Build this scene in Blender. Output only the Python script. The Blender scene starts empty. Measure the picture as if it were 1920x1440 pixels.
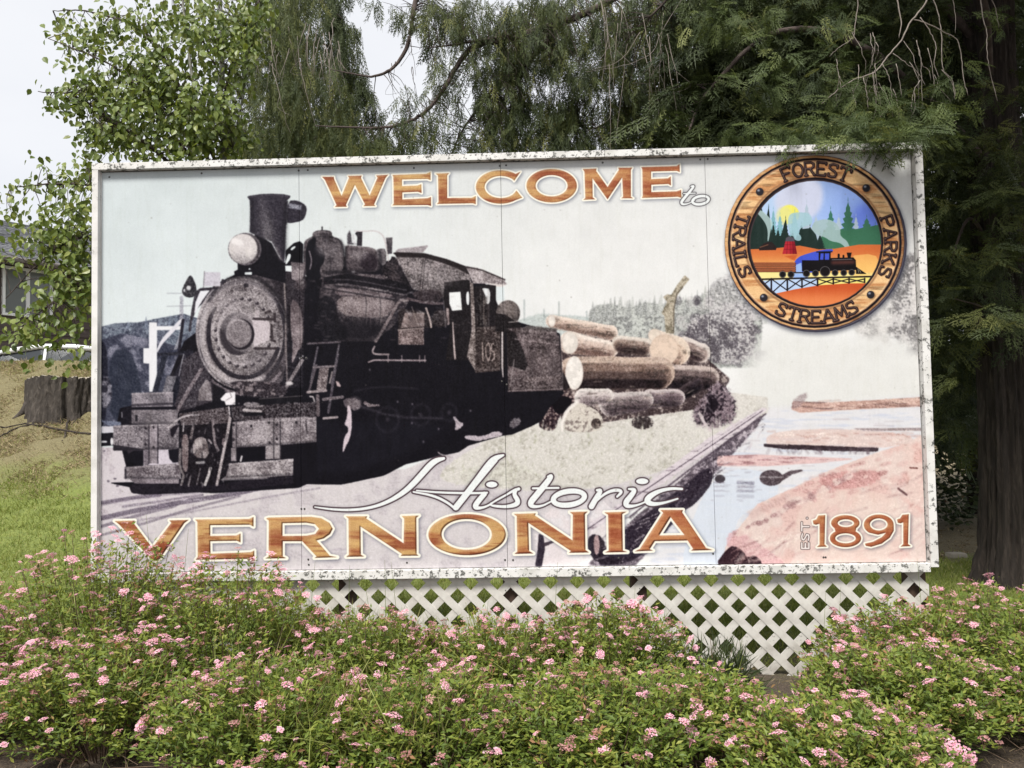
import bpy, math, random
import numpy as np
from mathutils import Vector, Matrix

random.seed(5); np.random.seed(5)
SC = bpy.context.scene
COL = SC.collection
rad = math.radians

# ---------------- camera ----------------
CAM = np.array([0.1484, -4.4499, 1.5413]); PITCH, ROLL, YAW = 0.0385, 0.0180, 0.0232; FPX = 1408.1
RM = np.array(Matrix.Rotation(YAW, 3, 'Z') @ Matrix.Rotation(PITCH, 3, 'X') @ Matrix.Rotation(ROLL, 3, 'Y'))
cam_d = bpy.data.cameras.new('camera'); cam = bpy.data.objects.new('camera', cam_d); COL.objects.link(cam)
cam_d.sensor_fit = 'HORIZONTAL'; cam_d.sensor_width = 36.0; cam_d.lens = 36.0 * FPX / 1920.0
cam_d.clip_start = 0.05; cam_d.clip_end = 2000.0
cam.matrix_world = Matrix.Translation(Vector(CAM)) @ (Matrix(RM.tolist()) @ Matrix.Rotation(rad(90), 3, 'X')).to_4x4()
SC.camera = cam
# ---------------- light: high overcast, soft sun from the front, upper left ----------------
SUN_EL, SUN_AZ = 56.0, 197.0          # azimuth clockwise from +Y (behind the camera, a little to the left)
w = bpy.data.worlds.new("World"); SC.world = w; w.use_nodes = True
nt = w.node_tree; bg = nt.nodes['Background']
sky = nt.nodes.new('ShaderNodeTexSky'); sky.sky_type = 'NISHITA'; sky.sun_disc = False
sky.sun_elevation = rad(SUN_EL); sky.sun_rotation = rad(SUN_AZ)
tc = nt.nodes.new('ShaderNodeTexCoord'); mp = nt.nodes.new('ShaderNodeMapping'); mp.inputs['Scale'].default_value = (1.0, 1.0, 2.2)
cn = nt.nodes.new('ShaderNodeTexNoise'); cn.inputs['Scale'].default_value = 2.4; cn.inputs['Detail'].default_value = 5.0
cr = nt.nodes.new('ShaderNodeValToRGB'); cr.color_ramp.elements[0].position = .3; cr.color_ramp.elements[1].position = .7
cr.color_ramp.elements[0].color = (5.35, 5.45, 5.75, 1); cr.color_ramp.elements[1].color = (6.0, 6.05, 6.2, 1)
mx = nt.nodes.new('ShaderNodeMix'); mx.data_type = 'RGBA'; mx.inputs[0].default_value = .94
nt.links.new(tc.outputs['Generated'], mp.inputs[0]); nt.links.new(mp.outputs[0], cn.inputs['Vector']); nt.links.new(cn.outputs['Fac'], cr.inputs[0])
nt.links.new(sky.outputs[0], mx.inputs[6]); nt.links.new(cr.outputs[0], mx.inputs[7]); nt.links.new(mx.outputs[2], bg.inputs[0])
bg.inputs[1].default_value = 0.1
sl = bpy.data.lights.new('sun', 'SUN'); sun = bpy.data.objects.new('sun', sl); COL.objects.link(sun)
sl.energy = 3.5; sl.angle = rad(16); sl.color = (1.0, .965, .91)
a, e = rad(SUN_AZ), rad(SUN_EL)
sun.rotation_euler = Vector((math.sin(a) * math.cos(e), math.cos(a) * math.cos(e), math.sin(e))).to_track_quat('Z', 'Y').to_euler()
vs = SC.view_settings; SC.display_settings.display_device = 'sRGB'; vs.view_transform = 'Standard'; vs.look = 'None'; vs.gamma = 1.0; vs.use_curve_mapping = False
vs.exposure = 0.72
SC.cycles.max_bounces = 6; SC.cycles.diffuse_bounces = 3; SC.cycles.transparent_max_bounces = 8

# ---------------- helpers ----------------
def ray(px, py):
    d = RM @ np.array([(px - 960) / FPX, 1.0, -(py - 720) / FPX]); return d
def at(px, py, Y):
    """the world point at depth plane y = Y seen in that place of the photograph"""
    d = ray(px, py); t = (Y - CAM[1]) / d[1]; return CAM + d * t
def link(o, parent=None):
    COL.objects.link(o)
    if parent is not None: o.parent = parent
    return o
def tag(o, label=None, cat=None, group=None, kind=None):
    if label: o['label'] = label
    if cat: o['category'] = cat
    if group: o['group'] = group
    if kind: o['kind'] = kind
    return o
def empty(name, loc, label=None, cat=None, group=None, rz=0.0):
    o = bpy.data.objects.new(name, None); link(o); o.location = loc; o.rotation_euler = (0, 0, rz); o.empty_display_size = .1
    return tag(o, label, cat, group)
def mesh(name, V, F, mat=None, tint=None, smooth=False):
    """F: (n,3) or (n,4) array, or a list of such arrays"""
    V = np.asarray(V, np.float32).reshape(-1, 3)
    Fs = F if isinstance(F, list) else [F]
    Fs = [np.asarray(f, np.int32) for f in Fs if len(f)]
    me = bpy.data.meshes.new(name); me.vertices.add(len(V)); me.vertices.foreach_set('co', V.ravel())
    idx = np.concatenate([f.ravel() for f in Fs]); tot = np.concatenate([np.full(len(f), f.shape[1], np.int32) for f in Fs])
    st = np.concatenate([[0], np.cumsum(tot)[:-1]]).astype(np.int32)
    me.loops.add(len(idx)); me.loops.foreach_set('vertex_index', idx)
    me.polygons.add(len(tot)); me.polygons.foreach_set('loop_start', st); me.polygons.foreach_set('loop_total', tot)
    me.polygons.foreach_set('use_smooth', np.full(len(tot), bool(smooth)))
    if tint is not None:
        at_ = me.attributes.new('tint', 'FLOAT', 'POINT'); at_.data.foreach_set('value', np.asarray(tint, np.float32))
    me.update(calc_edges=True); me.validate()
    if mat: me.materials.append(mat)
    return me
def mobj(name, V, F, mat, parent=None, origin=None, tint=None, smooth=False, local=False):
    """object with its own origin; V in world coordinates unless local"""
    V = np.asarray(V, np.float32).reshape(-1, 3)
    if origin is None: origin = (0, 0, 0) if local else tuple(V.mean(0))
    if not local: V = V - np.asarray(origin, np.float32)
    o = bpy.data.objects.new(name, mesh(name, V, F, mat, tint, smooth)); link(o)
    o.location = origin
    if parent is not None:
        o.parent = parent; o.matrix_parent_inverse = Matrix.Identity(4)
        pl = Vector((0, 0, 0)); p = parent; M = Matrix.Identity(4)
        while p is not None: M = (Matrix.Translation(p.location) @ p.rotation_euler.to_matrix().to_4x4()) @ M; p = p.parent
        if not local: o.matrix_local = M.inverted() @ Matrix.Translation(Vector(origin))
    return o
class MB:
    """collects boxes, tubes and plates"""
    def __init__(s): s.V = []; s.Q = []; s.T = []; s.n = 0
    def add(s, V, Q=(), T=()):
        V = np.asarray(V, float).reshape(-1, 3); s.V.append(V)
        if len(Q): s.Q.append(np.asarray(Q, int) + s.n)
        if len(T): s.T.append(np.asarray(T, int) + s.n)
        s.n += len(V); return s
    def box(s, x0, x1, y0, y1, z0, z1, b=0.0):
        if b <= 0:
            V = [(x, y, z) for z in (z0, z1) for y in (y0, y1) for x in (x0, x1)]
            return s.add(V, [(0, 2, 3, 1), (4, 5, 7, 6), (0, 1, 5, 4), (2, 6, 7, 3), (0, 4, 6, 2), (1, 3, 7, 5)])
        import bmesh
        bm = bmesh.new(); bmesh.ops.create_cube(bm, size=1)
        bmesh.ops.scale(bm, vec=(x1 - x0, y1 - y0, z1 - z0), verts=bm.verts); bmesh.ops.translate(bm, vec=((x0 + x1) / 2, (y0 + y1) / 2, (z0 + z1) / 2), verts=bm.verts)
        bmesh.ops.bevel(bm, geom=bm.edges[:], offset=b, segments=2, affect='EDGES', profile=.6)
        bm.verts.ensure_lookup_table(); V = [tuple(v.co) for v in bm.verts]
        Q = [[v.index for v in f.verts] for f in bm.faces if len(f.verts) == 4]; T = [[v.index for v in f.verts] for f in bm.faces if len(f.verts) == 3]
        for f in bm.faces:
            if len(f.verts) > 4:
                ii = [v.index for v in f.verts]; T += [[ii[0], ii[k], ii[k + 1]] for k in range(1, len(ii) - 1)]
        bm.free(); return s.add(V, Q, T)
    def tube(s, pts, rads, n=8, cap=True, jitter=None):
        V, Q, T = tube_geo(np.asarray(pts, float), np.asarray(rads, float), n, cap, jitter); return s.add(V, Q, T)
    def geo(s): return np.concatenate(s.V), [f for f in ((np.concatenate(s.Q) if s.Q else []), (np.concatenate(s.T) if s.T else [])) if len(f)]
    def build(s, name, mat, parent=None, origin=None, smooth=False):
        V, F = s.geo(); return mobj(name, V, F, mat, parent, origin, smooth=smooth)
def tube_geo(p, r, n=8, cap=True, jit=None):
    k = len(p); r = np.broadcast_to(r, (k,)).astype(float)
    d = np.gradient(p, axis=0); d /= np.linalg.norm(d, axis=1)[:, None] + 1e-9
    up = np.array([0.13, .21, 1.0]) if abs(d[:, 2]).mean() < .8 else np.array([1.0, .2, .1])
    u = np.cross(d, up); u /= np.linalg.norm(u, axis=1)[:, None] + 1e-9; v = np.cross(d, u)
    t = np.linspace(0, 2 * np.pi, n, endpoint=False)
    rr = r[:, None] * np.ones(n)
    if jit is not None: rr = rr * jit
    V = p[:, None, :] + rr[..., None] * (np.cos(t)[None, :, None] * u[:, None, :] + np.sin(t)[None, :, None] * v[:, None, :])
    V = V.reshape(-1, 3); i = np.arange(k - 1)[:, None] * n; j = np.arange(n)[None, :]; j2 = (j + 1) % n
    Q = np.stack([i + j, i + j2, i + n + j2, i + n + j], -1).reshape(-1, 4); T = []
    if cap:
        V = np.concatenate([V, p[:1], p[-1:]]); a_, b_ = k * n, k * n + 1
        T = [(a_, (q + 1) % n, q) for q in range(n)] + [(b_, (k - 1) * n + q, (k - 1) * n + (q + 1) % n) for q in range(n)]
    return V, Q, T
def curve(pts, n=12):
    """Catmull-Rom through the points"""
    p = np.asarray(pts, float); p = np.concatenate([2 * p[:1] - p[1:2], p, 2 * p[-1:] - p[-2:-1]]); out = []
    for i in range(1, len(p) - 2):
        t = np.linspace(0, 1, n, endpoint=False)[:, None]
        out.append(.5 * ((2 * p[i]) + (-p[i - 1] + p[i + 1]) * t + (2 * p[i - 1] - 5 * p[i] + 4 * p[i + 1] - p[i + 2]) * t ** 2 + (-p[i - 1] + 3 * p[i] - 3 * p[i + 1] + p[i + 2]) * t ** 3))
    return np.concatenate(out + [p[-2:-1]])
def unit(v): return v / (np.linalg.norm(v, axis=-1, keepdims=True) + 1e-9)
def scatter(tv, tf, P_, D, N, size, tint=None, wid=None):
    """copies of a template (x = along D, z = normal) at points P_"""
    D = unit(np.asarray(D, float)); N = np.asarray(N, float); N = unit(N - (N * D).sum(-1, keepdims=True) * D); B = np.cross(N, D)
    tv = np.asarray(tv, float); s = np.asarray(size)[:, None, None]; wv = s if wid is None else np.asarray(wid)[:, None, None]
    V = P_[:, None, :] + s * tv[None, :, 0:1] * D[:, None, :] + wv * tv[None, :, 1:2] * B[:, None, :] + s * tv[None, :, 2:3] * N[:, None, :]
    n, m = len(P_), len(tv)
    F = [(np.asarray(f)[None] + (np.arange(n) * m)[:, None, None]).reshape(-1, np.asarray(f).shape[1]) for f in (tf if isinstance(tf, list) else [tf])]
    T = None if tint is None else np.repeat(tint, m)
    return V.reshape(-1, 3), F, T
def merge(parts):
    Vs, Fs3, Fs4, Ts, n = [], [], [], [], 0
    for V, F, T in parts:
        Vs.append(V); Ts.append(T if T is not None else np.zeros(len(V)))
        for f in F: (Fs3 if f.shape[1] == 3 else Fs4).append(f + n)
        n += len(V)
    return np.concatenate(Vs), [np.concatenate(x) for x in (Fs4, Fs3) if x], np.concatenate(Ts)
def rnd(n, lo=0., hi=1.): return np.random.uniform(lo, hi, n)

# ---------------- materials ----------------
def new_mat(name):
    m = bpy.data.materials.new(name); m.use_nodes = True; t = m.node_tree; b = t.nodes['Principled BSDF']; return m, t, b
def ramp(t, fac, stops):
    r = t.nodes.new('ShaderNodeValToRGB'); e = r.color_ramp.elements
    while len(e) < len(stops): e.new(.5)
    for q, (p, c) in zip(e, stops): q.position = p; q.color = (*c, 1)
    t.links.new(fac, r.inputs[0]); return r.outputs[0]
def tex(t, scale=5, detail=5, rough=.55, coord='Object', stretch=None, kind='ShaderNodeTexNoise', dist=0):
    c = t.nodes.new('ShaderNodeTexCoord'); m = t.nodes.new('ShaderNodeMapping')
    if stretch: m.inputs['Scale'].default_value = stretch
    n = t.nodes.new(kind); n.inputs['Scale'].default_value = scale
    if kind == 'ShaderNodeTexNoise': n.inputs['Detail'].default_value = detail; n.inputs['Roughness'].default_value = rough; n.inputs['Distortion'].default_value = dist
    t.links.new(c.outputs[coord], m.inputs[0]); t.links.new(m.outputs[0], n.inputs['Vector']); return n
def bump(t, b, h, strength=.4, dist=.01):
    n = t.nodes.new('ShaderNodeBump'); n.inputs['Strength'].default_value = strength; n.inputs['Distance'].default_value = dist
    t.links.new(h, n.inputs['Height']); t.links.new(n.outputs[0], b.inputs['Normal'])
def mixc(t, fac, a_, b_):
    m = t.nodes.new('ShaderNodeMix'); m.data_type = 'RGBA'
    for s, v in ((m.inputs[0], fac), (m.inputs[6], a_), (m.inputs[7], b_)):
        if isinstance(v, (int, float)): s.default_value = v
        elif isinstance(v, tuple): s.default_value = (*v, 1)
        else: t.links.new(v, s)
    return m.outputs[2]
def leaf_mat(name, stops, trans=.3, rough=.5, spec=.35, scale=None):
    m, t, b = new_mat(name)
    at_ = t.nodes.new('ShaderNodeAttribute'); at_.attribute_name = 'tint'
    col = ramp(t, at_.outputs['Fac'], stops)
    b.inputs['Roughness'].default_value = rough; b.inputs['Specular IOR Level'].default_value = spec
    t.links.new(col, b.inputs['Base Color'])
    if trans:
        tr = t.nodes.new('ShaderNodeBsdfTranslucent'); hs = t.nodes.new('ShaderNodeHueSaturation'); hs.inputs['Hue'].default_value = .485; hs.inputs['Saturation'].default_value = 1.1; hs.inputs['Value'].default_value = 1.5
        t.links.new(col, hs.inputs['Color']); t.links.new(hs.outputs[0], tr.inputs['Color'])
        ms = t.nodes.new('ShaderNodeMixShader'); ms.inputs[0].default_value = trans; out = t.nodes['Material Output']
        t.links.new(b.outputs[0], ms.inputs[1]); t.links.new(tr.outputs[0], ms.inputs[2]); t.links.new(ms.outputs[0], out.inputs['Surface'])
    return m
def solid(name, col, rough=.6, var=.15, scale=8, bmp=.15, metal=0, dark=None, stretch=None, coord='Object'):
    m, t, b = new_mat(name); n = tex(t, scale, stretch=stretch, coord=coord); c = np.array(col); d = np.array(dark) if dark is not None else c * (1 - var)
    t.links.new(ramp(t, n.outputs['Fac'], [(.3, tuple(d)), (.7, tuple(np.clip(c * (1 + var * .5), 0, 1)))]), b.inputs['Base Color'])
    b.inputs['Roughness'].default_value = rough; b.inputs['Metallic'].default_value = metal
    if bmp: bump(t, b, n.outputs['Fac'], bmp, .004)
    return m
M = {}
def white_paint(name, mildew=.5, grime=(.30, .29, .26), scale=30, lo=.56, top=((.50, .49, .46), (.63, .62, .60))):
    m, t, b = new_mat(name)
    n1 = tex(t, 9, 4); n2 = tex(t, scale, 6, .7); n3 = tex(t, 3.2, 3); n4 = tex(t, 95, 3, .6)
    base = ramp(t, n1.outputs['Fac'], [(.3, top[0]), (.55, top[1])])
    mul = t.nodes.new('ShaderNodeMath'); mul.operation = 'MULTIPLY'
    sp = t.nodes.new('ShaderNodeMapRange'); sp.inputs['From Min'].default_value = lo; sp.inputs['From Max'].default_value = lo + .05
    t.links.new(n2.outputs['Fac'], sp.inputs['Value'])
    zz = t.nodes.new('ShaderNodeMapRange'); zz.inputs['From Min'].default_value = .62 - .28 * mildew; zz.inputs['From Max'].default_value = .72 - .2 * mildew
    t.links.new(n3.outputs['Fac'], zz.inputs['Value'])
    t.links.new(sp.outputs[0], mul.inputs[0]); t.links.new(zz.outputs[0], mul.inputs[1])
    t.links.new(mixc(t, mul.outputs[0], base, ramp(t, n4.outputs['Fac'], [(.35, (.05, .048, .045)), (.7, grime)])), b.inputs['Base Color'])
    b.inputs['Roughness'].default_value = .62; bump(t, b, n2.outputs['Fac'], .25, .003)
    return m
M['paint'] = white_paint('white_paint', .35); M['paint_dirty'] = white_paint('mildewed_paint', 1.7, (.2, .2, .18), 38, lo=.53)
M['paint_specks'] = white_paint('specked_paint', 1.5, (.16, .16, .15), 30, lo=.55)
M['lattice'] = white_paint('lattice_plastic', .25, (.35, .35, .32), 40, top=((.40, .375, .34), (.55, .53, .49)))
M['post'] = solid('brown_post', (.085, .05, .034), .8, .4, 14, .4, stretch=(1, 1, .2))
M['backing'] = solid('dark_backing', (.03, .028, .025), .9)
M['screw'] = solid('screw', (.09, .085, .08), .5, .2, 30, 0, .6)
def bark(name, a_, b_, c_, sx=22, vs_=1.6, strength=1.0):
    m, t, b = new_mat(name); n = tex(t, sx, 6, .65, stretch=(1, 1, vs_ / sx * 2), dist=.6); n2 = tex(t, 4, 3)
    col = ramp(t, n.outputs['Fac'], [(.3, a_), (.5, b_), (.72, c_)])
    t.links.new(mixc(t, n2.outputs['Fac'], col, tuple(np.array(b_) * .8)), b.inputs['Base Color'])
    b.inputs['Roughness'].default_value = .95; bump(t, b, n.outputs['Fac'], strength, .03); return m
M['cedar_bark'] = bark('cedar_bark', (.009, .008, .007), (.036, .027, .022), (.13, .102, .082))
M['stump_bark'] = bark('stump_bark', (.013, .011, .010), (.055, .045, .038), (.16, .135, .115), 16, 3)
M['birch_bark'] = bark('pale_bark', (.10, .10, .085), (.26, .26, .22), (.36, .36, .31), 9, 9, .3)
M['twig'] = bark('dead_twig', (.12, .10, .085), (.26, .22, .19), (.38, .34, .3), 20, 8, .3)
M['limb'] = bark('limb_bark', (.02, .016, .014), (.075, .055, .048), (.16, .125, .11), 16, 6, .6)
M['cutwood'] = solid('weathered_wood', (.33, .29, .23), .9, .4, 30, .4)
M['birch_leaf'] = leaf_mat('broad_leaf', [(0, (.050, .080, .020)), (.45, (.105, .15, .030)), (.8, (.17, .215, .045)), (1, (.25, .28, .08))], .32, .45, .5)
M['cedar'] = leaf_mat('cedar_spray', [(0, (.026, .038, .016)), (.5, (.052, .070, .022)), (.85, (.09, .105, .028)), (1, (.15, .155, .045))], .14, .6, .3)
M['cedar_lit'] = leaf_mat('cedar_spray_lit', [(0, (.038, .056, .02)), (.5, (.064, .09, .028)), (.85, (.11, .14, .04)), (1, (.2, .22, .08))], .2, .6, .3)  # lighter copy of the cedar spray, with the light put into its colour
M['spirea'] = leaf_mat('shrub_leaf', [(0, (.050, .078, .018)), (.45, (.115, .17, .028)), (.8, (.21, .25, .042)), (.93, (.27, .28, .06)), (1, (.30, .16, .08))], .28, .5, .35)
M['grass'] = leaf_mat('grass_blade', [(0, (.10, .14, .03)), (.5, (.19, .235, .052)), (.85, (.28, .31, .09)), (1, (.42, .39, .18))], .3, .55, .3)
M['dry'] = leaf_mat('dry_straw', [(0, (.09, .065, .04)), (.5, (.27, .21, .12)), (1, (.5, .42, .25))], .1, .8, .2)
M['petal'] = leaf_mat('pink_petal', [(0, (.58, .22, .30)), (.35, (.72, .34, .44)), (.7, (.80, .52, .58)), (1, (.86, .76, .72))], .25, .6, .2)
M['petal_old'] = leaf_mat('faded_petal', [(0, (.2, .1, .075)), (.5, (.42, .2, .2)), (1, (.72, .5, .44))], .2, .7, .2)
M['stem'] = solid('brown_stem', (.13, .085, .055), .8, .4, 20, 0)
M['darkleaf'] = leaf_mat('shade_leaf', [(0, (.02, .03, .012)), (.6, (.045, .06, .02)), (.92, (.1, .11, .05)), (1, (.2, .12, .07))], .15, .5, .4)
# ================= ground =================
def ss(a_, b_, x): t = np.clip((x - a_) / (b_ - a_), 0, 1); return t * t * (3 - 2 * t)
def height(x, y):
    x = np.asarray(x, float); y = np.asarray(y, float)
    prof = np.interp(y, [-50, 0, 2.2, 3.2, 4.6, 6.1, 7.2, 8.4, 10.2, 13, 90], [0, .0, .05, .22, .78, 1.42, 2.0, 2.58, 2.0, 1.55, 1.5])
    fx = 1 - ss(-3.4, .5, x + .1 * y)
    z = prof * fx + .02 * np.sin(x * 2.1 + 1) * np.sin(y * 1.7) + .01 * np.sin(x * 6.3) * np.cos(y * 5.1)
    bed = np.exp(-(((y + 1.1) / .9) ** 2)) * .0
    return z + bed
def ground_at(px, py):
    """march the ray of the photograph down to the ground"""
    d = unit(ray(px, py))
    for t in np.arange(1.5, 60, .02):
        p = CAM + d * t
        if p[2] <= height(p[0], p[1]): return p
    return CAM + d * 60
xs = np.concatenate([np.linspace(-400, -16, 18)[:-1], np.linspace(-16, 12, 190), np.linspace(12, 400, 18)[1:]])
ys = np.concatenate([np.linspace(-60, -4, 10)[:-1], np.linspace(-4, 16, 150), np.linspace(16, 700, 24)[1:]])
X, Y_ = np.meshgrid(xs, ys); Zg = height(X, Y_)
near = (X > -15) & (X < 11) & (Y_ > -3.5) & (Y_ < 15)
Zg = Zg + np.where(near, np.random.normal(0, .008, X.shape), 0) + np.where(near & (Y_ > 4.2) & (X < -2.5), .05 * np.sin(X * 5 + Y_ * 2) * np.sin(Y_ * 4.3 + X) + np.random.normal(0, .018, X.shape), 0)
V = np.stack([X, Y_, Zg], -1).reshape(-1, 3); nx, ny = len(xs), len(ys)
i = np.arange(ny - 1)[:, None] * nx + np.arange(nx - 1)[None, :]
g = mobj('ground', V, np.stack([i, i + 1, i + nx + 1, i + nx], -1).reshape(-1, 4), None, origin=(0, 0, 0), smooth=True)
m, t, b = new_mat('earth_and_turf')
geo = t.nodes.new('ShaderNodeNewGeometry'); sep = t.nodes.new('ShaderNodeSeparateXYZ'); t.links.new(geo.outputs['Position'], sep.inputs[0])
n1 = tex(t, 1.1, 4, .6); n2 = tex(t, 22, 6, .7); n3 = tex(t, 90, 4, .7, stretch=(1, 1, 1))
green = ramp(t, n2.outputs['Fac'], [(.3, (.08, .105, .024)), (.55, (.15, .18, .04)), (.75, (.23, .25, .07))])
straw = ramp(t, n3.outputs['Fac'], [(.3, (.05, .037, .022)), (.5, (.15, .12, .065)), (.72, (.30, .245, .145))])
soil = ramp(t, n3.outputs['Fac'], [(.3, (.02, .014, .010)), (.55, (.07, .05, .035)), (.75, (.16, .12, .085))])
def mr(src, a_, b_):
    q = t.nodes.new('ShaderNodeMapRange'); q.inputs['From Min'].default_value = a_; q.inputs['From Max'].default_value = b_; t.links.new(src, q.inputs['Value']); return q.outputs[0]
def mth(op, a_, b_):
    q = t.nodes.new('ShaderNodeMath'); q.operation = op; q.use_clamp = True
    for s, v in ((q.inputs[0], a_), (q.inputs[1], b_)):
        if isinstance(v, (int, float)): s.default_value = v
        else: t.links.new(v, s)
    return q.outputs[0]
wob = t.nodes.new('ShaderNodeMath'); wob.operation = 'MULTIPLY_ADD'; wob.inputs[1].default_value = 1.6; wob.inputs[2].default_value = -.8; t.links.new(n1.outputs['Fac'], wob.inputs[0])
yy = t.nodes.new('ShaderNodeMath'); yy.operation = 'ADD'; t.links.new(sep.outputs['Y'], yy.inputs[0]); t.links.new(wob.outputs[0], yy.inputs[1])
bank = mth('MULTIPLY', mr(yy.outputs[0], 4.3, 5.2), mr(sep.outputs['X'], -2.5, -4.0))
c1 = mixc(t, mth('MULTIPLY', bank, .85), green, straw)
front = mr(yy.outputs[0], .75, .1)
rightdirt = mth('MULTIPLY', mr(yy.outputs[0], 3.0, 3.5), mr(sep.outputs['X'], .0, 1.5))
t.links.new(mixc(t, rightdirt, mixc(t, front, c1, soil), straw), b.inputs['Base Color']); b.inputs['Roughness'].default_value = .95; bump(t, b, n2.outputs['Fac'], .6, .03)
g.data.materials.append(m); tag(g, kind='structure')

# ---- turf: blades where the photograph shows them ----
def blade_field(name, n, xr, yr, hmin, hmax, wid, mat, bias=0., lean=.45, keep=None, label=None, cat='grass', tlo=0., thi=1.):
    x = rnd(n, *xr); y = rnd(n, *yr)
    if keep is not None: k = keep(x, y); x, y = x[k], y[k]
    n = len(x); z = height(x, y) - .01
    D = np.stack([np.random.normal(0, lean, n), np.random.normal(0, lean, n), np.ones(n)], 1)
    tv = [(0, -.5, 0), (0, .5, 0), (.55, .36, .05), (.55, -.36, .05), (1, 0, .2)]
    h = rnd(n, hmin, hmax)
    N_ = np.stack([np.random.normal(0, 1, n), np.random.normal(-.6, 1, n), rnd(n, 0, .3)], 1)
    V, F, T = scatter(tv, [np.array([(0, 1, 2, 3)]), np.array([(3, 2, 4)])], np.stack([x, y, z], 1), D, N_, h, np.clip(np.random.normal(.45 + bias, .22, n), tlo, thi), rnd(n, wid * .7, wid * 1.3))
    o = mobj(name, V, F, mat, origin=(0, 0, 0), tint=T); tag(o, label, cat, kind='stuff'); return o
lawn_noise = lambda x, y: (np.sin(x * 1.9 + y * .7) + np.sin(x * .8 - y * 2.3 + 1) + np.random.normal(0, .8, len(x)))
blade_field('grass', 95000, (-8.2, -1.4), (.1, 5.4), .03, .085, .0065, M['grass'], .12, .5, lambda x, y: (rnd(len(x)) < 1 - .93 * ss(4.1, 5.0, y + .25 * np.sin(x * 2.2)))  , 'mown green lawn left of the sign, running up to the bank')
blade_field('lawn_grass', 60000, (-1.4, 4.6), (.15, 3.6), .03, .08, .0065, M['grass'], .14, .5, lambda x, y: rnd(len(x)) < 1 - .95 * ss(3.0, 3.4, y + .2 * np.sin(x * 3)), 'short green lawn seen through the lattice and right of the sign')
blade_field('dry_grass', 60000, (-9.5, -2.6), (4.2, 9.0), .03, .12, .007, M['dry'], .02, 1.8, lambda x, y: rnd(len(x)) < ss(3.9, 4.9, y + .25 * np.sin(x * 2.2)), 'cut yellow straw and thin turf covering the bank', 'dry grass')
blade_field('bank_grass', 40000, (-9.5, -2.6), (4.2, 8.8), .02, .07, .006, M['grass'], .2, .8, lambda x, y: rnd(len(x)) < .3 + .7 * ((lawn_noise(x, y) > .8) | (y > 7.4)), 'thin green tufts growing through the straw on the bank')
blade_field('needle_litter', 30000, (-3.6, 3.6), (-2.4, .5), .02, .06, .003, M['dry'], -.15, 3.5, None, 'brown needle and twig litter on the bare soil under the shrubs', 'leaf litter')
blade_field('leaf_litter', 9000, (1.5, 6), (3.1, 5.2), .02, .05, .012, M['dry'], -.1, 3.5, None, 'dry leaves scattered on the dirt strip under the trees', 'leaf litter')
# ------------------------------------------------------------------
#  THE PRINT: the flat picture and lettering on the four sign panels,
#  drawn shape by shape into one generated image (no file is loaded)
# ------------------------------------------------------------------
PX0, PY0, PS = 178.0, 258.0, 1.5
PW, PH = int((1748 - PX0) * PS), int((1090 - PY0) * PS)
_r = np.random.RandomState(7)
def noise2(h, w, cell, oct_=4, seed=0, ax=1.0, gain=.5):
    rr = np.random.RandomState(seed + 11)
    out = np.zeros((h, w), np.float32); amp = 1.0; tot = 0
    for k in range(oct_):
        c = max(cell / 2 ** k, 1.0)
        gh, gw = int(h / c) + 3, int(w / (c * ax)) + 3
        g = rr.rand(gh, gw).astype(np.float32)
        y = np.arange(h) / c; x = np.arange(w) / (c * ax)
        yi = y.astype(int); xi = x.astype(int)
        fy = (y - yi).astype(np.float32); fx = (x - xi).astype(np.float32)
        fy = fy * fy * (3 - 2 * fy); fx = fx * fx * (3 - 2 * fx)
        r0 = g[yi]; r1 = g[yi + 1]
        a = r0[:, xi] * (1 - fx) + r0[:, xi + 1] * fx
        b = r1[:, xi] * (1 - fx) + r1[:, xi + 1] * fx
        out += amp * (a * (1 - fy[:, None]) + b * fy[:, None]); tot += amp; amp *= gain
    return out / tot
def sstep(a, b, x):
    t = np.clip((x - a) / (b - a), 0, 1); return t * t * (3 - 2 * t)
def blur(m, r):
    r = max(int(round(r)), 1)
    for _ in range(2):
        for ax in (0, 1):
            p = np.pad(m, [(r + 1, r) if i == ax else (0, 0) for i in range(m.ndim)], mode='edge')
            c = np.cumsum(p, axis=ax, dtype=np.float64)
            n = m.shape[ax]
            m = ((np.take(c, range(2 * r + 1, 2 * r + 1 + n), ax) - np.take(c, range(0, n), ax)) / (2 * r + 1)).astype(np.float32)
    return m
def to_px(Z, pts):
    a = np.asarray(pts, float).reshape(-1, 2)
    return np.stack([(Z[0] + a[:, 0] / Z[2] - PX0) * PS, (Z[1] + a[:, 1] / Z[2] - PY0) * PS], 1)
def chaikin(a, n=2, closed=True):
    for _ in range(n):
        if closed:
            b = np.roll(a, -1, 0); a = np.stack([a * .75 + b * .25, a * .25 + b * .75], 1).reshape(-1, 2)
        else:
            q = a[:-1] * .75 + a[1:] * .25; r_ = a[:-1] * .25 + a[1:] * .75
            a = np.concatenate([a[:1], np.stack([q, r_], 1).reshape(-1, 2), a[-1:]])
    return a
SUB = 4
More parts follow.
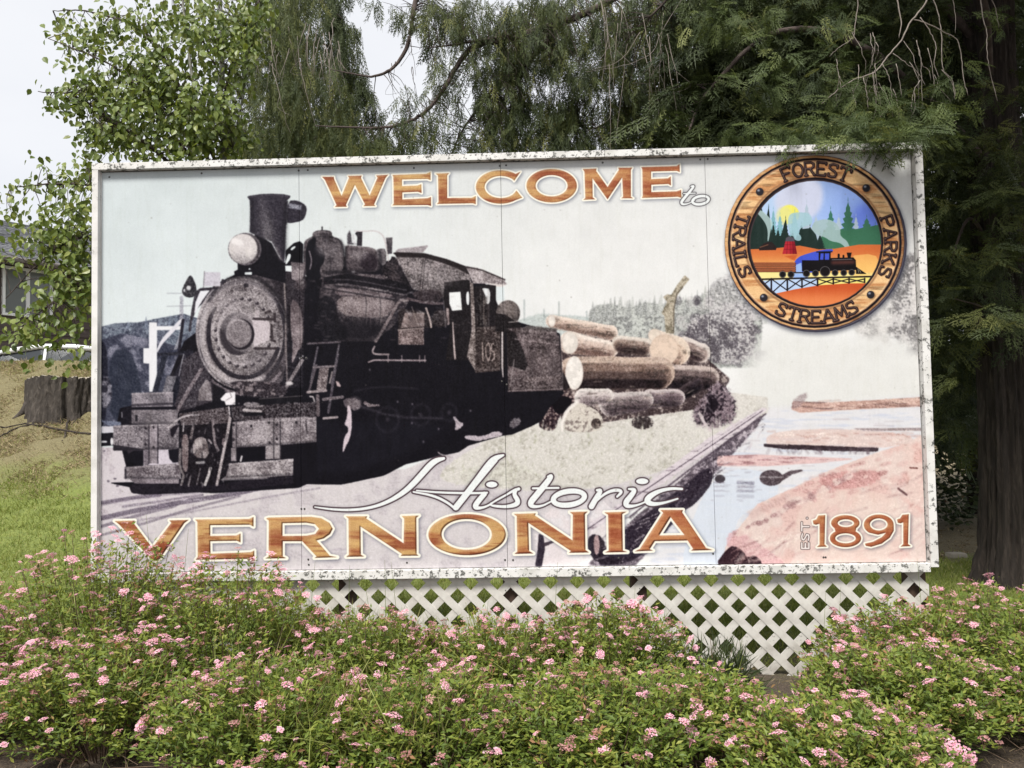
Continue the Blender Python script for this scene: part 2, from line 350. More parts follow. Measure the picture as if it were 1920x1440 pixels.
def raster(polys):
    """even-odd area coverage of polygons given in canvas pixels"""
    al = np.concatenate(polys)
    x0 = max(int(al[:, 0].min()) - 1, 0); x1 = min(int(al[:, 0].max()) + 3, PW)
    y0 = max(int(al[:, 1].min()) - 1, 0); y1 = min(int(al[:, 1].max()) + 2, PH)
    if x1 <= x0 or y1 <= y0: return None
    A = np.concatenate(polys); B = np.concatenate([np.roll(p, -1, 0) for p in polys])
    w = x1 - x0; acc = np.zeros((y1 - y0, w + 1), np.float32)
    for j in range((y1 - y0) * SUB):
        y = y0 + (j + .5) / SUB
        k = (A[:, 1] <= y) != (B[:, 1] <= y)
        if not k.any(): continue
        a, b = A[k], B[k]
        xs = np.sort(a[:, 0] + (y - a[:, 1]) / (b[:, 1] - a[:, 1]) * (b[:, 0] - a[:, 0])) - x0
        xs = np.clip(xs, 0, w - 1e-3); row = acc[j // SUB]
        for s, e in zip(xs[0::2], xs[1::2]):
            for v, sg in ((s, 1), (e, -1)):
                i = int(v); f = v - i
                row[i] += sg * (1 - f); row[i + 1] += sg * f
    m = np.clip(np.cumsum(acc, 1)[:, :w] / SUB, 0, 1)
    return (y0, y1, x0, x1, m)
def P(Z, pts, sm=0):
    a = to_px(Z, pts)
    return raster([chaikin(a, sm) if sm else a])
def PH_(Z, outer, *holes, sm=0):
    return raster([chaikin(to_px(Z, p), sm) if sm else to_px(Z, p) for p in (outer,) + holes])
def ell_pts(cx, cy, rx, ry, n=48, rot=0.0, a0=0, a1=360):
    t = np.radians(np.linspace(a0, a1, n, endpoint=(a1 - a0) != 360))
    x, y = rx * np.cos(t), ry * np.sin(t); c, s = math.cos(math.radians(rot)), math.sin(math.radians(rot))
    return np.stack([cx + x * c - y * s, cy + x * s + y * c], 1)
def E(Z, cx, cy, rx, ry, rot=0.0): return raster([to_px(Z, ell_pts(cx, cy, rx, ry, rot=rot))])
def RING(Z, cx, cy, rx, ry, w, rot=0.0):
    return raster([to_px(Z, ell_pts(cx, cy, rx + w / 2, ry + w / 2, 72, rot)), to_px(Z, ell_pts(cx, cy, rx - w / 2, ry - w / 2, 72, rot))])
def S(Z, pts, w, sm=0, closed=False):
    """round-capped stroke; w is a width or one width per point (zoom pixels)"""
    a = np.asarray(pts, float); ww = np.full(len(a), float(w)) if np.isscalar(w) else np.asarray(w, float)
    a = np.column_stack([a, ww])
    if closed: a = np.concatenate([a, a[:1]])
    if sm:
        for _ in range(sm):
            q = a[:-1] * .75 + a[1:] * .25; r_ = a[:-1] * .25 + a[1:] * .75
            a = np.concatenate([a[:1], np.stack([q, r_], 1).reshape(-1, 3), a[-1:]])
    p = to_px(Z, a[:, :2]); rad = a[:, 2] / Z[2] * PS / 2
    mr = rad.max() + 2
    x0 = max(int(p[:, 0].min() - mr), 0); x1 = min(int(p[:, 0].max() + mr) + 2, PW)
    y0 = max(int(p[:, 1].min() - mr), 0); y1 = min(int(p[:, 1].max() + mr) + 2, PH)
    if x1 <= x0 or y1 <= y0: return None
    m = np.zeros((y1 - y0, x1 - x0), np.float32)
    for i in range(len(p) - 1):
        a_, b_ = p[i], p[i + 1]; r0, r1 = rad[i], rad[i + 1]; q = max(r0, r1) + 2
        u0 = max(int(min(a_[0], b_[0]) - q), x0); u1 = min(int(max(a_[0], b_[0]) + q) + 2, x1)
        v0 = max(int(min(a_[1], b_[1]) - q), y0); v1 = min(int(max(a_[1], b_[1]) + q) + 2, y1)
        if u1 <= u0 or v1 <= v0: continue
        X = np.arange(u0, u1)[None, :] + .5; Y = np.arange(v0, v1)[:, None] + .5
        d = b_ - a_; L = max(float(d @ d), 1e-6)
        t = np.clip(((X - a_[0]) * d[0] + (Y - a_[1]) * d[1]) / L, 0, 1)
        dist = np.hypot(X - a_[0] - t * d[0], Y - a_[1] - t * d[1]) - (r0 + (r1 - r0) * t)
        sub = m[v0 - y0:v1 - y0, u0 - x0:u1 - x0]
        np.maximum(sub, np.clip(.5 - dist, 0, 1), out=sub)
    return (y0, y1, x0, x1, m)
def soften(M, r):
    if M is None: return None
    y0, y1, x0, x1, m = M; k = int(2 * r) + 2
    Y0, Y1, X0, X1 = max(y0 - k, 0), min(y1 + k, PH), max(x0 - k, 0), min(x1 + k, PW)
    f = np.zeros((Y1 - Y0, X1 - X0), np.float32); f[y0 - Y0:y1 - Y0, x0 - X0:x1 - X0] = m
    return (Y0, Y1, X0, X1, blur(f, r))
def rough(M, amp=.5, r=2):
    """ragged, grainy edge"""
    if M is None: return None
    y0, y1, x0, x1, m = soften(M, r)
    n = GR[y0:y1, x0:x1] * .6 + N8[y0:y1, x0:x1] * .4
    return (y0, y1, x0, x1, sstep(.38, .62, m + (n - .5) * amp))
def put(M, col, op=1.0, grain=0.0, tex=None):
    """lay colour (0-255) over the canvas; tex = (colour B, noise array, lo, hi)"""
    if M is None: return
    y0, y1, x0, x1, m = M
    c = np.asarray(col, np.float32)
    if c.ndim == 1: c = np.broadcast_to(c, (y1 - y0, x1 - x0, 3)).copy()
    else: c = c[y0:y1, x0:x1].copy()
    if tex is not None:
        t = sstep(tex[2], tex[3], tex[1][y0:y1, x0:x1])[..., None]
        c = c * (1 - t) + np.asarray(tex[0], np.float32) * t
    if grain: c = c + (GR[y0:y1, x0:x1, None] - .5) * grain
    a = (m * op)[..., None]
    C_[y0:y1, x0:x1] = C_[y0:y1, x0:x1] * (1 - a) + c * a
def full(): return (0, PH, 0, PW, np.ones((PH, PW), np.float32))
GR = noise2(PH, PW, 2.2, 2, 1)
GR = np.clip((GR - .5) * 1.6 + .5, 0, 1)
N8 = noise2(PH, PW, 10, 3, 2); N24 = noise2(PH, PW, 30, 4, 3); N80 = noise2(PH, PW, 110, 4, 4)
N5 = noise2(PH, PW, 5, 3, 12)
NH = noise2(PH, PW, 6, 4, 5, 9.0)
NW = noise2(PH, PW, 9, 4, 6, 8.0)
IY = (np.arange(PH, dtype=np.float32) / PS + PY0)[:, None] * np.ones((1, PW), np.float32)
IX = (np.arange(PW, dtype=np.float32) / PS + PX0)[None, :] * np.ones((PH, 1), np.float32)
def lerp(a, b, t): return np.asarray(a, np.float32) * (1 - t[..., None]) + np.asarray(b, np.float32) * t[..., None]
Z0 = (0, 0, 1); Z1 = (180, 340, 4.5); Z2 = (180, 620, 4.5); Z3 = (540, 400, 4.5); Z4 = (540, 640, 4.5); Z5 = (900, 500, 3.79)
ZL = (1340, 280, 4.0); ZR = (1300, 600, 3.0); ZH = (570, 840, 4.923); ZV2 = (920, 840, 4.364); ZV1 = (190, 930, 4.267)
ZW1 = (590, 290, 5.19); ZW2 = (950, 290, 4.8); ZM = (640, 0, 3.0)

def paint_background():
    global C_
    # sky
    t = sstep(180, 1250, IX); u = sstep(280, 620, IY)
    sky = lerp((204, 213, 215), (221, 222, 221), t)
    sky = sky + (lerp((0, 0, 0), (9, 8, 8), u))
    C_ = sky.astype(np.float32)
    C_ += (N80[..., None] - .5) * 10
    # far hill, left
    put(rough(P(Z0, [(178, 616), (215, 606), (262, 604), (300, 596), (345, 588), (380, 600), (380, 700), (178, 720)]), .5), (120, 128, 142), 1, 50, ((74, 78, 94), N5 * .6 + N24 * .4, .42, .6))
    for x, h in ((274, 590), (298, 597), (318, 588), (330, 586), (345, 592), (240, 602)):
        put(rough(P(Z0, [(x - 4, 616), (x, h), (x + 4, 616)]), .7, 1), (118, 126, 144), .8, 40)
    put(rough(P(Z0, [(178, 640), (230, 625), (300, 640), (370, 660), (380, 800), (178, 800)]), .6, 4), (62, 64, 80), .95, 30, ((112, 112, 128), N24, .52, .68))
    put(rough(P(Z0, [(178, 640), (200, 640), (203, 720), (197, 800), (178, 800)], 1), .6, 3), (36, 36, 48), .95, 30)
    put(rough(P(Z0, [(203, 660), (240, 650), (262, 700), (268, 770), (245, 795), (205, 790)], 2), .5, 6), (46, 50, 64), .9, 20)
    put(rough(E(Z0, 198, 735, 12, 30), .8, 3), (140, 136, 146), .7, 60, ((50, 48, 58), N8, .4, .6))
    # distant forest, middle and right
    put(rough(P(Z0, [(960, 604), (1010, 588), (1050, 590), (1100, 594), (1120, 600), (1120, 660), (960, 660)]), .9, 4), (176, 184, 182), .8, 40)
    for x, h in ((983, 562), (1020, 580), (1048, 566), (1100, 584)):
        put(rough(S(Z0, [(x, h), (x, 600)], 3), .9, 1), (150, 158, 158), .6, 40)
    put(rough(P(Z0, [(1105, 584), (1118, 572), (1150, 570), (1180, 578), (1210, 566), (1240, 572), (1260, 562), (1300, 562), (1330, 545), (1360, 530), (1395, 545), (1430, 600), (1425, 690), (1300, 690), (1160, 650), (1105, 620)]), .8, 4),
        (192, 195, 190), 1, 40, ((128, 129, 128), N5 * .6 + N24 * .4, .42, .64))
    for i in range(90):
        x = _r.uniform(1108, 1440); b_ = np.interp(x, [1105, 1150, 1210, 1300, 1335, 1365, 1400, 1440], [582, 572, 568, 562, 545, 528, 545, 590]); h = b_ - _r.uniform(2, 22); w_ = _r.uniform(3, 7)
        put(rough(P(Z0, [(x - w_, b_ + 22), (x - w_ * .5, b_ + 4), (x, h), (x + w_ * .5, b_ + 4), (x + w_, b_ + 22)]), 1.0, 1.2), (150, 152, 150) if _r.rand() < .6 else (186, 188, 184), _r.uniform(.35, .8), 60)
    for i in range(70):
        x = _r.uniform(1270, 1430); y = _r.uniform(560, 690); put(rough(E(Z0, x, y, _r.uniform(5, 14), _r.uniform(5, 12)), 1.1, 2.5), (78, 72, 80) if _r.rand() < .55 else (190, 186, 186), _r.uniform(.25, .6), 60)
    for i in range(60):
        x = _r.uniform(1610, 1730); y = _r.uniform(480, 680); put(rough(E(Z0, x, y, _r.uniform(5, 15), _r.uniform(6, 16)), 1.1, 4), (104, 100, 104) if x > 1660 + (y > 600) * 30 else (190, 186, 184), _r.uniform(.15, .45), 60)
    put(rough(P(Z0, [(1290, 600), (1330, 585), (1380, 560), (1415, 590), (1420, 650), (1400, 682), (1350, 685), (1310, 670), (1285, 640)], 2), 1.0, 8), (98, 92, 99), .92, 60, ((184, 180, 180), N5 * .55 + N24 * .45, .44, .64))
    put(rough(P(Z0, [(1320, 545), (1360, 510), (1400, 520), (1440, 600), (1380, 610), (1330, 600)], 2), 1.0, 8), (150, 148, 150), .7, 60, ((205, 202, 202), N5 * .6 + N24 * .4, .4, .6))
    # trees behind the seal, right
    put(rough(P(Z0, [(1600, 600), (1640, 560), (1700, 470), (1735, 480), (1735, 700), (1700, 650), (1660, 620), (1620, 640)], 1), 1.1, 12), (122, 119, 120), .85, 60, ((208, 204, 202), N5 * .4 + N24 * .6, .43, .6))
    # steam and washed out water
    put(soften(P(Z0, [(1425, 640), (1470, 620), (1600, 645), (1700, 640), (1760, 700), (1760, 760), (1380, 790), (1390, 700)]), 22), (224, 224, 221), .97)
    put(soften(P(Z0, [(1640, 540), (1675, 560), (1660, 640), (1610, 640)]), 10), (222, 220, 216), .5)
    # water
    put(soften(P(Z0, [(1360, 800), (1440, 765), (1760, 740), (1760, 1090), (1200, 1090), (1300, 900)]), 6), (222, 221, 224), 1, 0, ((206, 210, 222), NH, .5, .8))
    put(P(Z0, [(1270, 1090), (1300, 960), (1350, 880), (1440, 880), (1470, 930), (1390, 960), (1375, 1000), (1365, 1090)], 2), (210, 218, 230), .8)
    # gravel and grass foreground
    put(rough(P(Z0, [(178, 838), (240, 842), (560, 885), (760, 880), (900, 820), (1000, 800), (1380, 790), (1450, 760), (1300, 900), (1180, 960), (1000, 1090), (178, 1090)]), .3, 3),
        (208, 202, 204), 1, 18, ((190, 183, 187), N24, .45, .7))
    put(rough(P(Z0, [(178, 838), (330, 842), (400, 920), (178, 1000)]), .3, 3), (202, 195, 200), 1, 22, ((180, 171, 178), N24, .5, .7))
    put(rough(P(Z0, [(1030, 770), (1120, 740), (1330, 730), (1440, 745), (1440, 775), (1330, 845), (1200, 890), (900, 860), (900, 815), (1010, 795)]), .4, 4), (216, 212, 206), 1, 24, ((188, 183, 176), N5 * .5 + N24 * .5, .5, .68))
    put(rough(P(Z0, [(836, 872), (900, 832), (1010, 800), (1300, 795), (1330, 845), (1200, 900), (1050, 925), (880, 912), (820, 900)], 1), .6, 5), (212, 208, 202), 1, 30, ((178, 174, 165), N5 * .5 + N24 * .5, .5, .68))
    put(rough(P(Z0, [(860, 880), (960, 860), (1040, 905), (930, 915), (860, 905)], 1), .8, 8), (160, 156, 144), .4, 60, ((206, 206, 192), N8, .38, .6))
    put(rough(P(Z0, [(1000, 945), (1180, 938), (1120, 1090), (1010, 1090)], 1), .5, 8), (226, 216, 218), .7, 14, ((232, 228, 230), N24, .4, .7))
    # mottled grass tufts
    for i in range(260):
        x = _r.uniform(850, 1330); y = _r.uniform(815, 920)
        if y < 800 + (x < 1000) * (1000 - x) * .35: continue
        w = _r.uniform(1, 3); put(S(Z0, [(x, y), (x + _r.uniform(-3, 3), y - _r.uniform(2, 7))], w), (150, 152, 126), _r.uniform(.15, .5))
    # rails and ruts, bottom left
    for pts, w, o in (([(180, 948), (260, 930), (330, 925), (480, 912), (600, 890)], 5, .35), ([(180, 974), (260, 956), (350, 940), (440, 926), (520, 908)], 7, .75),
                      ([(180, 1006), (260, 985), (350, 956), (450, 930)], 3, .5), ([(182, 990), (250, 968), (330, 948)], 4, .55), ([(182, 944), (230, 936), (300, 928)], 5, .6),
                      ([(250, 977), (350, 962), (500, 932), (600, 915)], 2, .3), ([(230, 950), (300, 940), (380, 928)], 3, .5)):
        put(rough(S(Z0, pts, w + 2, 2), .5, 1.5), (92, 82, 98), o, 30)
    for i in range(50):
        x = _r.uniform(190, 620); y = _r.uniform(930, 1060); put(soften(E(Z0, x, y, _r.uniform(1, 3), 1), 1), (150, 140, 152), .5)
    # diagonal rail embankment to the pond
    put(rough(P(Z0, [(1438, 770), (1380, 812), (1320, 858), (1270, 905), (1195, 965), (1140, 1020), (1100, 1060), (1190, 1062), (1240, 1010), (1300, 930), (1360, 868), (1420, 800)]), .7, 5), (92, 82, 92), .95, 60, ((150, 138, 148), N8, .5, .68))
    put(rough(P(Z0, [(1440, 766), (1430, 764), (1330, 820), (1250, 880), (1140, 960), (1050, 1010), (1060, 1022), (1170, 960), (1290, 872), (1400, 800)]), .5, 2), (214, 204, 210), .95, 20, ((150, 138, 146), NH, .6, .75))
    for a, b in (([(1430, 770), (1330, 838), (1230, 905), (1090, 1000)], 2.2), ([(1436, 776), (1350, 838), (1280, 890), (1180, 970)], 3.5), ([(1420, 772), (1300, 850)], 1.2)):
        put(rough(S(Z0, a, b, 1), .5, 1), (84, 72, 84), .8, 40)
    put(rough(P(Z0, [(1290, 905), (1330, 870), (1340, 900), (1310, 940), (1280, 960), (1220, 1030), (1170, 1060), (1110, 1060), (1150, 1010), (1210, 965)], 1), .5, 4), (44, 36, 48), .92, 40)
    put(rough(P(Z0, [(1105, 1000), (1130, 1005), (1140, 1040), (1180, 1058), (1120, 1058), (1100, 1030)], 1), .5, 3), (40, 32, 42), .95, 40)
    put(rough(P(Z0, [(1112, 1008), (1122, 1000), (1126, 1030), (1116, 1045)], 1), .6, 2), (190, 160, 160), .8)
    put(rough(P(Z0, [(1010, 1000), (1019, 1004), (1022, 1030), (1016, 1062), (1003, 1062), (1008, 1030)]), .4, 2), (46, 38, 50), .95, 40)
    put(rough(S(Z0, [(1020, 1022), (1040, 1014), (1055, 1010)], [7, 5, 2]), .5, 1), (60, 50, 60), .9)
    # pink bank, bottom right
    put(rough(P(Z0, [(1360, 1025), (1385, 990), (1420, 945), (1480, 918), (1560, 880), (1640, 850), (1700, 830), (1760, 800), (1760, 1100), (1350, 1100)]), .35, 5),
        (226, 206, 199), 1, 14, ((214, 182, 175), N24 * .6 + N80 * .4, .42, .64))
    put(rough(P(Z0, [(1530, 895), (1590, 882), (1655, 880), (1650, 905), (1580, 920), (1540, 912)], 1), .9, 8), (190, 136, 134), .7, 40)
    put(rough(P(Z0, [(1500, 930), (1600, 915), (1700, 935), (1690, 1060), (1480, 1060)], 1), .5, 12), (230, 208, 198), .6, 8)
    put(rough(P(Z0, [(1690, 840), (1735, 820), (1735, 960), (1700, 960)], 1), .8, 12), (226, 200, 192), .7, 20, ((206, 168, 160), N24, .5, .65))
    put(rough(P(Z0, [(1364, 1000), (1380, 992), (1440, 1030), (1480, 1062), (1440, 1070), (1400, 1050), (1362, 1030)], 1), .7, 5), (206, 160, 164), .7, 30)
    put(S(Z0, [(1440, 1040), (1500, 1000)], 2), (240, 222, 218), .7)
    put(rough(P(Z0, [(1362, 1030), (1375, 1022), (1395, 1034), (1400, 1046), (1415, 1040), (1430, 1054), (1425, 1072), (1370, 1072), (1340, 1060)], 1), .4, 2), (50, 32, 40), .97, 30)
    put(soften(P(Z0, [(1400, 960), (1480, 925), (1480, 935), (1410, 975)]), 3), (190, 160, 156), .5)
    put(rough(S(Z0, [(1684, 916), (1700, 928)], 4), .5, 1), (100, 70, 74), .9); put(rough(S(Z0, [(1706, 877), (1720, 878)], 3), .5, 1), (120, 80, 76), .9)
    # far beach strip and drift logs
    put(rough(P(Z0, [(1486, 752), (1560, 754), (1640, 750), (1735, 744), (1735, 762), (1600, 768), (1500, 774), (1484, 768)]), .5, 2), (190, 154, 142), .95, 24, ((126, 100, 96), NH, .55, .75))
    put(rough(P(Z0, [(1480, 770), (1490, 745), (1520, 732), (1505, 760)], 1), .9, 5), (140, 120, 122), .6, 40)
    put(rough(P(Z0, [(1600, 803), (1735, 802), (1735, 808), (1610, 808)]), .5, 1), (120, 98, 96), .6)
    put(rough(P(Z0, [(1434, 820), (1460, 808), (1560, 803), (1700, 812), (1720, 830), (1640, 842), (1440, 838)], 1), .5, 3), (220, 200, 194), .95, 24)
    put(rough(P(Z0, [(1432, 832), (1480, 833), (1560, 836), (1648, 840), (1646, 847), (1560, 846), (1470, 842), (1433, 838)]), .7, 1.5), (52, 40, 46), .95, 30)
    put(rough(P(Z0, [(1344, 855), (1420, 852), (1500, 856), (1612, 860), (1540, 868), (1440, 874), (1345, 874)]), .3, 2), (216, 184, 182), .97, 24, ((168, 128, 130), NH, .5, .7))
    put(rough(E(Z0, 1446, 896, 22, 15), .3, 1.5), (82, 70, 76), .97, 60)
    put(rough(S(Z0, [(1466, 896), (1484, 886), (1504, 882)], [10, 8, 3]), .6, 2), (74, 60, 66), .9, 50)
    put(rough(E(Z0, 1350, 898, 10, 8), .4, 2), (52, 44, 50), .9)
    for y, o in ((905, .7), (912, .5), (920, .5), (930, .3)):
        put(rough(S(Z0, [(1384, y), (1412, y + 1)], 6), .8, 2), (110, 106, 122), o * .8); put(rough(S(Z0, [(1340, y), (1358, y)], 3), .8, 2), (120, 112, 126), o * .7)
    for i in range(30):
        x = _r.uniform(1330, 1430); y = _r.uniform(868, 940); put(soften(S(Z0, [(x, y), (x + _r.uniform(4, 14), y)], 1.4), 1), (150, 146, 160), .5)
    # log pile beyond the tender
    B = (92, 76, 74); L = (222, 206, 194); K = (40, 30, 34)
    def log(p0, p1, r0, r1, top, mid_, bot, cap=None, capc=(232, 224, 216), lean=.0):
        p0, p1 = np.array(p0, float), np.array(p1, float); d = (p1 - p0) / np.linalg.norm(p1 - p0); nrm = np.array([-d[1], d[0]])
        if nrm[1] < 0: nrm = -nrm
        pts = [p0 + (p1 - p0) * f + _r.uniform(-2, 2, 2) for f in np.linspace(0, 1, 6)]
        ww = [2 * (r0 + (r1 - r0) * f) * _r.uniform(.94, 1.05) for f in np.linspace(0, 1, 6)]
        put(rough(S(Z5, pts, ww, 1), .4, 2), top, 1, 30, (tuple(np.array(top) * .8), N5 * .5 + NH * .5, .5, .7))
        for o_, f_, c_ in ((.22, .80, mid_), (.48, .55, tuple((np.array(mid_) + bot) / 2)), (.70, .30, bot)):
            put(soften(rough(S(Z5, [q + nrm * o_ * (r0 + r1) / 2 for q in pts], [w_ * f_ for w_ in ww], 1), .8, 3), 1.5), c_, .85, 40, (tuple(np.array(c_) * .62), N5 * .5 + NH * .5, .5, .66))
        for q_ in range(14):
            f = _r.rand(); a_ = p0 + (p1 - p0) * f + nrm * _r.uniform(-.6, .9) * (r0 + (r1 - r0) * f); put(soften(S(Z5, [a_, a_ + d * _r.uniform(15, 70)], _r.uniform(3, 7)), 1), (60, 46, 44) if _r.rand() < .6 else (206, 190, 178), _r.uniform(.2, .6))
        if cap is not None:
            put(rough(E(Z5, p0[0], p0[1], cap, r0 * 1.02), .12, 1), capc, 1, 10, (tuple(np.array(capc) * .93), N8, .4, .6)); put(soften(RING(Z5, p0[0], p0[1], cap * .97, r0 * .98, 5), 1), (150, 130, 120), .4)
    put(rough(P(Z5, [(560, 600), (700, 480), (1180, 560), (1600, 640), (1780, 800), (1640, 1000), (1000, 1090), (600, 1150), (520, 900)]), .5, 4), (70, 58, 60), 1, 50, ((150, 136, 132), N5 * .5 + N24 * .5, .5, .64))
    log((510, 385), (930, 470), 42, 52, (230, 214, 202), (208, 184, 170), (120, 98, 90), 26)
    log((640, 540), (930, 588), 78, 56, (234, 222, 212), (206, 184, 172), (110, 86, 80), 58)
    log((990, 545), (1170, 570), 58, 62, (222, 212, 202), (150, 128, 118), (46, 34, 36))
    log((1450, 560), (1570, 610), 62, 66, (220, 210, 204), (160, 140, 134), (48, 36, 40))
    log((1240, 488), (1420, 540), 46, 40, (226, 210, 196), (206, 186, 170), (150, 128, 118), 44, (230, 216, 202))
    log((1310, 590), (1400, 605), 108, 100, (224, 206, 190), (204, 180, 162), (150, 124, 112), 104, (222, 200, 182))
    log((1320, 775), (1620, 790), 86, 84, (196, 180, 174), (100, 84, 84), (26, 20, 26), 26)
    log((670, 755), (1270, 752), 118, 112, (198, 176, 162), (124, 102, 94), (34, 26, 30), 64, (238, 232, 226))
    log((1430, 900), (1540, 840), 40, 50, (80, 68, 72), (44, 36, 42), (20, 16, 22))
    log((1210, 935), (1400, 930), 62, 58, (196, 184, 184), (120, 104, 110), (62, 52, 58))
    log((930, 980), (1170, 950), 84, 64, (198, 188, 186), (140, 126, 128), (78, 66, 72))
    log((740, 930), (900, 915), 66, 48, (226, 218, 214), (196, 184, 182), (120, 106, 110))
    put(rough(P(Z5, [(410, 1090), (440, 960), (500, 890), (620, 890), (690, 930), (560, 1060), (540, 1170), (430, 1160)], 1), .6, 4), (48, 36, 42), 1, 50, ((150, 130, 126), N5, .55, .7))
    for q_ in range(12):
        a_ = 3.5 - q_ * .22; x_, y_ = 590 + 150 * math.cos(a_), 1010 + 130 * math.sin(a_) * -1
        put(soften(S(Z5, [(590 + 95 * math.cos(a_), 1010 - 80 * math.sin(a_)), (x_, y_)], [12, 8]), 1), (176, 156, 150), .75, 50)
    put(rough(P(Z5, [(510, 960), (580, 910), (660, 940), (640, 1000), (570, 1060), (520, 1020)], 1), .3, 2), (20, 16, 22), 1)
    put(rough(P(Z5, [(580, 1160), (590, 1070), (640, 1000), (700, 960), (800, 1000), (870, 1060), (880, 1130), (840, 1170), (700, 1180)], 1), .5, 3), (206, 198, 188), 1, 40, ((120, 108, 104), N5 * .5 + N24 * .5, .5, .64))
    put(soften(S(Z5, [(690, 962), (620, 1020), (588, 1090), (584, 1165)], [22, 26, 24, 16], 1), 1), (236, 230, 224), .95)
    put(rough(E(Z5, 825, 1115, 36, 38), .4, 2), (52, 42, 42), .9, 50, ((130, 116, 110), N5, .55, .7))
    put(rough(E(Z5, 1155, 1110, 80, 48), .7, 4), (52, 44, 46), .95, 50, ((150, 140, 136), N5, .58, .7))
    put(rough(P(Z5, [(1500, 1080), (1540, 960), (1620, 880), (1680, 800), (1760, 860), (1820, 960), (1820, 1080), (1740, 1140), (1560, 1150)], 1), 1.1, 9), (136, 120, 128), 1, 60, ((44, 36, 44), N5 * .5 + N24 * .5, .46, .58))
    put(rough(P(Z5, [(1610, 960), (1680, 930), (1700, 1000), (1640, 1050), (1600, 1030)], 1), .8, 4), (26, 20, 28), .9)
    for q_ in range(26):
        x_, y_ = _r.uniform(1530, 1810), _r.uniform(850, 1130); put(soften(S(Z5, [(x_, y_), (x_ + _r.uniform(-40, 40), y_ + _r.uniform(20, 60))], _r.uniform(4, 10)), 1), (210, 198, 202) if _r.rand() < .5 else (40, 32, 40), _r.uniform(.3, .8))
    put(rough(S(Z5, [(1560, 1040), (1600, 1120), (1640, 1170)], 20), .4, 2), (206, 194, 196), .8)
    for q_ in range(120):      # grass edge under the pile
        x_, y_ = _r.uniform(430, 1800), _r.uniform(1130, 1200) - (60 if _r.rand() < .2 else 0); put(soften(S(Z5, [(x_, y_ + 30), (x_ + _r.uniform(-8, 8), y_ - _r.uniform(5, 30))], _r.uniform(3, 6)), .8), (214, 212, 202), _r.uniform(.4, .9))
    # leaning snag
    put(rough(P(Z5, [(1290, 330), (1330, 250), (1300, 215), (1330, 195), (1360, 200), (1400, 130), (1455, 60), (1490, 90), (1440, 150), (1400, 210), (1385, 270), (1380, 480), (1320, 470), (1310, 350)]), .2, 1), (172, 162, 144), 1, 36, ((120, 112, 96), N8, .5, .7))
    put(S(Z5, [(1375, 470), (1378, 300), (1400, 190), (1440, 150)], 9), (84, 76, 68), .7)

def paint_shore():
    # the near bank: ragged, streaked and sun-bleached; drift in the pond; reflections
    for i in range(170):
        x = _r.uniform(1370, 1735); t_ = _r.rand(); y = 1060 - (x - 1360) * .42 * t_ - 30 * t_
        if y < 1010 - (x - 1385) * .62: continue
        c = (240, 226, 216) if _r.rand() < .5 else ((196, 158, 154) if _r.rand() < .7 else (150, 116, 116))
        put(rough(S(Z0, [(x, y), (x + _r.uniform(8, 50), y - _r.uniform(3, 26))], _r.uniform(1.5, 6)), 1.0, 2.5), c, _r.uniform(.12, .4), 30)
    for i in range(60):
        x = _r.uniform(1490, 1700); y = 925 - (x - 1490) * .22 + _r.uniform(-30, 22); put(rough(E(Z0, x, y, _r.uniform(3, 14), _r.uniform(2, 6), -15), 1.1, 2), (176, 128, 126) if _r.rand() < .6 else (232, 214, 206), _r.uniform(.2, .5), 40)
    for i in range(45):
        f = _r.rand(); x = 1372 + f * 240; y = 1005 - f * 122 + _r.uniform(-5, 5); put(rough(E(Z0, x, y, _r.uniform(4, 14), _r.uniform(3, 7), -25), 1.0, 2), (228, 208, 200) if _r.rand() < .6 else (168, 134, 134), _r.uniform(.3, .8), 30)
    for i in range(90):
        x = _r.uniform(1340, 1720); y = _r.uniform(775, 930)
        if y > 985 - (x - 1370) * .6: continue
        put(soften(S(Z0, [(x, y), (x + _r.uniform(6, 40), y + _r.uniform(-1, 1))], _r.uniform(1, 2.4)), 1), (172, 158, 164) if _r.rand() < .5 else (236, 234, 236), _r.uniform(.2, .6))
    for i in range(70):
        x = _r.uniform(1435, 1700); y = _r.uniform(806, 834); put(rough(S(Z0, [(x, y), (x + _r.uniform(5, 30), y + _r.uniform(-1, 2))], _r.uniform(1.5, 5)), .9, 1.5), (190, 158, 150) if _r.rand() < .5 else (238, 224, 216), _r.uniform(.3, .7), 30)
    for i in range(40):
        x = _r.uniform(1440, 1640); put(soften(S(Z0, [(x, 842), (x + _r.uniform(-4, 8), 850)], _r.uniform(2, 6)), 1.2), (110, 96, 104), _r.uniform(.15, .4))
    for i in range(60):
        x = _r.uniform(1500, 1730); y = 760 - (x - 1500) * .03 + _r.uniform(-7, 9); put(rough(S(Z0, [(x, y), (x + _r.uniform(8, 30), y - 1)], _r.uniform(1.5, 4)), .9, 1.5), (140, 108, 100) if _r.rand() < .5 else (222, 196, 184), _r.uniform(.25, .6), 30)
    # embankment: rails, ballast and scrub
    for i in range(170):
        f = _r.rand(); x = 1436 - f * 300; y = 770 + f * 232 + _r.uniform(0, 40) * (1 + f); put(rough(S(Z0, [(x, y), (x - _r.uniform(4, 22), y + _r.uniform(3, 15))], _r.uniform(1.2, 4)), .9, 1.5), (200, 190, 196) if _r.rand() < .45 else (52, 44, 54), _r.uniform(.2, .65), 40)
    # ruts and gravel, bottom left
    for i in range(120):
        x = _r.uniform(185, 700); y = _r.uniform(915, 1060); put(rough(S(Z0, [(x, y), (x + _r.uniform(15, 70), y - _r.uniform(1, 9))], _r.uniform(1, 3)), 1.0, 1.5), (150, 138, 152) if _r.rand() < .5 else (226, 220, 226), _r.uniform(.12, .4), 30)
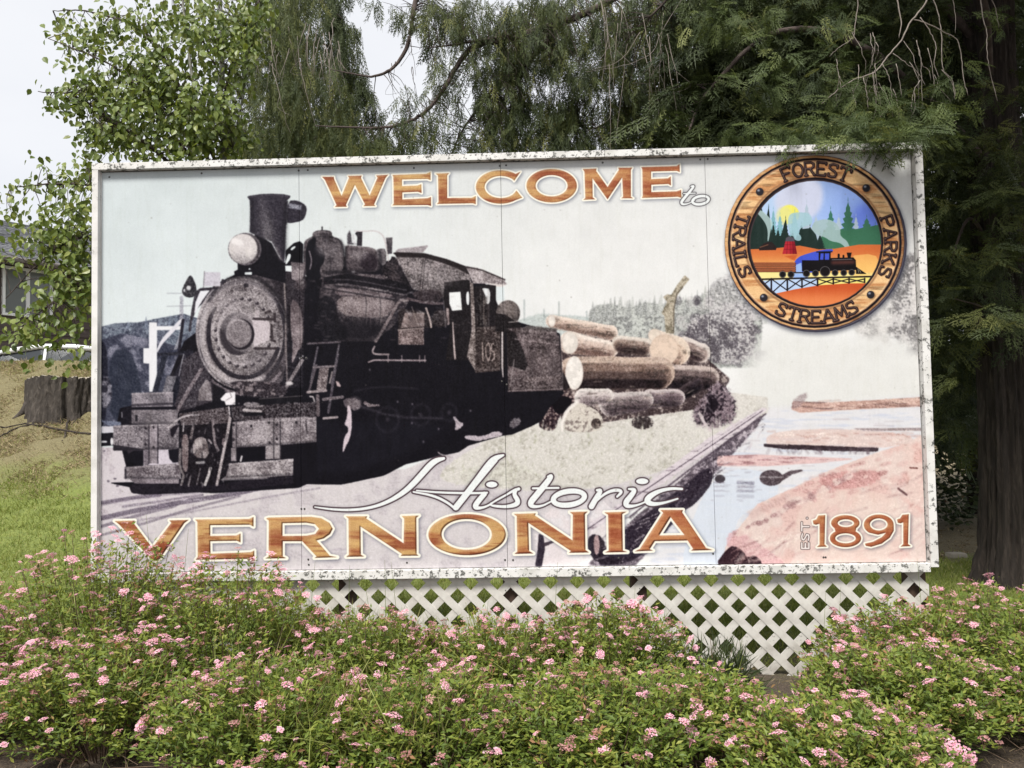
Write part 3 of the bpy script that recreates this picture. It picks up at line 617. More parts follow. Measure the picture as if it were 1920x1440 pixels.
def paint_engine():
    D = (24, 22, 29); G1 = (62, 58, 64)
    sp = lambda M, a, b, lo=.36, hi=.66, g=12: put(M, a, 1, g, (tuple(np.array(b) * .97), N24 * .55 + N5 * .25 + GR * .2, lo, hi))
    put(rough(P(Z0, [(372, 620), (400, 535), (440, 515), (480, 505), (545, 490), (575, 520), (590, 500), (650, 480), (720, 490), (790, 480), (870, 510), (900, 520), (925, 550), (935, 575), (975, 605), (1050, 625), (1056, 735), (990, 755), (560, 905), (330, 905), (240, 890), (218, 800), (225, 765), (300, 750), (345, 640)]), .2, 1.5), D, 1, 8)
    # ground shadow and the great dark mass
    put(rough(P(Z0, [(200, 905), (250, 915), (400, 925), (560, 915), (575, 908), (640, 909), (720, 892), (760, 871), (822, 856), (860, 848), (900, 822), (960, 815), (995, 800), (1015, 790), (1030, 765), (1060, 735), (900, 720), (560, 700), (560, 870), (380, 900)]), .25, 2), D, 1, 6)
    put(P(Z0, [(548, 560), (700, 560), (850, 600), (950, 620), (1056, 700), (1056, 735), (1000, 760), (990, 800), (950, 815), (870, 838), (770, 862), (680, 893), (548, 905)]), D, 1, 6)
    put(soften(P(Z0, [(570, 790), (760, 790), (840, 800), (760, 850), (650, 885), (572, 890)]), 8), (32, 31, 40), .5)
    # bright scraps under the cab
    for pts in ([(1385, 625), (1420, 640), (1440, 680), (1490, 690), (1450, 740), (1400, 755), (1420, 700)], [(1485, 800), (1530, 790), (1640, 805), (1760, 750), (1835, 790), (1700, 820), (1600, 845), (1500, 825)]):
        put(rough(P(Z4, pts, 1), .5, 2.5), (190, 178, 186), .9, 40)
    put(rough(P(Z5, [(200, 1130), (230, 1080), (280, 1070), (300, 1110), (240, 1150)], 1), .8, 4), (120, 112, 118), .8, 60)
    put(rough(S(Z4, [(1265, 935), (1290, 955), (1370, 975)], 10), .3, 1), (180, 168, 172), .8)
    for x, y in ((1048, 530), (1045, 690), (1270, 740), (1143, 848), (1540, 585), (925, 510), (690, 240)):
        put(soften(E(Z4, x, y, 7, 10), 1), (130, 122, 132), .7)
    # boiler barrel
    sp(P(Z3, [(300, 500), (480, 480), (800, 540), (1010, 600), (1010, 760), (930, 900), (880, 960), (730, 1080), (420, 1080), (300, 900), (260, 700)]), (44, 40, 46), (84, 76, 80))
    put(rough(P(Z3, [(400, 700), (620, 700), (900, 720), (900, 800), (830, 880), (650, 880), (440, 860)], 1), .3, 4), (122, 110, 112), .85, 70)
    put(rough(P(Z3, [(300, 680), (400, 720), (420, 900), (520, 1000), (480, 1080), (280, 1080), (240, 760)], 1), .3, 6), (30, 28, 34), .95, 20)
    put(rough(P(Z3, [(500, 960), (680, 950), (690, 1080), (520, 1060)], 1), .7, 4), (62, 56, 62), .8, 70)
    put(rough(P(Z3, [(400, 620), (600, 640), (900, 690), (900, 710), (560, 700), (390, 690)], 1), .5, 3), (96, 86, 90), .9, 60)
    for a, b in (((590, 595), (680, 610)), ((700, 630), (770, 645)), ((770, 680), (870, 690)), ((440, 645), (590, 655)), ((440, 675), (560, 680))):
        put(soften(S(Z3, [a, b], 18), 1.5), (138, 124, 128), .8)
    # smoke box side + first dome + sand dome + steam dome
    sp(P(Z3, [(130, 250), (160, 215), (210, 195), (205, 165), (240, 145), (290, 140), (350, 145), (370, 160), (372, 195), (430, 210), (470, 260), (480, 500), (300, 560), (130, 560)], 1), (58, 53, 58), (98, 90, 94))
    put(S(Z3, [(288, 140), (288, 115)], 12), (50, 46, 52))
    put(rough(P(Z3, [(150, 250), (240, 180), (230, 300), (300, 280), (315, 400), (260, 470), (290, 560), (160, 570), (150, 480)], 1), .2, 2), (22, 21, 28), .95)
    put(S(Z3, [(180, 320), (202, 400), (185, 470)], 10, 2), (130, 120, 126), .9)
    sp(P(Z3, [(480, 300), (490, 265), (560, 275), (620, 280), (700, 285), (760, 320), (780, 400), (780, 490), (600, 500), (485, 500)], 1), (56, 50, 55), (96, 86, 90))
    put(rough(P(Z3, [(600, 330), (740, 340), (760, 480), (620, 490)], 2), .4, 5), (38, 30, 38), .8, 30)
    put(soften(P(Z3, [(500, 180), (520, 140), (532, 180), (540, 250), (600, 260), (500, 265)]), 1), (70, 66, 72), 1, 60)
    put(P(Z3, [(565, 170), (580, 155), (628, 155), (625, 275), (580, 275), (585, 200)]), (50, 46, 52), 1, 40)
    put(soften(S(Z3, [(545, 180), (560, 250)], 14), 1), (200, 196, 200), .8, 60)
    put(S(Z3, [(560, 150), (640, 152), (740, 145), (800, 180), (825, 250), (850, 400), (870, 600)], [8, 8, 9, 9, 11, 11, 10], 2), (186, 176, 178), .9, 40)
    sp(P(Z3, [(740, 310), (780, 295), (830, 300), (830, 440), (780, 440)], 1), (104, 98, 102), (150, 142, 146))
    sp(P(Z3, [(825, 205), (882, 203), (878, 340), (842, 345)]), (66, 62, 68), (104, 98, 102))
    sp(P(Z3, [(800, 440), (860, 400), (880, 350), (960, 420), (1000, 520), (1040, 590), (1040, 660), (820, 570), (780, 470)], 1), (30, 27, 32), (66, 58, 62), g=30)
    put(soften(E(Z3, 551, 494, 14, 8), 1), (236, 232, 234), 1)
    put(rough(P(Z3, [(560, 510), (840, 520), (850, 560), (580, 540)], 1), .6, 3), (104, 94, 98), .8, 60)
    put(P(Z3, [(300, 540), (500, 510), (900, 570), (1040, 620), (1000, 690), (860, 660), (500, 590), (300, 600)]), (22, 20, 26), .9, 20)
    # cab
    sp(P(Z3, [(905, 350), (1150, 370), (1340, 420), (1540, 520), (1560, 740), (1310, 740), (1300, 700), (1050, 640), (1000, 540), (940, 440)]), (92, 86, 88), (140, 130, 132), g=70)
    put(P(Z3, [(885, 335), (920, 325), (1150, 335), (1340, 385), (1510, 450), (1540, 520), (1500, 505), (1340, 430), (1150, 375), (930, 375)]), (40, 34, 36), 1, 26)
    put(rough(P(Z3, [(890, 335), (930, 300), (1100, 280), (1190, 268), (1140, 330), (920, 328)]), .2, 1.5), (150, 142, 146), 1, 50)
    sp(P(Z3, [(1500, 450), (1600, 460), (1820, 560), (1850, 600), (1790, 615), (1690, 595), (1560, 590), (1535, 520)]), (140, 130, 132), (176, 166, 168), g=60)
    put(S(Z3, [(1510, 452), (1640, 480), (1830, 560)], 12), (56, 48, 50), 1, 30)
    put(rough(P(Z3, [(1690, 590), (1790, 600), (1850, 600), (1800, 622), (1700, 605)]), .2, 1), (214, 206, 204), 1)
    for x in (1140, 1160): put(S(Z3, [(x, 380), (x - 28, 640)], 7), (40, 34, 38), .9)
    put(P(Z3, [(1320, 580), (1520, 560), (1560, 620), (1690, 600), (1755, 610), (1755, 760), (1830, 830), (1830, 1300), (1580, 1350), (1560, 1240), (1330, 1240), (1370, 960), (1310, 740)]), (34, 30, 33), 1, 26)
    put(P(Z3, [(1360, 668), (1455, 662), (1468, 815), (1385, 822), (1362, 760)]), (232, 234, 234))
    put(P(Z3, [(1505, 665), (1528, 655), (1530, 770), (1510, 775), (1502, 720)], 1), (228, 230, 232))
    put(P(Z3, [(1637, 635), (1660, 630), (1705, 640), (1704, 750), (1685, 770), (1665, 750), (1668, 700), (1650, 660)], 1), (226, 228, 230))
    put(P(Z3, [(1757, 620), (1826, 620), (1826, 740), (1757, 735)]), (214, 222, 224))
    sp(P(Z3, [(1535, 580), (1562, 590), (1580, 900), (1585, 1340), (1510, 1210), (1550, 980)]), (112, 102, 100), (150, 138, 136), g=70)
    sp(P(Z3, [(1585, 960), (1790, 950), (1790, 1330), (1580, 1345)]), (58, 50, 50), (98, 86, 84), g=60)
    put(soften(P(Z3, [(1590, 700), (1680, 700), (1680, 950), (1590, 950)]), 2), (74, 66, 64), .8, 80, ((36, 32, 34), noise_v(), .45, .6))
    put(S(Z3, [(1345, 810), (1350, 930)], 24), (176, 158, 158), .8, 30)
    put(S(Z3, [(1390, 920), (1400, 1100), (1410, 1225)], [8, 14, 16]), (196, 180, 178), .95, 30)
    put(S(Z3, [(1808, 970), (1808, 1300), (1815, 1380)], [14, 14, 8]), (206, 196, 196), .95, 30)
    # 105 on the cab side
    for g in ([(1640, 1090), (1645, 1245)], [(1688, 1092), (1668, 1130), (1670, 1200), (1690, 1245), (1708, 1200), (1706, 1130), (1690, 1092)], [(1735, 1098), (1718, 1102), (1716, 1160), (1738, 1170), (1742, 1215), (1722, 1245)]):
        put(rough(S(Z3, g, 11), .5, 1), (176, 160, 156), .85, 40)
    # pipes and box in front of the cab
    put(S(Z3, [(1010, 735), (935, 740), (900, 810), (830, 930), (740, 1080)], [20, 24, 24, 24, 26], 1), (134, 122, 124), .9, 50)
    put(S(Z3, [(1010, 720), (1180, 760), (1300, 760)], 22, 1), (96, 84, 88), .9, 50)
    put(P(Z3, [(930, 800), (1160, 830), (1210, 960), (930, 985)]), (46, 40, 42), 1, 40)
    sp(P(Z3, [(985, 840), (1150, 840), (1150, 955), (950, 970)]), (104, 92, 92), (140, 124, 122))
    sp(P(Z3, [(930, 985), (1145, 970), (1148, 1110), (930, 1108)]), (96, 84, 84), (136, 120, 120), g=70)
    put(S(Z3, [(930, 985), (1145, 968)], 12), (150, 136, 134), .9, 40)
    put(S(Z3, [(1165, 800), (1200, 900), (1208, 960)], 16, 1), (186, 170, 166), .9, 30)
    put(S(Z3, [(640, 650), (690, 800), (700, 970)], 13, 2), (112, 100, 104), .8, 40)
    put(S(Z3, [(1045, 790), (1100, 950)], 8), (170, 156, 152), .6, 30)
    put(S(Z3, [(730, 1125), (710, 1165), (730, 1190), (850, 1190)], 15, 1), (170, 156, 158), .85, 40)
    put(S(Z3, [(680, 1255), (730, 1238), (1160, 1242)], 14), (166, 152, 156), .9, 40)
    for x in (845, 960, 1110, 1155): put(S(Z3, [(x, 1200), (x, 1255)], 8), (150, 136, 140), .9)
    put(rough(P(Z3, [(1050, 650), (1300, 640), (1300, 740), (1210, 760), (1060, 720)], 1), .7, 4), (60, 52, 56), .9, 60)
    put(rough(P(Z3, [(1200, 860), (1310, 780), (1370, 960), (1220, 960)], 1), .6, 4), (48, 42, 44), .9, 70)
    # step ladder
    for a, b in (((250, 1130), (190, 1430)), ((430, 1110), (370, 1440))): put(S(Z3, [a, b], 16), (96, 90, 98), .9, 40)
    put(S(Z3, [(165, 1100), (440, 1085)], 16), (104, 96, 102), .9, 50)
    sp(P(Z3, [(265, 1310), (345, 1300), (330, 1440), (245, 1440)]), (112, 102, 104), (156, 142, 146))
    put(S(Z3, [(215, 1300), (390, 1290)], 18), (130, 120, 124), .9, 50)
    sp(P(Z4, [(265, 230), (345, 225), (320, 410), (240, 410)]), (112, 102, 104), (160, 148, 150), g=70)
    put(S(Z4, [(240, 200), (175, 430)], 18), (96, 88, 94), .9, 40); put(S(Z4, [(420, 110), (380, 350), (340, 600)], 22), (84, 78, 86), .9, 60)
    put(S(Z4, [(165, 430), (320, 415)], 22), (158, 146, 148), .9, 60); put(S(Z4, [(372, 260), (352, 350)], 14), (150, 140, 142), .9, 40)
    put(S(Z4, [(185, 465), (220, 470), (230, 600)], 12, 1), (196, 188, 190), .9); put(S(Z4, [(250, 460), (255, 620)], 30), (110, 100, 104), .9, 60)
    put(S(Z4, [(300, 490), (460, 470)], 26), (128, 118, 122), .8, 70); put(S(Z4, [(300, 650), (415, 640)], 20), (170, 158, 160), .9, 40)
    sp(P(Z4, [(460, 480), (600, 480), (620, 560), (560, 590), (520, 560), (480, 560)], 1), (90, 82, 88), (130, 120, 124))
    put(rough(P(Z4, [(500, 520), (535, 570), (540, 700), (525, 820), (480, 900), (460, 965), (462, 880), (480, 790), (510, 770), (505, 715), (470, 705), (500, 640)], 1), .2, 1.5), (206, 192, 200), .95, 30)
    put(rough(S(Z4, [(650, 520), (680, 540), (770, 540)], [30, 30, 16]), .6, 2), (130, 118, 122), .85, 60)
    put(rough(P(Z4, [(400, 330), (430, 345), (450, 385), (415, 380)]), .2, 1), (190, 170, 172), .9)
    # tender
    sp(E(Z5, 200, 330, 85, 92), (72, 66, 66), (110, 100, 98))
    put(P(Z5, [(110, 330), (180, 340), (300, 420), (300, 470), (110, 460)]), (34, 30, 32), 1, 30)
    put(S(Z5, [(205, 395), (275, 390)], 7), (180, 172, 170), .8)
    sp(P(Z5, [(190, 440), (330, 430), (545, 440), (548, 485), (560, 480), (590, 880), (200, 890)]), (66, 58, 60), (104, 92, 94), g=60)
    put(P(Z5, [(185, 440), (250, 470), (310, 600), (340, 700), (320, 740), (200, 700)]), (36, 32, 34), .95, 40)
    put(S(Z5, [(250, 515), (560, 555)], 7), (128, 114, 116), .8, 40); put(S(Z5, [(200, 885), (590, 868)], 9), (120, 108, 110), .8, 50)
    put(S(Z5, [(575, 500), (592, 870)], 6), (150, 138, 136), .7); put(rough(S(Z5, [(330, 430), (540, 450)], 24), .8, 3), (84, 78, 78), .9, 60)
    put(rough(S(Z5, [(330, 805), (560, 790)], 34), 1.1, 3), (138, 124, 124), .42, 80)
    put(S(Z5, [(243, 660), (215, 850)], 7), (150, 138, 140), .7)
    put(P(Z5, [(590, 740), (640, 860), (600, 880), (590, 870)]), (40, 34, 36), 1, 20)
    # boiler shell behind the round front
    sp(E(Z0, 478, 622, 92, 112), (60, 55, 60), (92, 84, 90))
    put(P(Z1, [(1480, 830), (1640, 720), (1770, 760), (1760, 900), (1750, 1440), (1640, 1440), (1600, 1100)]), (50, 45, 51), 1, 50)
    put(P(Z2, [(1600, 0), (1750, 0), (1750, 480), (1560, 480), (1600, 300)]), (38, 35, 42), 1, 40)
    sp(P(Z1, [(1640, 980), (1720, 1040), (1750, 1200), (1740, 1400), (1690, 1440), (1640, 1300)], 1), (96, 86, 90), (130, 118, 122))
    sp(P(Z2, [(1660, 0), (1740, 0), (1720, 130), (1680, 230), (1650, 290), (1660, 120)], 1), (96, 86, 90), (140, 128, 132))
    # round front
    sp(E(Z0, 453, 624, 86, 106), (96, 89, 93), (146, 138, 141), g=70)
    put(rough(RING(Z0, 455, 626, 80, 98, 7), .3, 1), (46, 42, 49), .9, 30)
    put(soften(S(Z0, ell_pts(454, 626, 76, 93, 30, 0, 60, 215), 13), 1.5), (186, 178, 181), .8, 50)
    put(rough(S(Z0, ell_pts(458, 626, 67, 82, 40, 0, 20, 215), 8), .2, 1), (42, 38, 45), .95, 20)
    sp(E(Z0, 457, 622, 62, 77), (120, 113, 116), (154, 146, 149), g=70)
    put(soften(S(Z0, ell_pts(455, 610, 66, 80, 30, 0, 200, 330), 12), 4), (150, 142, 146), .7, 50)
    put(soften(S(Z0, ell_pts(453, 626, 45, 57, 30, 0, 60, 250), 5), 1), (178, 170, 174), .7, 30)
    for k in range(22):
        a = math.radians(k * 360 / 22 + 5)
        x, y = 456 + 52 * math.cos(a), 624 + 64 * math.sin(a)
        put(rough(E(Z0, x, y, 3.2, 4.5, math.degrees(a)), .4, 1), (46, 40, 46), .9)
    put(rough(E(Z1, 1265, 878, 22, 18), .4, 1), (44, 40, 46), .95)
    put(soften(E(Z0, 445, 626, 33, 40), 1), (52, 47, 53), .95); put(soften(E(Z0, 458, 622, 32, 38), 3), (150, 142, 146), .75, 50)
    put(rough(P(Z1, [(1320, 1170), (1460, 1180), (1475, 1240), (1460, 1340), (1330, 1400), (1330, 1300)]), .15, 1), (192, 182, 187), .95, 22)
    put(P(Z1, [(1340, 1085), (1375, 1085), (1375, 1160), (1340, 1160)]), (186, 176, 180), .8, 30)
    put(E(Z0, 452, 627, 25, 29), (36, 32, 38), .95); put(E(Z0, 449, 625, 23, 26.5), (124, 116, 120), 1, 50)
    for pts in ([(1330, 1160), (1510, 1165)], [(1505, 1120), (1510, 1180)], [(1480, 1215), (1485, 1330)], [(1340, 1410), (1520, 1410)], [(1430, 1110), (1470, 1095)], [(1480, 1340), (1510, 1350)]):
        put(rough(S(Z1, pts, 22), .5, 1), (54, 46, 50), .9)
    put(rough(S(Z0, ell_pts(455, 628, 92, 110, 20, 0, 40, 130), 6), .6, 2), (130, 120, 126), .8, 80)
    # vertical rod, hand rail, right of the front
    put(S(Z1, [(1585, 770), (1600, 1100), (1600, 1440)], 13), (140, 130, 130), .9, 60); put(S(Z2, [(1600, 0), (1612, 440)], 13), (120, 110, 112), .9, 60)
    put(E(Z1, 1583, 765, 15, 15), (170, 160, 160), .95)
    put(S(Z1, [(1630, 1050), (1640, 1440)], 14), (30, 27, 32), .9)
    put(S(Z2, [(1740, 250), (1620, 450), (1515, 640)], 30), (126, 118, 122), .95, 60); put(soften(E(Z2, 1632, 445, 32, 16), 1), (200, 194, 196), .9)
    for x, y, r_ in ((1740, 855, 13), (1663, 815, 10), (1745, 215, 6), (1722, 233, 7), (1775, 232, 7)):
        put(soften(E(Z1 if y > 300 else Z2, x, y, r_, r_), 1.2), (232, 228, 230), .95)
    sp(P(Z1, [(1645, 680), (1770, 680), (1750, 800), (1720, 860), (1650, 820)]), (104, 96, 100), (140, 130, 134))
    put(soften(E(Z1, 1725, 870, 50, 50), 3), (80, 72, 76), .7, 60)
    # stack, side bonnet, head lamp
    put(P(Z1, [(1600, 585), (1625, 560), (1670, 520), (1720, 505), (1750, 530), (1745, 690), (1650, 680), (1600, 700)]), (20, 19, 25))
    put(P(Z1, [(1170, 800), (1165, 760), (1195, 745), (1195, 690), (1350, 440), (1480, 520), (1545, 640), (1600, 700), (1600, 860), (1350, 790), (1200, 800)]), (24, 22, 29), 1, 10)
    put(soften(P(Z1, [(1295, 430), (1305, 175), (1620, 165), (1606, 350), (1590, 700), (1530, 600), (1480, 510), (1380, 470)]), 1), lerp((50, 46, 56), (84, 80, 86), np.exp(-((IX - 502) / 14) ** 2) * sstep(380, 440, IY)), 1, 40)
    put(P(Z1, [(1276, 132), (1290, 122), (1380, 108), (1480, 104), (1580, 108), (1640, 122), (1636, 140), (1600, 170), (1610, 355), (1606, 360), (1306, 420), (1297, 160)], 0), lerp((52, 48, 58), (74, 70, 76), np.exp(-((IX - 500) / 15) ** 2) * sstep(370, 440, IY)), 1, 30)
    put(S(Z1, [(1290, 130), (1480, 112), (1635, 130)], 12, 1), (84, 80, 90), .5)
    put(P(Z1, [(1620, 165), (1690, 158), (1750, 185), (1782, 220), (1768, 295), (1740, 335), (1640, 355), (1604, 345)], 1), (50, 46, 56), 1, 30)
    put(soften(P(Z1, [(1628, 185), (1735, 205), (1728, 242), (1626, 225)]), 1), (136, 136, 148), .9, 90)
    put(E(Z1, 1262, 572, 134, 138), (92, 86, 92), 1, 50); put(E(Z1, 1296, 580, 86, 110), (62, 56, 62), 1, 40); put(E(Z1, 1240, 570, 126, 130), (112, 106, 110), 1, 50)
    put(E(Z1, 1240, 568, 119, 124), lerp((206, 200, 200), (152, 146, 148), sstep(462, 496, IY)), 1, 34)
    put(soften(E(Z1, 1190, 510, 60, 30, 15), 3), (232, 228, 228), .9); put(soften(E(Z1, 1290, 600, 26, 40), 4), (226, 220, 218), .7)
    for M in (P(Z1, [(1255, 768), (1315, 765), (1315, 788), (1255, 788)]), P(Z1, [(1285, 745), (1295, 730), (1310, 745)]), P(Z1, [(1595, 712), (1650, 712), (1650, 762), (1600, 758)]),
              P(Z1, [(1618, 612), (1645, 612), (1640, 655), (1605, 705), (1598, 690)], 1), P(Z1, [(1640, 575), (1655, 555), (1684, 545), (1682, 560), (1650, 585)], 1)):
        put(M, (222, 228, 230))
    # left lamp, number board, signal frame
    put(rough(P(Z1, [(785, 795), (808, 795), (835, 850), (850, 900), (845, 960), (800, 985), (740, 970), (722, 930), (735, 890), (755, 850)], 1), .2, 1), (58, 56, 62), 1, 60)
    put(soften(E(Z1, 782, 900, 20, 20), 1), (206, 206, 210), .95); put(E(Z1, 745, 920, 9, 14), (190, 190, 196), .9)
    put(P(Z1, [(912, 765), (1050, 768), (1048, 885), (905, 885)]), (192, 188, 198), 1, 24)
    put(S(Z1, [(915, 760), (900, 1000)], 7), (110, 106, 112), .9)
    put(rough(P(Z1, [(850, 920), (880, 900), (1050, 890), (1060, 820), (1110, 840), (1000, 930), (930, 1000), (850, 1080), (800, 1200), (790, 1180), (830, 1020)], 0), .3, 1.5), (52, 48, 56), 1, 40)
    put(P(Z1, [(880, 925), (960, 920), (900, 1000), (830, 1120), (840, 1020)]), (222, 222, 228))
    put(rough(S(Z1, [(840, 960), (815, 1080), (790, 1260)], 20), .3, 1), (60, 56, 64), .95, 40)
    put(rough(S(Z1, [(722, 980), (722, 1200)], 30), .8, 2), (140, 138, 150), .7, 80); put(S(Z1, [(600, 945), (720, 945)], 9), (150, 152, 160), .7); put(S(Z1, [(600, 1055), (800, 1050)], 8), (150, 152, 160), .7)
    put(P(Z1, [(448, 1222), (740, 1222), (740, 1252), (514, 1256), (514, 1440), (448, 1440)]), (226, 226, 230)); put(P(Z2, [(400, 148), (448, 148), (448, -70), (514, -70), (514, 400), (488, 515), (450, 515), (448, 278), (400, 275)]), (226, 226, 230))
    put(P(Z2, [(514, 150), (560, 60), (640, -20), (700, -90), (740, -110), (700, -40), (620, 50), (560, 110), (514, 195)], 1), (214, 212, 220))
    put(P(Z2, [(655, 165), (700, 40), (735, -110), (735, -130), (690, 150)]), (190, 188, 196), .6)
    # struts
    put(P(Z2, [(520, 190), (820, 170), (820, 200), (525, 215)]), (44, 44, 54), 1, 40)
    for a, b, w, c in (((735, -90), (700, 180), 26, (40, 38, 48)), ((580, 215), (500, 510), 46, (44, 46, 58)), ((780, 190), (670, 420), 60, (40, 38, 48)), ((690, 420), (660, 660), 60, (34, 34, 44))):
        put(S(Z2, [a, b], w), c, 1, 30)
    sp(P(Z2, [(600, 380), (680, 385), (640, 520), (560, 520)]), (92, 90, 98), (130, 126, 134))
    put(S(Z2, [(740, 200), (725, 260), (700, 380)], 8), (190, 188, 194), .7)
    put(P(Z2, [(730, 250), (880, 150), (960, 380), (1000, 480), (980, 600), (640, 700), (700, 500)]), (62, 57, 64), 1, 60)
    put(S(Z2, [(885, 330), (770, 520), (640, 760)], 30), (124, 114, 120), .95, 70)
    sp(P(Z2, [(930, 410), (965, 440), (980, 590), (860, 590), (870, 500)]), (118, 110, 114), (150, 142, 146))
    put(P(Z2, [(980, 440), (1090, 500), (1060, 590), (985, 590)]), (30, 28, 34), 1, 10)
    put(P(Z2, [(1050, 575), (1095, 525), (1175, 518), (1175, 625), (1095, 628), (1085, 595), (1060, 590)]), (232, 228, 232))
    put(S(Z2, [(1130, 520), (1145, 560), (1095, 590)], 7), (120, 112, 116), .8)
    put(rough(P(Z2, [(1100, 420), (1500, 430), (1620, 470), (1600, 560), (1220, 560), (1180, 500)], 1), .6, 4), (54, 48, 54), 1, 60, ((120, 110, 114), N8, .6, .7))
    # buffer beam assembly
    sp(P(Z2, [(300, 525), (650, 515), (650, 640), (300, 645)]), (110, 105, 112), (148, 140, 148))
    put(P(Z2, [(300, 620), (650, 605), (650, 625), (300, 640)]), (60, 56, 64), .9)
    put(P(Z2, [(300, 645), (680, 640), (680, 668), (300, 668)]), (26, 24, 32))
    sp(P(Z2, [(300, 668), (690, 665), (690, 790), (290, 790)]), (100, 94, 100), (134, 126, 132))
    put(P(Z2, [(210, 690), (250, 640), (300, 650), (300, 790), (240, 790)]), (30, 28, 36), 1, 20); put(S(Z2, [(218, 690), (220, 730)], 9), (170, 168, 174), .8)
    put(P(Z2, [(330, 710), (352, 710), (352, 765), (330, 765)]), (40, 38, 44))
    sp(P(Z2, [(145, 800), (700, 780), (700, 1000), (400, 1010), (145, 1010)]), (98, 92, 98), (138, 130, 136), g=60)
    put(P(Z2, [(145, 960), (400, 1000), (400, 1015), (145, 1012)]), (44, 40, 48), .9)
    put(P(Z2, [(400, 1008), (700, 1000), (700, 1130), (400, 1140)]), (196, 188, 198), 1, 20)
    sp(P(Z2, [(448, 790), (522, 790), (522, 1120), (448, 1120)]), (128, 120, 126), (160, 150, 158))
    sp(P(Z2, [(402, 1010), (445, 1010), (445, 1135), (402, 1135)]), (120, 112, 120), (160, 150, 158))
    for x in (447, 522): put(S(Z2, [(x, 790), (x, 1120)], 9), (40, 36, 44), .95)
    for x, y in ((420, 825), (485, 815), (418, 958), (485, 985), (290, 770)): put(E(Z2, x, y, 10, 12), (44, 40, 46), .95)
    put(P(Z2, [(262, 1012), (320, 1012), (270, 1040)]), (60, 54, 62), .9)
    put(P(Z2, [(610, 1005), (710, 995), (700, 1110), (650, 1115), (620, 1080)], 0), (28, 26, 34))
    sp(P(Z2, [(240, 1150), (700, 1120), (720, 1250), (240, 1250)]), (100, 92, 98), (140, 132, 138), g=60)
    put(S(Z2, [(250, 1155), (250, 1245)], 16), (48, 44, 52), .9)
    put(rough(P(Z2, [(280, 1320), (330, 1280), (700, 1290), (1010, 1300), (1240, 1260), (1660, 1220), (1670, 1290), (1240, 1340), (780, 1370), (400, 1385), (300, 1370)]), .4, 2), (34, 30, 38), 1, 20)
    sp(P(Z2, [(280, 1250), (700, 1250), (700, 1290), (330, 1290)]), (110, 102, 108), (140, 130, 138))
    # right of the beam
    put(P(Z2, [(1140, 640), (1860, 600), (1860, 740), (1150, 760)]), (64, 58, 63), 1, 110)
    put(rough(P(Z2, [(1250, 600), (1400, 610), (1420, 650), (1240, 640)], 1), .5, 2), (150, 142, 146), .8, 50); put(S(Z2, [(1250, 670), (1390, 680)], 22), (186, 178, 180), .85, 30)
    put(rough(P(Z2, [(1230, 690), (1420, 690), (1420, 720), (1240, 720)]), .4, 2), (24, 22, 28), .95)
    put(P(Z2, [(1380, 570), (1730, 545), (1730, 600), (1380, 630)]), (28, 26, 32), .95); put(S(Z2, [(1380, 575), (1740, 550)], 6), (120, 112, 114), .7)
    sp(P(Z2, [(1150, 770), (1500, 735), (1860, 730), (1860, 940), (1560, 965), (1190, 990), (1150, 985)]), (118, 110, 115), (160, 151, 156), g=60)
    put(soften(P(Z2, [(1350, 780), (1480, 780), (1480, 940), (1350, 940)]), 5), (172, 164, 168), .6, 30)
    put(P(Z2, [(1190, 985), (1430, 975), (1430, 1085), (1190, 1100)]), (22, 20, 27)); put(P(Z2, [(1560, 965), (1860, 940), (1860, 1270), (1650, 1230), (1665, 1080), (1560, 1080)]), (24, 22, 29))
    sp(P(Z2, [(1430, 970), (1560, 960), (1560, 1080), (1430, 1085)]), (140, 132, 136), (170, 162, 166)); sp(P(Z2, [(1140, 990), (1185, 990), (1185, 1100), (1140, 1100)]), (130, 122, 126), (160, 150, 156))
    for x in (1185, 1500, 1555): put(S(Z2, [(x, 745), (x, 1085)], 8), (46, 42, 48), .95)
    for x, y in ((1310, 805), (1460, 775), (1525, 795), (1465, 945), (1525, 912), (1160, 920), (1160, 795), (1690, 775)): put(E(Z2, x, y, 11, 13), (44, 40, 46), .95)
    put(S(Z2, [(1230, 1060), (1220, 1100)], 14), (196, 190, 194)); put(S(Z2, [(1770, 740), (1780, 870)], 10), (60, 54, 60), .9)
    sp(P(Z2, [(1110, 1120), (1450, 1095), (1665, 1080), (1662, 1220), (1400, 1240), (1060, 1250)]), (122, 114, 118), (166, 158, 161), g=60)
    put(soften(S(Z2, [(1060, 1255), (1440, 1240)], 18), 1), (170, 162, 166), .7, 40)
    # coupler and pilot irons
    put(P(Z2, [(720, 820), (860, 780), (1130, 790), (1130, 1100), (1100, 1220), (1010, 1300), (760, 1310), (720, 1200)]), (32, 28, 34), 1, 30)
    put(P(Z2, [(700, 700), (1130, 640), (1140, 780), (720, 800)]), (84, 76, 80), 1, 110)
    put(S(Z2, [(610, 820), (700, 740), (780, 712), (860, 712)], 17, 1), (176, 168, 172), .95, 30)
    put(P(Z2, [(625, 830), (720, 760), (650, 900), (630, 890)]), (34, 30, 38))
    sp(P(Z2, [(815, 930), (880, 890), (940, 920), (955, 1080), (820, 1070)], 1), (104, 94, 96), (160, 150, 152))
    put(soften(E(Z2, 870, 950, 34, 34), 3), (186, 178, 178), .8, 30); put(S(Z2, [(850, 1115), (910, 1112)], 22), (160, 156, 160), .8, 30)
    put(rough(P(Z2, [(720, 880), (780, 870), (780, 1060), (770, 1200), (730, 1180)], 1), .4, 2), (124, 110, 112), .95, 60)
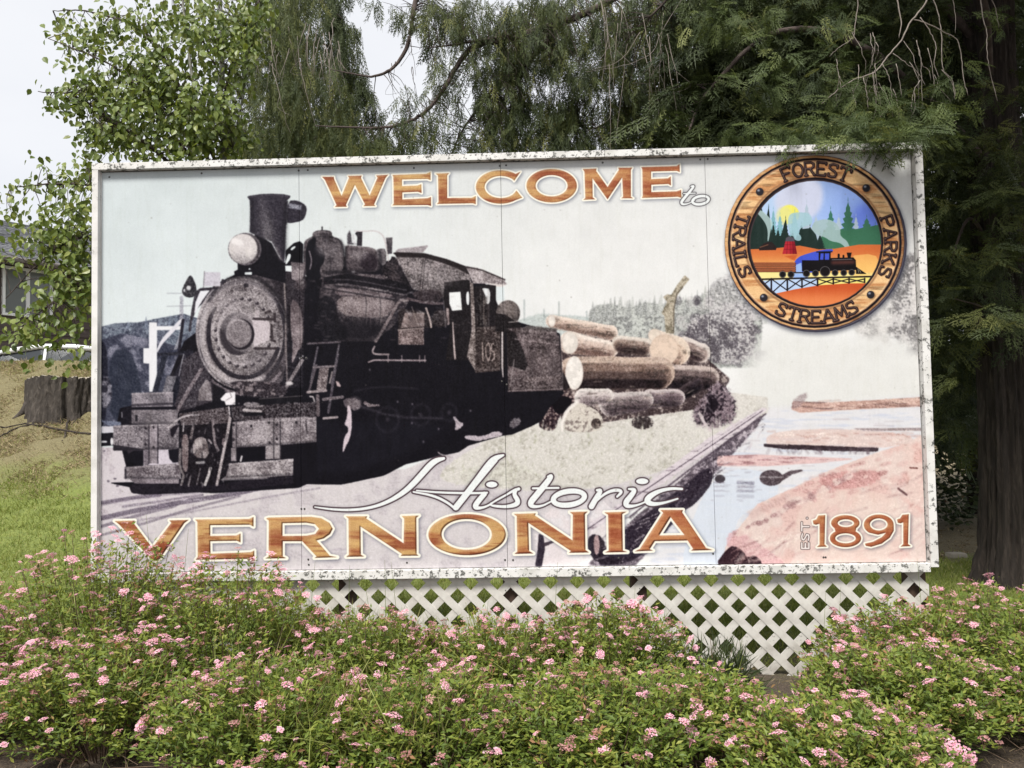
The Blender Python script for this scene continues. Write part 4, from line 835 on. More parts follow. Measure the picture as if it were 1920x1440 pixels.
    for pts, w, c in (([(1130, 740), (1110, 860), (1060, 1100), (1020, 1300)], 24, (176, 166, 168)), ([(710, 1000), (705, 1150), (740, 1220), (720, 1300)], 20, (120, 112, 114)), ([(985, 760), (1000, 940), (1030, 1010)], 22, (130, 120, 124)),
                      ([(965, 1160), (950, 1220), (920, 1300)], 24, (186, 180, 182)), ([(880, 1160), (850, 1300)], 10, (90, 84, 88)), ([(800, 1220), (780, 1310)], 14, (120, 112, 116)), ([(1080, 880), (1070, 960)], 18, (120, 108, 112)), ([(820, 800), (800, 910)], 22, (104, 96, 98)), ([(740, 780), (735, 850)], 10, (170, 164, 168)), ([(950, 920), (975, 950)], 16, (170, 160, 164)), ([(1120, 640), (1128, 710)], 10, (206, 200, 204))):
        put(rough(S(Z2, pts, w), .2, 1), c, .95, 60)
    for x, y in ((965, 775), (1000, 810), (1075, 895), (910, 800), (1080, 1200)): put(E(Z2, x, y, 12, 14), (28, 24, 28), .9)
    # parked car glimpsed at the left edge
    put(P(Z2, [(44, 770), (70, 775), (100, 800), (210, 800), (210, 770), (60, 760), (44, 740)]), (112, 118, 138), .9, 20)
    put(P(Z2, [(44, 808), (145, 806), (145, 860), (44, 862)]), (196, 194, 202)); put(P(Z2, [(44, 865), (145, 860), (143, 970), (44, 975)]), (28, 27, 34)); put(E(Z2, 133, 935, 11, 32), (222, 220, 224)); put(S(Z2, [(44, 937), (85, 937)], 16), (206, 206, 212), .9)
    for x, y in ((160, 1250), (105, 1270), (180, 1310), (68, 1015)): put(rough(E(Z2, x, y, 14, 9), .6, 1), (96, 88, 100), .8)
    # scatter of highlights along the machinery
    for i in range(150):
        x = _r.uniform(575, 880); y = _r.uniform(520, 640)
        if y < 520 + (x - 575) * .12: continue
        put(soften(S(Z0, [(x, y), (x + _r.uniform(2, 12), y + _r.uniform(-1, 3))], _r.uniform(.8, 2.2)), 1), (132, 120, 122), _r.uniform(.15, .5))
def paint_detail():
    """rounding, rims, rods and rivets over the flat tones of the engine"""
    hi, lo = (188, 180, 184), (24, 22, 28)
    # stack, lamp housing and side bonnet
    put(soften(S(Z1, [(1400, 150), (1420, 300), (1450, 440)], [40, 60, 70], 1), 7), (104, 99, 106), .55, 30); put(soften(S(Z1, [(1318, 150), (1325, 420)], 22), 4), lo, .6); put(soften(S(Z1, [(1600, 170), (1590, 620)], 30), 5), lo, .6)
    put(soften(S(Z1, [(1520, 560), (1560, 660)], 22), 3), (120, 112, 116), .6)
    # domes: lit on the left shoulder, dark on the right and at the foot
    for (x, y, rx, ry) in ((330, 300, 90, 60), (600, 350, 80, 45)): put(soften(E(Z3, x, y, rx, ry), 6), (128, 120, 124), .6, 40)
    for pts, w_ in (([(440, 230), (475, 300), (480, 470)], 26), ([(770, 320), (785, 400), (775, 490)], 26), ([(320, 500), (480, 495)], 24), ([(500, 495), (770, 490)], 24), ([(488, 280), (486, 500)], 14)): put(soften(S(Z3, pts, w_, 1), 3), lo, .7)
    put(soften(S(Z3, [(215, 172), (290, 150), (365, 170)], 8, 1), 1), (150, 142, 146), .7); put(soften(S(Z3, [(210, 200), (370, 198)], 7), 1), lo, .7)
    put(soften(S(Z3, [(150, 235), (205, 205)], 10), 1.5), (140, 132, 136), .6); put(soften(S(Z3, [(480, 270), (620, 285), (740, 305)], 8, 1), 1), (140, 130, 134), .5)
    # boiler: a broad lit band fading downwards, seams and lagging bands
    put(soften(P(Z3, [(420, 720), (640, 715), (900, 740), (860, 820), (620, 830), (440, 800)], 1), 8), (156, 144, 146), .6, 50)
    put(soften(P(Z3, [(420, 900), (700, 900), (820, 960), (720, 1090), (420, 1090)], 1), 10), lo, .75)
    for x in (640, 760): put(soften(S(Z3, [(x, 640), (x + 25, 760), (x + 10, 960)], 7, 1), 1), lo, .6); put(soften(S(Z3, [(x + 10, 640), (x + 35, 760), (x + 20, 940)], 5, 1), 1), (150, 140, 142), .5)
    for pts in ([(380, 560), (560, 560), (1000, 650)], [(400, 600), (600, 615), (1000, 690)], [(300, 620), (420, 640), (900, 720)]): put(soften(S(Z3, pts, 7, 1), .8), (150, 140, 144), .55, 60); put(soften(S(Z3, [(p[0], p[1] + 12) for p in pts], 9, 1), .8), lo, .8)
    for i in range(24): put(soften(E(Z3, 400 + i * 26, 585 + i * 4.4 + _r.uniform(-12, 12), _r.uniform(4, 10), _r.uniform(3, 7)), 1), (168, 158, 160), _r.uniform(.3, .8))
    for i in range(70):
        x, y = _r.uniform(860, 1320), _r.uniform(560, 960); put(soften(S(Z3, [(x, y), (x + _r.uniform(-40, 50), y + _r.uniform(-12, 40))], _r.uniform(5, 12)), 1), hi if _r.rand() < .45 else lo, _r.uniform(.2, .6))
    # cab: panel edge, rivets, eave light
    put(soften(S(Z3, [(940, 440), (1000, 560), (1060, 660)], 14, 1), 2), lo, .7); put(soften(P(Z3, [(1000, 420), (1300, 450), (1480, 540), (1290, 620), (1100, 560)], 1), 9), (140, 132, 134), .45, 40)
    put(soften(S(Z3, [(930, 372), (1150, 378), (1340, 432), (1500, 505)], 7, 1), 1), (168, 158, 160), .5)
    for i in range(12): put(soften(E(Z3, 1600 + i * 15, 970, 3.5, 3.5), .7), hi, .6)
    put(soften(S(Z3, [(1590, 1320), (1790, 1318)], 9), 1), (140, 128, 128), .6); put(soften(S(Z3, [(1312, 740), (1330, 960)], 8), 1), hi, .5)
    for x in (1625, 1650, 1690): put(soften(S(Z3, [(x, 640), (x + 3, 940)], 8), 1.2), (128, 116, 114), .5, 60)
    # under the running board: cylinder, rods and wheels, half lost in the dark
    for (x, y, rx, ry) in ((900, 700, 95, 105), (1180, 660, 80, 90), (1420, 640, 62, 74)): put(soften(RING(Z4, x - 60, y - 40, rx, ry, 12), 3), (66, 62, 72), .5, 30); put(soften(E(Z4, x - 60, y - 40, 16, 18), 2), (84, 78, 88), .5)
    put(soften(S(Z4, [(600, 545), (900, 640), (1300, 650)], 16, 1), 2.5), (80, 75, 84), .55, 40); put(soften(S(Z4, [(560, 420), (760, 380), (1100, 400)], 10, 1), 2), (70, 65, 74), .5)
    put(soften(E(Z4, 560, 520, 60, 50), 3), (132, 122, 126), .5, 60)
    # tender: rim light, rivet rows
    put(soften(S(Z5, [(255, 452), (540, 470)], 7), 1), (150, 138, 138), .7, 40); put(soften(P(Z5, [(340, 600), (560, 620), (570, 780), (360, 780)]), 8), (112, 100, 102), .45, 40)
    for i in range(20): put(soften(E(Z5, 330 + i * 12, 520 + i * 1.1, 2.2, 2.2), .6), (160, 148, 148), .5); put(soften(E(Z5, 340 + i * 12, 858 - i * .8, 2.2, 2.2), .6), (160, 148, 148), .5)
    put(soften(E(Z5, 180, 290, 40, 34), 5), (124, 114, 112), .6, 40)
    # round front: shading across the plate, bright lower left rim, bolts with a lit side
    put(soften(E(Z0, 425, 585, 26, 34, 30), 7), (150, 142, 146), .5, 40); put(soften(E(Z0, 490, 680, 30, 26), 7), (80, 74, 80), .4)
    put(soften(S(Z0, ell_pts(455, 622, 84, 104, 30, 0, 250, 350), 7), 2), lo, .55); put(soften(S(Z0, ell_pts(454, 624, 85, 105, 30, 0, 120, 230), 3), 1), (200, 192, 196), .7, 30)
    for k in range(22):
        a = math.radians(k * 360 / 22 + 5); put(soften(E(Z0, 456 + 52 * math.cos(a) - 1.6, 624 + 64 * math.sin(a) - 2, 1.6, 1.8), .6), (196, 188, 192), .8)
    put(soften(S(Z0, ell_pts(446, 625, 21, 25, 24, 0, 150, 300), 3), 1), (176, 168, 172), .7)
    # buffer beams: edge light and shadow, planks' grain
    for (x0, y0, x1, y1) in ((300, 528, 650, 518), (150, 803, 700, 783), (245, 1153, 700, 1124), (1190, 772, 1855, 733), (1115, 1124, 1660, 1084)):
        put(soften(S(Z2, [(x0, y0 + 6), (x1, y1 + 6)], 9), 1), (190, 182, 186), .6, 40)
    for (x0, y0, x1, y1) in ((150, 1000, 700, 990), (245, 1240, 700, 1244), (1190, 980, 1850, 935), (1070, 1236, 1655, 1212), (300, 785, 680, 780)):
        put(soften(S(Z2, [(x0, y0), (x1, y1)], 12), 1.5), lo, .6)
    for i in range(90):
        x, y = _r.uniform(700, 1140), _r.uniform(640, 1300); put(soften(S(Z2, [(x, y), (x + _r.uniform(-14, 14), y + _r.uniform(10, 50))], _r.uniform(5, 12)), 1), hi if _r.rand() < .4 else lo, _r.uniform(.25, .7))
    for i in range(50):
        x, y = _r.uniform(1150, 1850), _r.uniform(600, 730); put(soften(S(Z2, [(x, y), (x + _r.uniform(-20, 40), y + _r.uniform(-5, 10))], _r.uniform(5, 11)), 1), hi if _r.rand() < .4 else lo, _r.uniform(.25, .7))
    for i in range(60):
        x, y = _r.uniform(520, 860), _r.uniform(150, 620); put(soften(S(Z2, [(x, y), (x + _r.uniform(-20, 10), y + _r.uniform(10, 50))], _r.uniform(5, 10)), 1), (130, 124, 132) if _r.rand() < .5 else lo, _r.uniform(.15, .45))
def noise_v():
    global NV
    if 'NV' not in globals(): NV = noise2(PW, PH, 6, 3, 9, 9.0).T.copy()
    return NV
# ---- lettering ----
def arc(cx, cy, rx, ry, a0, a1, n=28): return [tuple(p) for p in ell_pts(cx, cy, rx, ry, n, 0, a0, a1 - 1e-6)]
WELCOME = [
    (ZW1, [[(72, 215), (185, 215), (190, 240), (262, 402), (335, 225), (325, 207), (458, 204), (450, 225), (535, 398), (612, 225), (600, 203), (715, 196), (690, 225), (578, 485), (592, 500), (475, 502), (490, 482), (392, 295), (304, 490), (314, 507), (196, 510), (213, 490), (100, 245)]]),
    (ZW1, [[(757, 198), (1085, 186), (1128, 168), (1128, 248), (1095, 236), (850, 242), (850, 306), (1000, 300), (1038, 286), (1041, 374), (1005, 361), (853, 368), (853, 436), (1100, 424), (1132, 412), (1133, 500), (1100, 490), (757, 494), (770, 475), (766, 215)]]),
    (ZW1, [[(1177, 184), (1308, 180), (1290, 202), (1290, 422), (1530, 420), (1568, 402), (1568, 482), (1540, 473), (1190, 480), (1206, 460), (1200, 202)]]),
    (ZM, [arc(895, 1052, 138, 94, -52, -308, 40) + [(1018, 1112), (985, 1072)] + arc(898, 1052, 92, 62, -322, -38, 36) + [(972, 1018), (1008, 966)]]),
    (ZM, [arc(1183, 1045, 142, 94, 0, 360, 60), arc(1183, 1045, 90, 60, 0, 360, 60)]),
    (ZW2, [[(686, 130), (808, 125), (805, 147), (908, 292), (1010, 138), (1005, 118), (1130, 117), (1118, 137), (1118, 380), (1138, 393), (1032, 393), (1048, 380), (1040, 205), (908, 402), (772, 212), (775, 385), (798, 402), (690, 407), (708, 390), (700, 152)]]),
    (ZW2, [[(1212, 112), (1528, 103), (1556, 86), (1558, 157), (1530, 146), (1300, 152), (1300, 220), (1452, 213), (1477, 195), (1479, 278), (1455, 264), (1302, 271), (1302, 337), (1530, 330), (1570, 316), (1573, 388), (1540, 379), (1217, 390), (1225, 370), (1221, 132)]]),
]
VERNONIA = [
    (ZV1, [[(106, 200), (268, 197), (262, 222), (408, 415), (560, 215), (545, 195), (700, 190), (664, 218), (470, 500), (442, 520), (410, 515), (140, 225)]]),
    (ZV1, [[(750, 188), (1180, 184), (1218, 168), (1218, 246), (1190, 230), (872, 234), (872, 320), (1080, 316), (1114, 300), (1114, 372), (1085, 358), (872, 362), (874, 462), (1195, 450), (1224, 436), (1224, 514), (1195, 503), (755, 510), (772, 488), (768, 205)]]),
    (ZV1, [[(1318, 180), (1340, 172)] + [(1680, 166), (1760, 178), (1825, 215), (1852, 262), (1830, 305), (1780, 340), (1722, 356), (1828, 478), (1888, 490), (1705, 496), (1722, 484), (1608, 362), (1452, 362), (1452, 484), (1482, 498), (1312, 500), (1338, 484), (1340, 197)],
            [(1450, 218), (1640, 214), (1710, 226), (1742, 262), (1712, 304), (1640, 318), (1450, 320)]]),
    (ZH, [[(386, 630), (585, 630), (574, 650), (920, 880), (925, 652), (903, 628), (1063, 623), (1037, 645), (1040, 980), (1058, 994), (892, 996), (905, 978), (522, 725), (525, 985), (556, 1002), (390, 1005), (414, 985), (411, 652)]]),
    (ZH, [arc(1506, 800, 358, 190, 0, 360, 72), arc(1502, 798, 232, 142, 0, 360, 72)]),
    (ZV2, [[(190, 540), (370, 534), (362, 552), (670, 757), (673, 545), (648, 524), (794, 520), (771, 543), (776, 835), (805, 855), (640, 858), (657, 843), (308, 612), (315, 843), (350, 863), (195, 867), (218, 848), (213, 557)]]),
    (ZV2, [[(930, 527), (1114, 521), (1077, 541), (1082, 840), (1120, 851), (935, 855), (966, 840), (961, 546)]]),
    (ZV2, [[(1390, 507), (1574, 506), (1567, 527), (1762, 818), (1818, 835), (1640, 840), (1657, 825), (1612, 757), (1344, 762), (1302, 828), (1330, 840), (1180, 846), (1222, 825), (1412, 530)], [(1473, 566), (1586, 712), (1380, 716)]]),
]
Y1891 = [
    (ZR, [[(672, 1128), (692, 1122), (704, 1100), (742, 1097), (738, 1262), (752, 1275), (695, 1277), (710, 1263), (710, 1146), (690, 1152), (676, 1148)]]),
    (ZR, [arc(855, 1142, 80, 44, 140, 400, 40) + arc(856, 1228, 88, 50, -50, 230, 40), arc(858, 1143, 46, 22, 0, 360, 30), arc(856, 1228, 58, 28, 0, 360, 30)]),
    (ZR, [arc(1043, 1152, 84, 58, 130, 360, 30) + [(1128, 1185), (1105, 1225), (1060, 1258), (1000, 1276), (970, 1270), (965, 1258), (1010, 1248), (1060, 1222), (1085, 1196), (1040, 1208)], arc(1043, 1150, 50, 34, 0, 360, 30)]),
    (ZR, [[(1146, 1122), (1164, 1116), (1176, 1096), (1212, 1092), (1208, 1260), (1224, 1272), (1165, 1275), (1181, 1261), (1181, 1138), (1165, 1144), (1150, 1140)]]),
]
def letters(group, bw, dark, depth):
    fillm = np.zeros((PH, PW), np.float32); edge = np.zeros((PH, PW), np.float32)
    for Z, polys in group:
        M = raster([to_px(Z, p) for p in polys])
        y0, y1, x0, x1, m = M; fillm[y0:y1, x0:x1] = np.maximum(fillm[y0:y1, x0:x1], m)
        for p in polys:
            y0, y1, x0, x1, m = S(Z, p, bw * 2 * Z[2], closed=True); edge[y0:y1, x0:x1] = np.maximum(edge[y0:y1, x0:x1], m)
    outl = np.maximum(fillm, edge)
    ys, xs = np.where(outl > 0); y0, y1, x0, x1 = max(ys.min() - 24, 0), min(ys.max() + 24, PH), max(xs.min() - 24, 0), min(xs.max() + 24, PW)
    f, o = fillm[y0:y1, x0:x1], outl[y0:y1, x0:x1]
    sh = blur(o, 5); sh = np.roll(sh, (3, 3), (0, 1))
    put((y0, y1, x0, x1, sh), (62, 66, 84), .62)
    put((y0, y1, x0, x1, o), (243, 240, 226), 1, 6)
    n = N_W[y0:y1, x0:x1]; n2 = NW2[y0:y1, x0:x1]; big = N80[y0:y1, x0:x1]
    c = lerp((148, 84, 58), (198, 158, 106), sstep(.38, .62, n * .6 + big * .4))
    c = lerp((0, 0, 0), (1, 1, 1), np.zeros_like(n)) + c
    c = c * (1 - .45 * sstep(.6, .76, n2)[..., None]) + np.asarray((120, 56, 34)) * (.45 * sstep(.6, .76, n2)[..., None])
    c = c * (1 - .3 * sstep(.42, .28, n2)[..., None]) + np.asarray((232, 192, 120)) * (.3 * sstep(.42, .28, n2)[..., None])
    ir = sstep(.0, .9, (IX[y0:y1, x0:x1] - 900) / 500) * .5 if dark < .5 else sstep(.0, .9, (IX[y0:y1, x0:x1] - 900) / 400) * .55
    c = c * (1 - ir[..., None]) + np.asarray((172, 96, 66)) * ir[..., None]
    full_c = np.zeros((PH, PW, 3), np.float32); full_c[y0:y1, x0:x1] = c
    put((y0, y1, x0, x1, f), full_c, 1, 14)
    # bevel: dark on the lower and right inside edges, pale on the upper left
    d = depth
    lo = np.clip(f - np.roll(f, (-d, -d), (0, 1)), 0, 1) * f; hi = np.clip(f - np.roll(f, (d, d), (0, 1)), 0, 1) * f
    put((y0, y1, x0, x1, blur(lo, 1) * f), (46, 22, 16), dark); put((y0, y1, x0, x1, blur(hi, 2) * f), (246, 214, 186), .45)
def script(strokes, dots, Z, wo, rings=()):
    """outlined script: dark outline under a pale stroke"""
    Ms = [S(Z, p, w, 2) for p, w in strokes] + [E(Z, *d) for d in dots] + [RING(Z, *r_) for r_ in rings]
    Mo = [S(Z, p, [q + 2 * wo for q in w] if not np.isscalar(w) else w + 2 * wo, 2) for p, w in strokes] + [E(Z, d[0], d[1], d[2] + wo, d[3] + wo, *d[4:]) for d in dots] + [RING(Z, r_[0], r_[1], r_[2], r_[3], r_[4] + 2 * wo, *r_[5:]) for r_ in rings]
    for M in Mo:
        y0, y1, x0, x1, m = soften(M, 5); put((y0, y1, x0, x1, m), (90, 90, 100), .4)
    return Ms, Mo
N_W = NW2 = None
def paint_text():
    global N_W, NW2
    N_W = noise2(PH, PW, 26, 4, 21, 7.0); NW2 = noise2(PH, PW, 7, 3, 22, 9.0)
    letters(WELCOME, 2.9, .35, 2)
    letters(VERNONIA, 4.0, .85, 3)
    letters(Y1891, 3.0, .7, 2)
    a = script([([(100, 545), (250, 566), (420, 574), (600, 556), (760, 505), (900, 425), (1000, 340), (1090, 240), (1170, 150), (1225, 112), (1290, 96)], [12, 20, 24, 26, 32, 44, 52, 54, 56, 48, 26]),
                ([(1040, 392), (1250, 412), (1560, 418), (1690, 412)], [14, 20, 22, 18]),
                ([(1010, 405), (1200, 440), (1330, 505), (1395, 562)], [16, 24, 24, 20]),
                ([(1402, 548), (1590, 310), (1720, 130), (1775, 90), (1840, 66)], [52, 58, 58, 52, 20]), ([(1402, 548), (1600, 300), (1760, 110)], 56),
                ([(1665, 425), (1600, 500), (1575, 545), (1620, 558), (1700, 535), (1790, 470), (1920, 405)], [46, 50, 50, 26, 18, 16, 14])],
               [(1733, 337, 52, 27)], ZH, 13)
    b = script([([(0, 455), (110, 395), (190, 345), (230, 335)], [14, 14, 22, 26]), ([(205, 345), (190, 380), (225, 430), (215, 462), (130, 482), (30, 475), (0, 468)], [30, 34, 40, 40, 26, 22, 12]),
                ([(470, 235), (500, 226), (470, 270), (380, 380), (320, 450), (340, 482), (420, 476), (490, 440)], [20, 36, 48, 50, 50, 30, 18, 14]), ([(345, 330), (555, 326)], 17),
                ([(870, 345), (905, 345), (870, 400), (825, 478)], [20, 34, 44, 46]), ([(860, 440), (930, 375), (1000, 345), (1060, 345), (1070, 365), (1035, 398)], [14, 22, 28, 28, 26, 18]),
                ([(1130, 335), (1185, 340), (1150, 390), (1100, 450), (1120, 480), (1200, 470), (1290, 430)], [16, 34, 44, 48, 34, 16, 14]),
                ([(1565, 335), (1480, 330), (1380, 350), (1300, 395), (1275, 435), (1320, 462), (1420, 450), (1530, 415)], [20, 24, 32, 46, 52, 36, 20, 14])],
               [(1240, 272, 50, 24)], ZV2, 11, [(640, 410, 128, 56, 44, -8)])
    c = script([([(1660, 285), (1690, 280), (1650, 330), (1590, 400), (1570, 430), (1585, 450), (1640, 440), (1690, 410)], [14, 20, 24, 26, 26, 20, 10, 10]), ([(1592, 350), (1698, 346)], 10)], [], ZW2, 7, [(1745, 410, 74, 36, 25, -10)])
    for grp, oc in ((a, (78, 62, 68)), (b, (78, 62, 68)), (c, (74, 70, 74))):
        for M in grp[1]: put(M, oc)
    for grp in (a, b, c):
        for M in grp[0]: put(M, (232, 236, 236), 1, 8)
    # EST. reading upwards
    def estroke(w, col):
        T = lambda u, v: (650 - v * 40, 1288 - u * 34)     # u along the word, v up the letter
        st = [[(0.1, 0), (0.1, 1)], [(.1, 1), (1, 1)], [(.1, .5), (.9, .5)], [(.1, 0), (1, 0)]]
        st += [[(2.5, .9), (2.1, 1), (1.6, .95), (1.5, .72), (1.9, .5), (2.4, .3), (2.3, .05), (1.9, 0), (1.45, .1)]]
        st += [[(3.0, 1), (4.4, 1)], [(3.7, 1), (3.7, 0)]]
        for s in st: put(S(ZR, [T(*q) for q in s], w), col)
        put(E(ZR, 640, T(5.1, 0)[1], w * .55, w * .55), col)
    estroke(15, (62, 50, 52)); estroke(9, (236, 226, 222))

# ---- the round seal ----
GLY = {'F': [[(0, 0), (0, 1)], [(0, 0), (.8, 0)], [(0, .48), (.6, .48)], [(.8, 0), (.8, .14)], [(-.12, 1), (.14, 1)]],
       'O': [[(.5 + .48 * math.cos(t), .5 + .5 * math.sin(t)) for t in np.linspace(0, 6.283, 17)]],
       'R': [[(0, 1), (0, 0), (.55, 0), (.8, .12), (.8, .36), (.55, .5), (0, .5)], [(.45, .5), (.85, 1), (.95, 1)], [(-.12, 1), (.14, 1)]],
       'E': [[(.8, .12), (.8, 0), (0, 0), (0, 1), (.85, 1), (.85, .86)], [(0, .5), (.6, .5)]],
       'S': [[(.8, .2), (.78, .02), (.35, 0), (.08, .1), (.08, .35), (.35, .46), (.65, .54), (.85, .7), (.8, .92), (.45, 1), (.1, .96), (.06, .78)]],
       'T': [[(.5, 0), (.5, 1)], [(0, .14), (0, 0), (1, 0), (1, .14)], [(.36, 1), (.64, 1)]],
       'P': [[(0, 1), (0, 0), (.6, 0), (.84, .12), (.84, .4), (.6, .53), (0, .53)], [(-.12, 1), (.14, 1)]],
       'A': [[(0, 1), (.46, 0), (.54, 0), (1, 1)], [(.22, .66), (.78, .66)], [(-.1, 1), (.12, 1)], [(.88, 1), (1.1, 1)]],
       'K': [[(0, 0), (0, 1)], [(.8, 0), (0, .58)], [(.3, .42), (.85, 1)], [(-.1, 1), (.12, 1)], [(.75, 1), (.98, 1)], [(-.1, 0), (.12, 0)]],
       'M': [[(0, 1), (.08, 0), (.5, .75), (.92, 0), (1, 1)], [(-.1, 1), (.1, 1)], [(.9, 1), (1.1, 1)]],
       'I': [[(.15, 0), (.15, 1)], [(0, 0), (.3, 0)], [(0, 1), (.3, 1)]],
       'L': [[(0, 0), (0, 1), (.8, 1), (.8, .86)], [(-.1, 0), (.12, 0)]]}
WD = {'I': .3, 'L': .8, 'E': .85, 'F': .8, 'R': .92, 'P': .85, 'S': .9, 'K': .95}
def ring_text(word, deg, flip, cx, cy, rx, ry, size, wd, gap=.3):
    """deg = angle of the word's middle (0 right, 90 down); flip = tops towards the centre"""
    ws = [WD.get(c, 1.0) * wd for c in word]; tot = sum(ws) + gap * (len(word) - 1); pos = -tot / 2
    out = []
    for ch, w in zip(word, ws):
        for st in GLY[ch]:
            q = []
            for (u, v) in st:
                s = (pos + u * wd) * size; r_ = (0.5 - v) * size * (1 if not flip else -1)
                th = math.radians(deg) + (s if not flip else -s) / ((rx + ry) / 2)
                q.append((cx + (rx + r_) * math.cos(th), cy + (ry + r_) * math.sin(th)))
            out.append(q)
        pos += w + gap
    return out
def seal_tree(cx, top, base, hw, col, op=1.0, seed=0):
    rr = np.random.RandomState(seed); n = 9; L, R_ = [], []
    for i in range(n):
        t = i / (n - 1); y = top + (base - top) * t
        w = hw * (t ** .85) * (1 + .15 * rr.rand())
        L += [(cx - w * .45 - 2, y - 6), (cx - w, y + 6)]; R_ += [(cx + w * .45 + 2, y - 6), (cx + w, y + 4)]
    put(P(ZL, [(cx, top - (base - top) * .12)] + R_ + [(cx + hw * .5, base + 20), (cx - hw * .5, base + 20)] + L[::-1]), col, op)
def paint_seal():
    cx, cy = 753, 703; K = (28, 22, 26)
    put(soften(E(ZL, 765, 722, 684, 668), 6), (70, 72, 84), .75)
    put(E(ZL, 759, 708, 683, 664), (58, 56, 70))
    put(soften(RING(ZL, 757, 706, 664, 646, 10), 1), (150, 154, 172), .8)
    put(E(ZL, 750, 701, 676, 657), (70, 50, 44))
    wood = lerp((198, 140, 92), (236, 196, 144), sstep(.36, .62, NW * .7 + N80 * .3)); wood = wood * (1 - .22 * sstep(.6, .74, NW2)[..., None])
    rim = lerp((206, 156, 108), (96, 62, 44), sstep(.15, 1.0, (IX - 1528) / 170 + (IY - 455) / 400))
    put(E(ZL, 748, 699, 672, 653), lerp((0, 0, 0), (0, 0, 0), IX * 0) + .55 * wood + .45 * rim, 1, 14)
    put(E(ZL, 751, 702, 652, 638), K); put(E(ZL, 750, 701, 636, 622), (150, 116, 92)); 
    put(E(ZL, 751, 702, 629, 615), wood, 1, 14)
    put(soften(RING(ZL, 751, 702, 622, 608, 8), 1), (244, 214, 178), .5)
    put(soften(RING(ZL, 752, 702, 524, 502, 16), 1.2), (150, 108, 76), .8)
    put(E(ZL, 753, 701, 512, 492), K); put(E(ZL, 756, 704, 498, 478), (64, 52, 54))
    M = E(ZL, 757, 706, 490, 470); y0, y1, x0, x1, m_ = M
    y0 -= 40; y1 += 40; x0 -= 40; x1 += 40; m = np.zeros((y1 - y0, x1 - x0), np.float32); m[40:-40, 40:-40] = m_
    keep = C_[y0:y1, x0:x1].copy()
    t = sstep(1440, 1640, IX)
    put((y0, y1, x0, x1, np.ones_like(m)), lerp((182, 206, 238), (132, 160, 226), t))
    put(soften(P(ZL, [(480, 300), (640, 220), (820, 230), (800, 500), (560, 560), (430, 420)], 2), 6), (206, 208, 226), .85)
    put(soften(P(ZL, [(1080, 380), (1260, 450), (1260, 640), (1000, 600)], 1), 10), (90, 112, 208), .7)
    put(soften(E(ZL, 560, 488, 74, 72), 1), (236, 230, 110)); put(soften(E(ZL, 520, 500, 60, 70), 3), (222, 220, 150), .7)
    for i, (x, tp, hw) in enumerate(((440, 450, 45), (490, 490, 50), (600, 470, 60), (690, 400, 66), (760, 500, 60), (930, 500, 60), (1060, 500, 50))):
        seal_tree(x, tp, 700, hw, (126, 176, 186) if i < 3 else (172, 190, 204), .95, i)
    for i, (x, tp, hw) in enumerate(((870, 450, 70), (1000, 390, 90), (1140, 510, 95), (1205, 560, 60), (930, 620, 80))):
        seal_tree(x, tp, 720, hw, (60, 108, 88) if i != 0 else (58, 114, 96), 1, 20 + i)
    put(P(ZL, [(820, 600), (1000, 610), (1260, 560), (1260, 735), (780, 760), (800, 660)]), (60, 110, 84))
    put(P(ZL, [(240, 560), (320, 480), (350, 430), (360, 470), (390, 500), (405, 430), (415, 520), (430, 640), (500, 650), (520, 560), (535, 520), (550, 640), (620, 690), (640, 600), (720, 590), (760, 640), (780, 720), (800, 760), (240, 770)]), (34, 50, 46))
    for i, (x, tp, hw) in enumerate(((262, 560, 34), (300, 500, 34), (352, 440, 26), (405, 440, 28), (440, 560, 40), (475, 600, 40), (532, 520, 40), (585, 620, 44), (650, 560, 46), (715, 575, 46), (790, 640, 44), (505, 620, 36), (620, 640, 40))): seal_tree(x, tp, 740, hw, (30, 46, 42), 1, 50 + i)
    # smoke
    put(P(ZL, [(395, 690), (400, 620), (385, 560), (340, 500), (310, 470), (350, 450), (420, 520), (438, 560), (420, 600), (405, 690)], 2), (176, 200, 200), .85)
    put(P(ZL, [(570, 650), (545, 560), (560, 480), (640, 470), (720, 480), (740, 560), (660, 580), (620, 620), (655, 660), (640, 690), (600, 680), (590, 650)], 2), (160, 196, 206), .85)
    put(P(ZL, [(1000, 775), (985, 740), (940, 700), (870, 690), (830, 660), (760, 640), (720, 590), (750, 540), (830, 520), (900, 540), (945, 600), (940, 650), (1000, 690), (1022, 770)], 2), (160, 184, 186), .9)
    # ground, river
    gcol = lerp((206, 108, 58), (238, 180, 104), sstep(464, 512, IY))
    put(P(ZL, [(240, 750), (420, 745), (640, 722), (780, 750), (900, 745), (1080, 715), (1270, 715), (1270, 960), (240, 960)]), gcol)
    put(P(ZL, [(240, 870), (760, 960), (760, 1000), (240, 1000)]), (240, 224, 140))
    put(soften(P(ZL, [(520, 800), (620, 790), (600, 835)]), 1), (190, 84, 40), .8)
    put(P(ZL, [(590, 960), (585, 870), (620, 810), (700, 780), (820, 750), (900, 748), (860, 790), (800, 820), (760, 900), (760, 960)], 1), (66, 84, 200)); put(P(ZL, [(600, 960), (600, 870), (650, 850), (660, 960)]), (150, 180, 232))
    put(P(ZL, [(240, 925), (1200, 925), (1200, 1000), (240, 1000)]), (242, 226, 150)); put(P(ZL, [(590, 930), (700, 930), (700, 1000), (590, 1000)]), (150, 180, 232))
    put(P(ZL, [(1000, 800), (1200, 780), (1240, 860), (1180, 960), (1000, 950)], 1), (244, 200, 116), .6)
